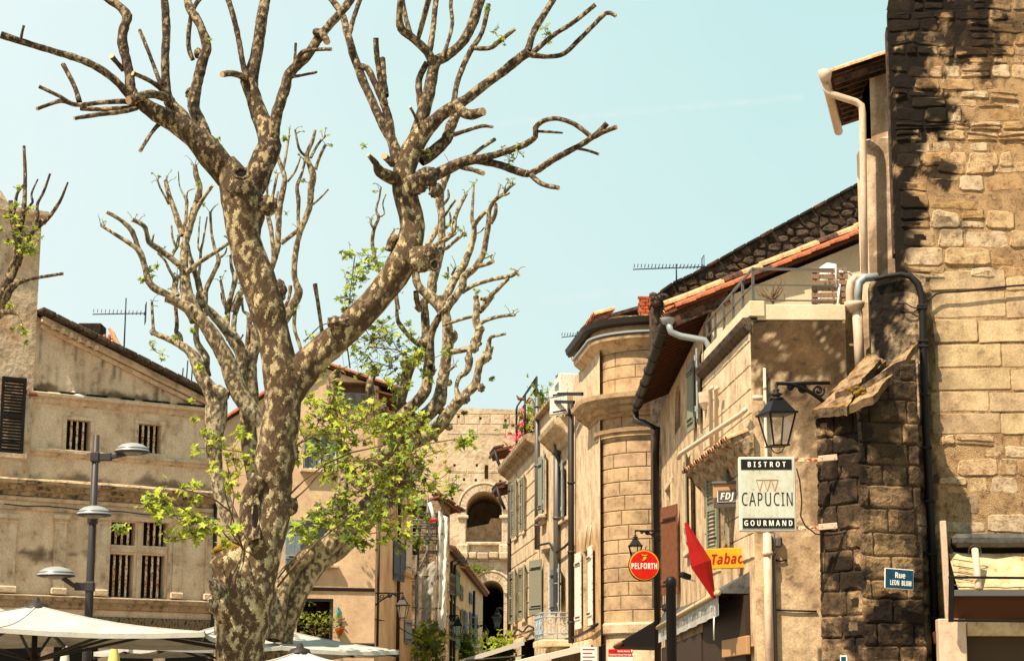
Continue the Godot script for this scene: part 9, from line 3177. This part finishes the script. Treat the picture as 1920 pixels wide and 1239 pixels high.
	for q in [[986.0, 1200.0, 5.6, 2.0, 0.62, "long pale shop awning farther down the street, beside the dark shop"], [1112.0, 1206.0, 8.5, 2.1, 0.5, "long pale shop awning nearer, under the iron balcony"]]:
		var p := on(F, q[0], q[1])
		var a := thing("pale_awning", q[5], "awning", F)
		var m := MB.new()
		var top := V(p.x, p.y, 0.05)
		m.quad(top + V(-q[2], -q[4], q[3]), top + V(0, -q[4], q[3]), top, top + V(-q[2], 0, 0))
		m.quad(top + V(-q[2], -q[4] - 0.1, q[3]), top + V(0, -q[4] - 0.1, q[3]), top + V(0, -q[4], q[3]), top + V(-q[2], -q[4], q[3]))
		for e in [0.0, -q[2]]:
			m.quad(top + V(e, -q[4] - 0.16, q[3]), top + V(e, -0.16, 0), top + V(e, 0, 0), top + V(e, -q[4], q[3]))
		put(a, "canvas", m, mats["canvas_white"])
		var bb := MB.new()
		for k in 3: bb.bar(top + V(-q[2] * k / 2.0, -0.5, 0.0), top + V(-q[2] * k / 2.0, -q[4] - 0.05, q[3] - 0.05), 0.04, 0.04)
		put(a, "arm", bb, mats["iron_grey"])
		var c := MB.new()
		c.box(top + V(-q[2] / 2, 0.02, -0.02), V(q[2], 0.16, 0.16), Basis.IDENTITY, 0.02)
		put(a, "cassette", c, mats["limestone"])
func store_front() -> void:
	var F := face(1760, 1100, 28.6, 2160, 1100, 28.4)
	var o := thing("corner_shop", "small corner shop with grey lintel, pale post and half-folded canvas awning at the right edge", "shop", F)
	var uR := on(F, 2200, 1100).x
	var g := rect(F, 1787, 1000, 1975, 1025, 0.3)
	panel(o, "lintel", g.u0, g.y0, uR, g.y1, 0.12, 0.4, "zinc", 0.06)
	var dk := rect(F, 1786, 1024, 1975, 1260, 0.0)
	panel(o, "dark_recess", dk.u0, 0.0, uR, dk.y1, -0.05, 0.2, "dark_inside")
	var p := rect(F, 1774, 976, 1786, 1300, 0.35)
	var pm := MB.new()
	pm.box(V((p.u0 + p.u1) / 2, (p.y1 + 1.0) / 2, 0.3), V(0.085, p.y1 - 1.0, 0.1), Basis(Vector3.BACK, 0.02), 0.01)
	put(o, "post", pm, mats["pipe_beige"])
	# canvas in folds
	var cv := MB.new(true)
	var nx := 24
	var ny := 10
	var c0 := rect(F, 1788, 1034, 1975, 1108, 0.5)
	var G := func(i: int, j: int) -> Vector3:
		var t := j / float(ny)
		var s := i / float(nx)
		return V(lerpf(c0.u0, uR, s), lerpf(c0.y1, c0.y0, t) - 0.03 * sin(t * PI), 0.15 + 0.75 * t + 0.03 * sin(s * 23.0 + t * 2.0) * (1.0 - t) + 0.015 * sin(s * 51.0))
	for i in nx:
		for j in ny: cv.quad(G.call(i, j + 1), G.call(i + 1, j + 1), G.call(i + 1, j), G.call(i, j))
	put(o, "canvas", cv, mats["canvas_cream"])
	var fold := MB.new(true)
	var f0 := rect(F, 1789, 1116, 1975, 1164, 0.8)
	var H := func(i: int, j: int) -> Vector3:
		var t := j / float(ny)
		var s := i / float(nx)
		return V(lerpf(f0.u0 + 0.02, uR, s), lerpf(f0.y1, f0.y0, t), 0.72 + 0.1 * cos(t * PI) + 0.03 * sin(s * 17.0))
	for i in nx:
		for j in ny: fold.quad(H.call(i, j + 1), H.call(i + 1, j + 1), H.call(i + 1, j), H.call(i, j))
	put(o, "folded_canvas", fold, mats["awning_orange"])
	var Q := func(px: float, py: float, z: float) -> Vector3: return pt(F, px, py, z)
	for q in [[1779, 1082, 2150, 1086, 0.92, 0.035], [1782, 1112, 2150, 1112, 0.9, 0.085], [1781, 1163, 2150, 1167, 0.94, 0.035]]:
		var m := MB.new()
		m.bar(Q.call(q[0], q[1], q[4]), Q.call(q[2], q[3], q[4]), q[5], q[5], 0.006)
		put(o, "frame_bar", m, mats["iron_grey"] if q[5] > 0.05 else mats["iron"])
	var v := MB.new()
	v.bar(Q.call(1785, 1080, 0.92), Q.call(1784, 1166, 0.92), 0.06, 0.07, 0.006)
	put(o, "frame_bar", v, mats["iron"])
	var rl := MB.new(true)
	rl.tube([Q.call(1829, 1030, 0.6), Q.call(1833, 1068, 0.75), Q.call(1836, 1105, 0.92)], [0.05], 12)
	put(o, "folding_arm", rl, mats["pipe_beige"])
	var ri := MB.new(true)
	var pts := []
	for k in 15: pts.append(Q.call(1829, 1034, 0.5) + V(cos(TAU * k / 14.0) * 0.085, sin(TAU * k / 14.0) * 0.085, 0))
	ri.tube(pts, [0.014], 6)
	put(o, "ring", ri, mats["pipe_dark"])
	for k in 6:
		var m := MB.new()
		m.bar(Q.call(1788, 1036 + k * 12, 0.55 + k * 0.05), Q.call(1826, 1042 + k * 12, 0.55 + k * 0.05), 0.014, 0.014)
		put(o, "spring", m, mats["iron_grey"])
	# pale pilaster and fascia
	var c := rect(F, 1762, 1160, 1814, 1260, 0.75)
	var cm := MB.new()
	cm.box(V((c.u0 + c.u1) / 2, c.y1 / 2, 0.6), V(c.u1 - c.u0, c.y1, 0.3), Basis.IDENTITY, 0.012)
	put(o, "pilaster", cm, mats["pipe_beige"])
	var fa := rect(F, 1814, 1165, 1975, 1192, 0.65)
	panel(o, "fascia", fa.u0, fa.y0, uR, fa.y1, 0.55, 0.2, "canvas_cream", 0.01)
	panel(o, "shop_window", fa.u0, 0.0, uR, fa.y0 - 0.003, 0.45, 0.1, "dim_inside")
	var lamp := MB.new()
	lamp.prism(PackedVector2Array([on(F, 1748, 1186, 0.4), on(F, 1760, 1182, 0.4), on(F, 1761, 1214, 0.4), on(F, 1752, 1206, 0.4)]), 0.3, 0.5)
	put(o, "orange_reflector", lamp, mats["awning_orange"])
func street_things() -> void:
	lamp_post()
	parasol("broad white cafe parasol in front of the rose-beige house, left of the tall tree's trunk", 67, 1136, 22.0, 2.05, 0.35, 0.06)
	parasol("white cafe parasol half hidden behind the tall tree's trunk", 455, 1160, 27.0, 1.62, 0.44, 0.45)
	parasol("low bright white cafe parasol right of the tall tree's trunk", 562, 1220, 25.0, 0.85, 0.2, 0.2, "canvas_white")
	parasol("white cafe parasol cut off by the left edge of the picture", -62, 1122, 27.0, 1.3, 0.4, 0.5)
	folded_parasol("folded pale yellow parasol under the broad white one", 214, 1206, 25.5, 0.17, "canvas_yellow")
	folded_parasol("folded off-white parasol under the broad white one, left of the yellow one", 122, 1204, 26.0, 0.13, "canvas_white")
	# black bollard post close by
	var b := at(1259, 1160, 18.0)
	var o := thing("bollard", "tall black round-topped post standing in front of the brown shutter", "post", shift(V(b.x, 0, b.z)))
	var y := at(1259, 1080, 18.0).y
	var m := MB.new(true)
	m.lathe(Vector3.ZERO, [W(0.05, 0), W(0.046, y - 0.10), W(0.05, y - 0.095), W(0.05, y - 0.05), W(0.044, y - 0.022), W(0.028, y - 0.006), W(0.0, y)], 20)
	put(o, "post", m, mats["iron"])
	signs()
	awnings()
	store_front()
	# wires over the street
	for q in [[704, 1161, 55.0, 905, 1166, 95.0, "thin black wire slung across the street below the lanterns, upper of two"], [748, 1176, 58.0, 842, 1192, 72.0, "thin black wire slung across the street, lower of two"]]:
		var a := at(q[0], q[1], q[2])
		var c := at(q[3], q[4], q[5])
		var w := thing("street_wire", q[6], "wire", shift(V(a.x, 0, a.z)))
		var mb := MB.new(true)
		mb.off = w.position
		var pts := []
		for k in 15: pts.append(a.lerp(c, k / 14.0) + V(0, -0.25 * sin(PI * k / 14.0), 0))
		mb.tube(pts, [0.016], 5)
		put(w, "wire", mb, mats["cable"])
	# green shrub where the street narrows
	plant("bright green shrub beside the drafted stone block, low in the narrow street", at(938, 1268, 68.0), 1.15, 0.5, 300, "leaf_mid", 0.13)
	var bd := face(968, 748, 69.0, 980, 748, 69.0)
	pigeon("dark bird perched on the sloping rafter of the iron arbour", bd, 975, 749, "pigeon_brown")
func setting() -> void:
	var g := MB.new()
	g.quad(V(-1500, 0, 60), V(1500, 0, 60), V(1500, 0, -58), V(-1500, 0, -58))
	g.quad(V(-1500, 0, -58), V(1500, 0, -58), V(1500, 4.4, -140), V(-1500, 4.4, -140))
	g.quad(V(-1500, 4.4, -140), V(1500, 4.4, -140), V(1500, 4.4, -2500), V(-1500, 4.4, -2500))
	var o := put(self, "ground", g, mats["paving"])
	tag(o, "pale stone paving of the square, rising towards the arena", "ground", "", "structure")
	var s := MB.new()
	s.quad(V(-2.6, 0.006, -30), V(2.6, 0.006, -30), V(1.0, 0.006, -58), V(-2.4, 0.006, -58))
	s.quad(V(-2.4, 0.006, -58), V(1.0, 0.006, -58), V(0.4, 4.2, -136), V(-1.6, 4.2, -136))
	var r := put(self, "street", s, mats["asphalt"])
	tag(r, "narrow asphalt street climbing between the houses", "street", "", "structure")
func buildings() -> void:
	left_building()
	middle_house()
	street_left()
	arena()
	shutter_row()
	round_tower()
	old_gable()
	gutter_house()
	terrace_block()
	tall_pier()
	church_wall()
# the sky
func sky_panorama() -> ImageTexture:
	var small := Image.create(256, 128, false, Image.FORMAT_RGB8)
	var zen := Color(0.71, 0.88, 0.885)
	var mid := Color(0.745, 0.90, 0.90)
	var low := Color(0.86, 0.94, 0.925)
	var sun_dir := W(-0.5, 0.8)
	for y in 128:
		var el := 90.0 - (y + 0.5) / 128.0 * 180.0
		for x in 256:
			# column 128 looks along -z; az grows to the right
			var az := ((x + 0.5) / 256.0 - 0.5) * 360.0
			var c := low
			if el > 0.0:
				c = low.lerp(mid, clampf(el / 26.0, 0, 1)) if el < 26.0 else mid.lerp(zen, clampf((el - 26.0) / 50.0, 0, 1))
			var side := clampf((8.0 - az) / 36.0, 0.0, 1.0) if az > -90.0 else 1.0 - clampf((-az - 90.0) / 90.0, 0.0, 1.0) * 0.6
			if az > 90.0: side = clampf((az - 90.0) / 90.0, 0.0, 1.0) * 0.4
			c = c.lerp(Color(0.955, 0.98, 0.975), side * 1.0 * clampf(1.0 - absf(el - 20.0) / 80.0, 0.0, 1.0))
			if el < 0.0: c = Color(0.55, 0.50, 0.42)
			small.set_pixel(x, y, c)
	small.resize(4096, 2048, Image.INTERPOLATE_CUBIC)
	# the pale vapour trail and a few wisps
	var n := FastNoiseLite.new()
	n.seed = 3
	n.frequency = 0.02
	var paint := func(px: float, py: float, a: float):
		var r := ray(px, py).normalized()
		var u := (atan2(r.x, -r.z) / TAU + 0.5) * 4096.0
		var v := (0.5 - asin(r.y) / PI) * 2048.0
		for dx in 2:
			for dy in 2:
				var xx := int(u) + dx
				var yy := int(v) + dy
				var w := (1.0 - absf(u - xx)) * (1.0 - absf(v - yy)) * a
				if w > 0: small.set_pixel(xx, yy, small.get_pixel(xx, yy).lerp(Color(0.97, 0.985, 0.975), minf(1.0, w)))
	for i in 360:
		var t := i / 360.0
		paint.call(lerpf(600, 1505, t), lerpf(258, 179, t), 0.30 * smoothstep(0.0, 0.5, t) * (0.6 + 0.5 * n.get_noise_1d(i * 3.0)))
	for yy in range(540, 580, 3):
		for xx in range(1000, 1230, 3):
			var e := 1.0 - pow((yy - 552.0 + (xx - 1100) * 0.1) / 16.0, 2) - pow((xx - 1110.0) / 115.0, 4)
			if e > 0: paint.call(xx, yy, 0.14 * e * clampf(0.6 + n.get_noise_2d(xx * 0.5, yy * 3.0) * 1.2, 0, 1))
	return ImageTexture.create_from_image(small)
func _ready() -> void:
	rng = RandomNumberGenerator.new()
	rng.seed = 20240611
	# camera
	var cam := Camera3D.new()
	cam.name = "camera"
	cam.keep_aspect = Camera3D.KEEP_HEIGHT
	cam.fov = rad_to_deg(2.0 * atan(619.5 / FOCAL))
	cam.near = 0.1
	cam.far = 3000.0
	cam.position = V(0, 1.6, 0)
	cam.basis = Basis(Vector3.RIGHT, deg_to_rad(10.86)) * Basis(Vector3.BACK, 0.004)
	add_child(cam)
	cam.current = true
	cam_t = cam.transform
	# sky, exposure
	var env := Environment.new()
	env.background_mode = Environment.BG_SKY
	var sky := Sky.new()
	var sm := PanoramaSkyMaterial.new()
	sm.panorama = sky_panorama()
	sm.energy_multiplier = 0.475
	sky.sky_material = sm
	env.sky_rotation = V(0, PI, 0)
	env.sky = sky
	env.tonemap_mode = Environment.TONE_MAPPER_LINEAR
	env.tonemap_exposure = 2.2
	env.sdfgi_enabled = true
	env.ssao_enabled = true
	env.ssil_enabled = true
	var we := WorldEnvironment.new()
	we.name = "world"
	we.environment = env
	add_child(we)
	# sun: high, behind the camera and to the left
	var sun := DirectionalLight3D.new()
	sun.name = "sun"
	sun.light_energy = 1.45
	sun.light_color = Color(1.0, 0.925, 0.83)
	sun.light_angular_distance = 0.5
	sun.shadow_enabled = true
	var az := deg_to_rad(47.0)
	var el := deg_to_rad(57.0)
	var to_sun := V(-sin(az) * cos(el), sin(el), cos(az) * cos(el))
	sun.basis = Basis.looking_at(-to_sun, Vector3.UP)
	add_child(sun)
	materials()
	leaf_shapes()
	setting()
	buildings()
	street_things()
	trees()
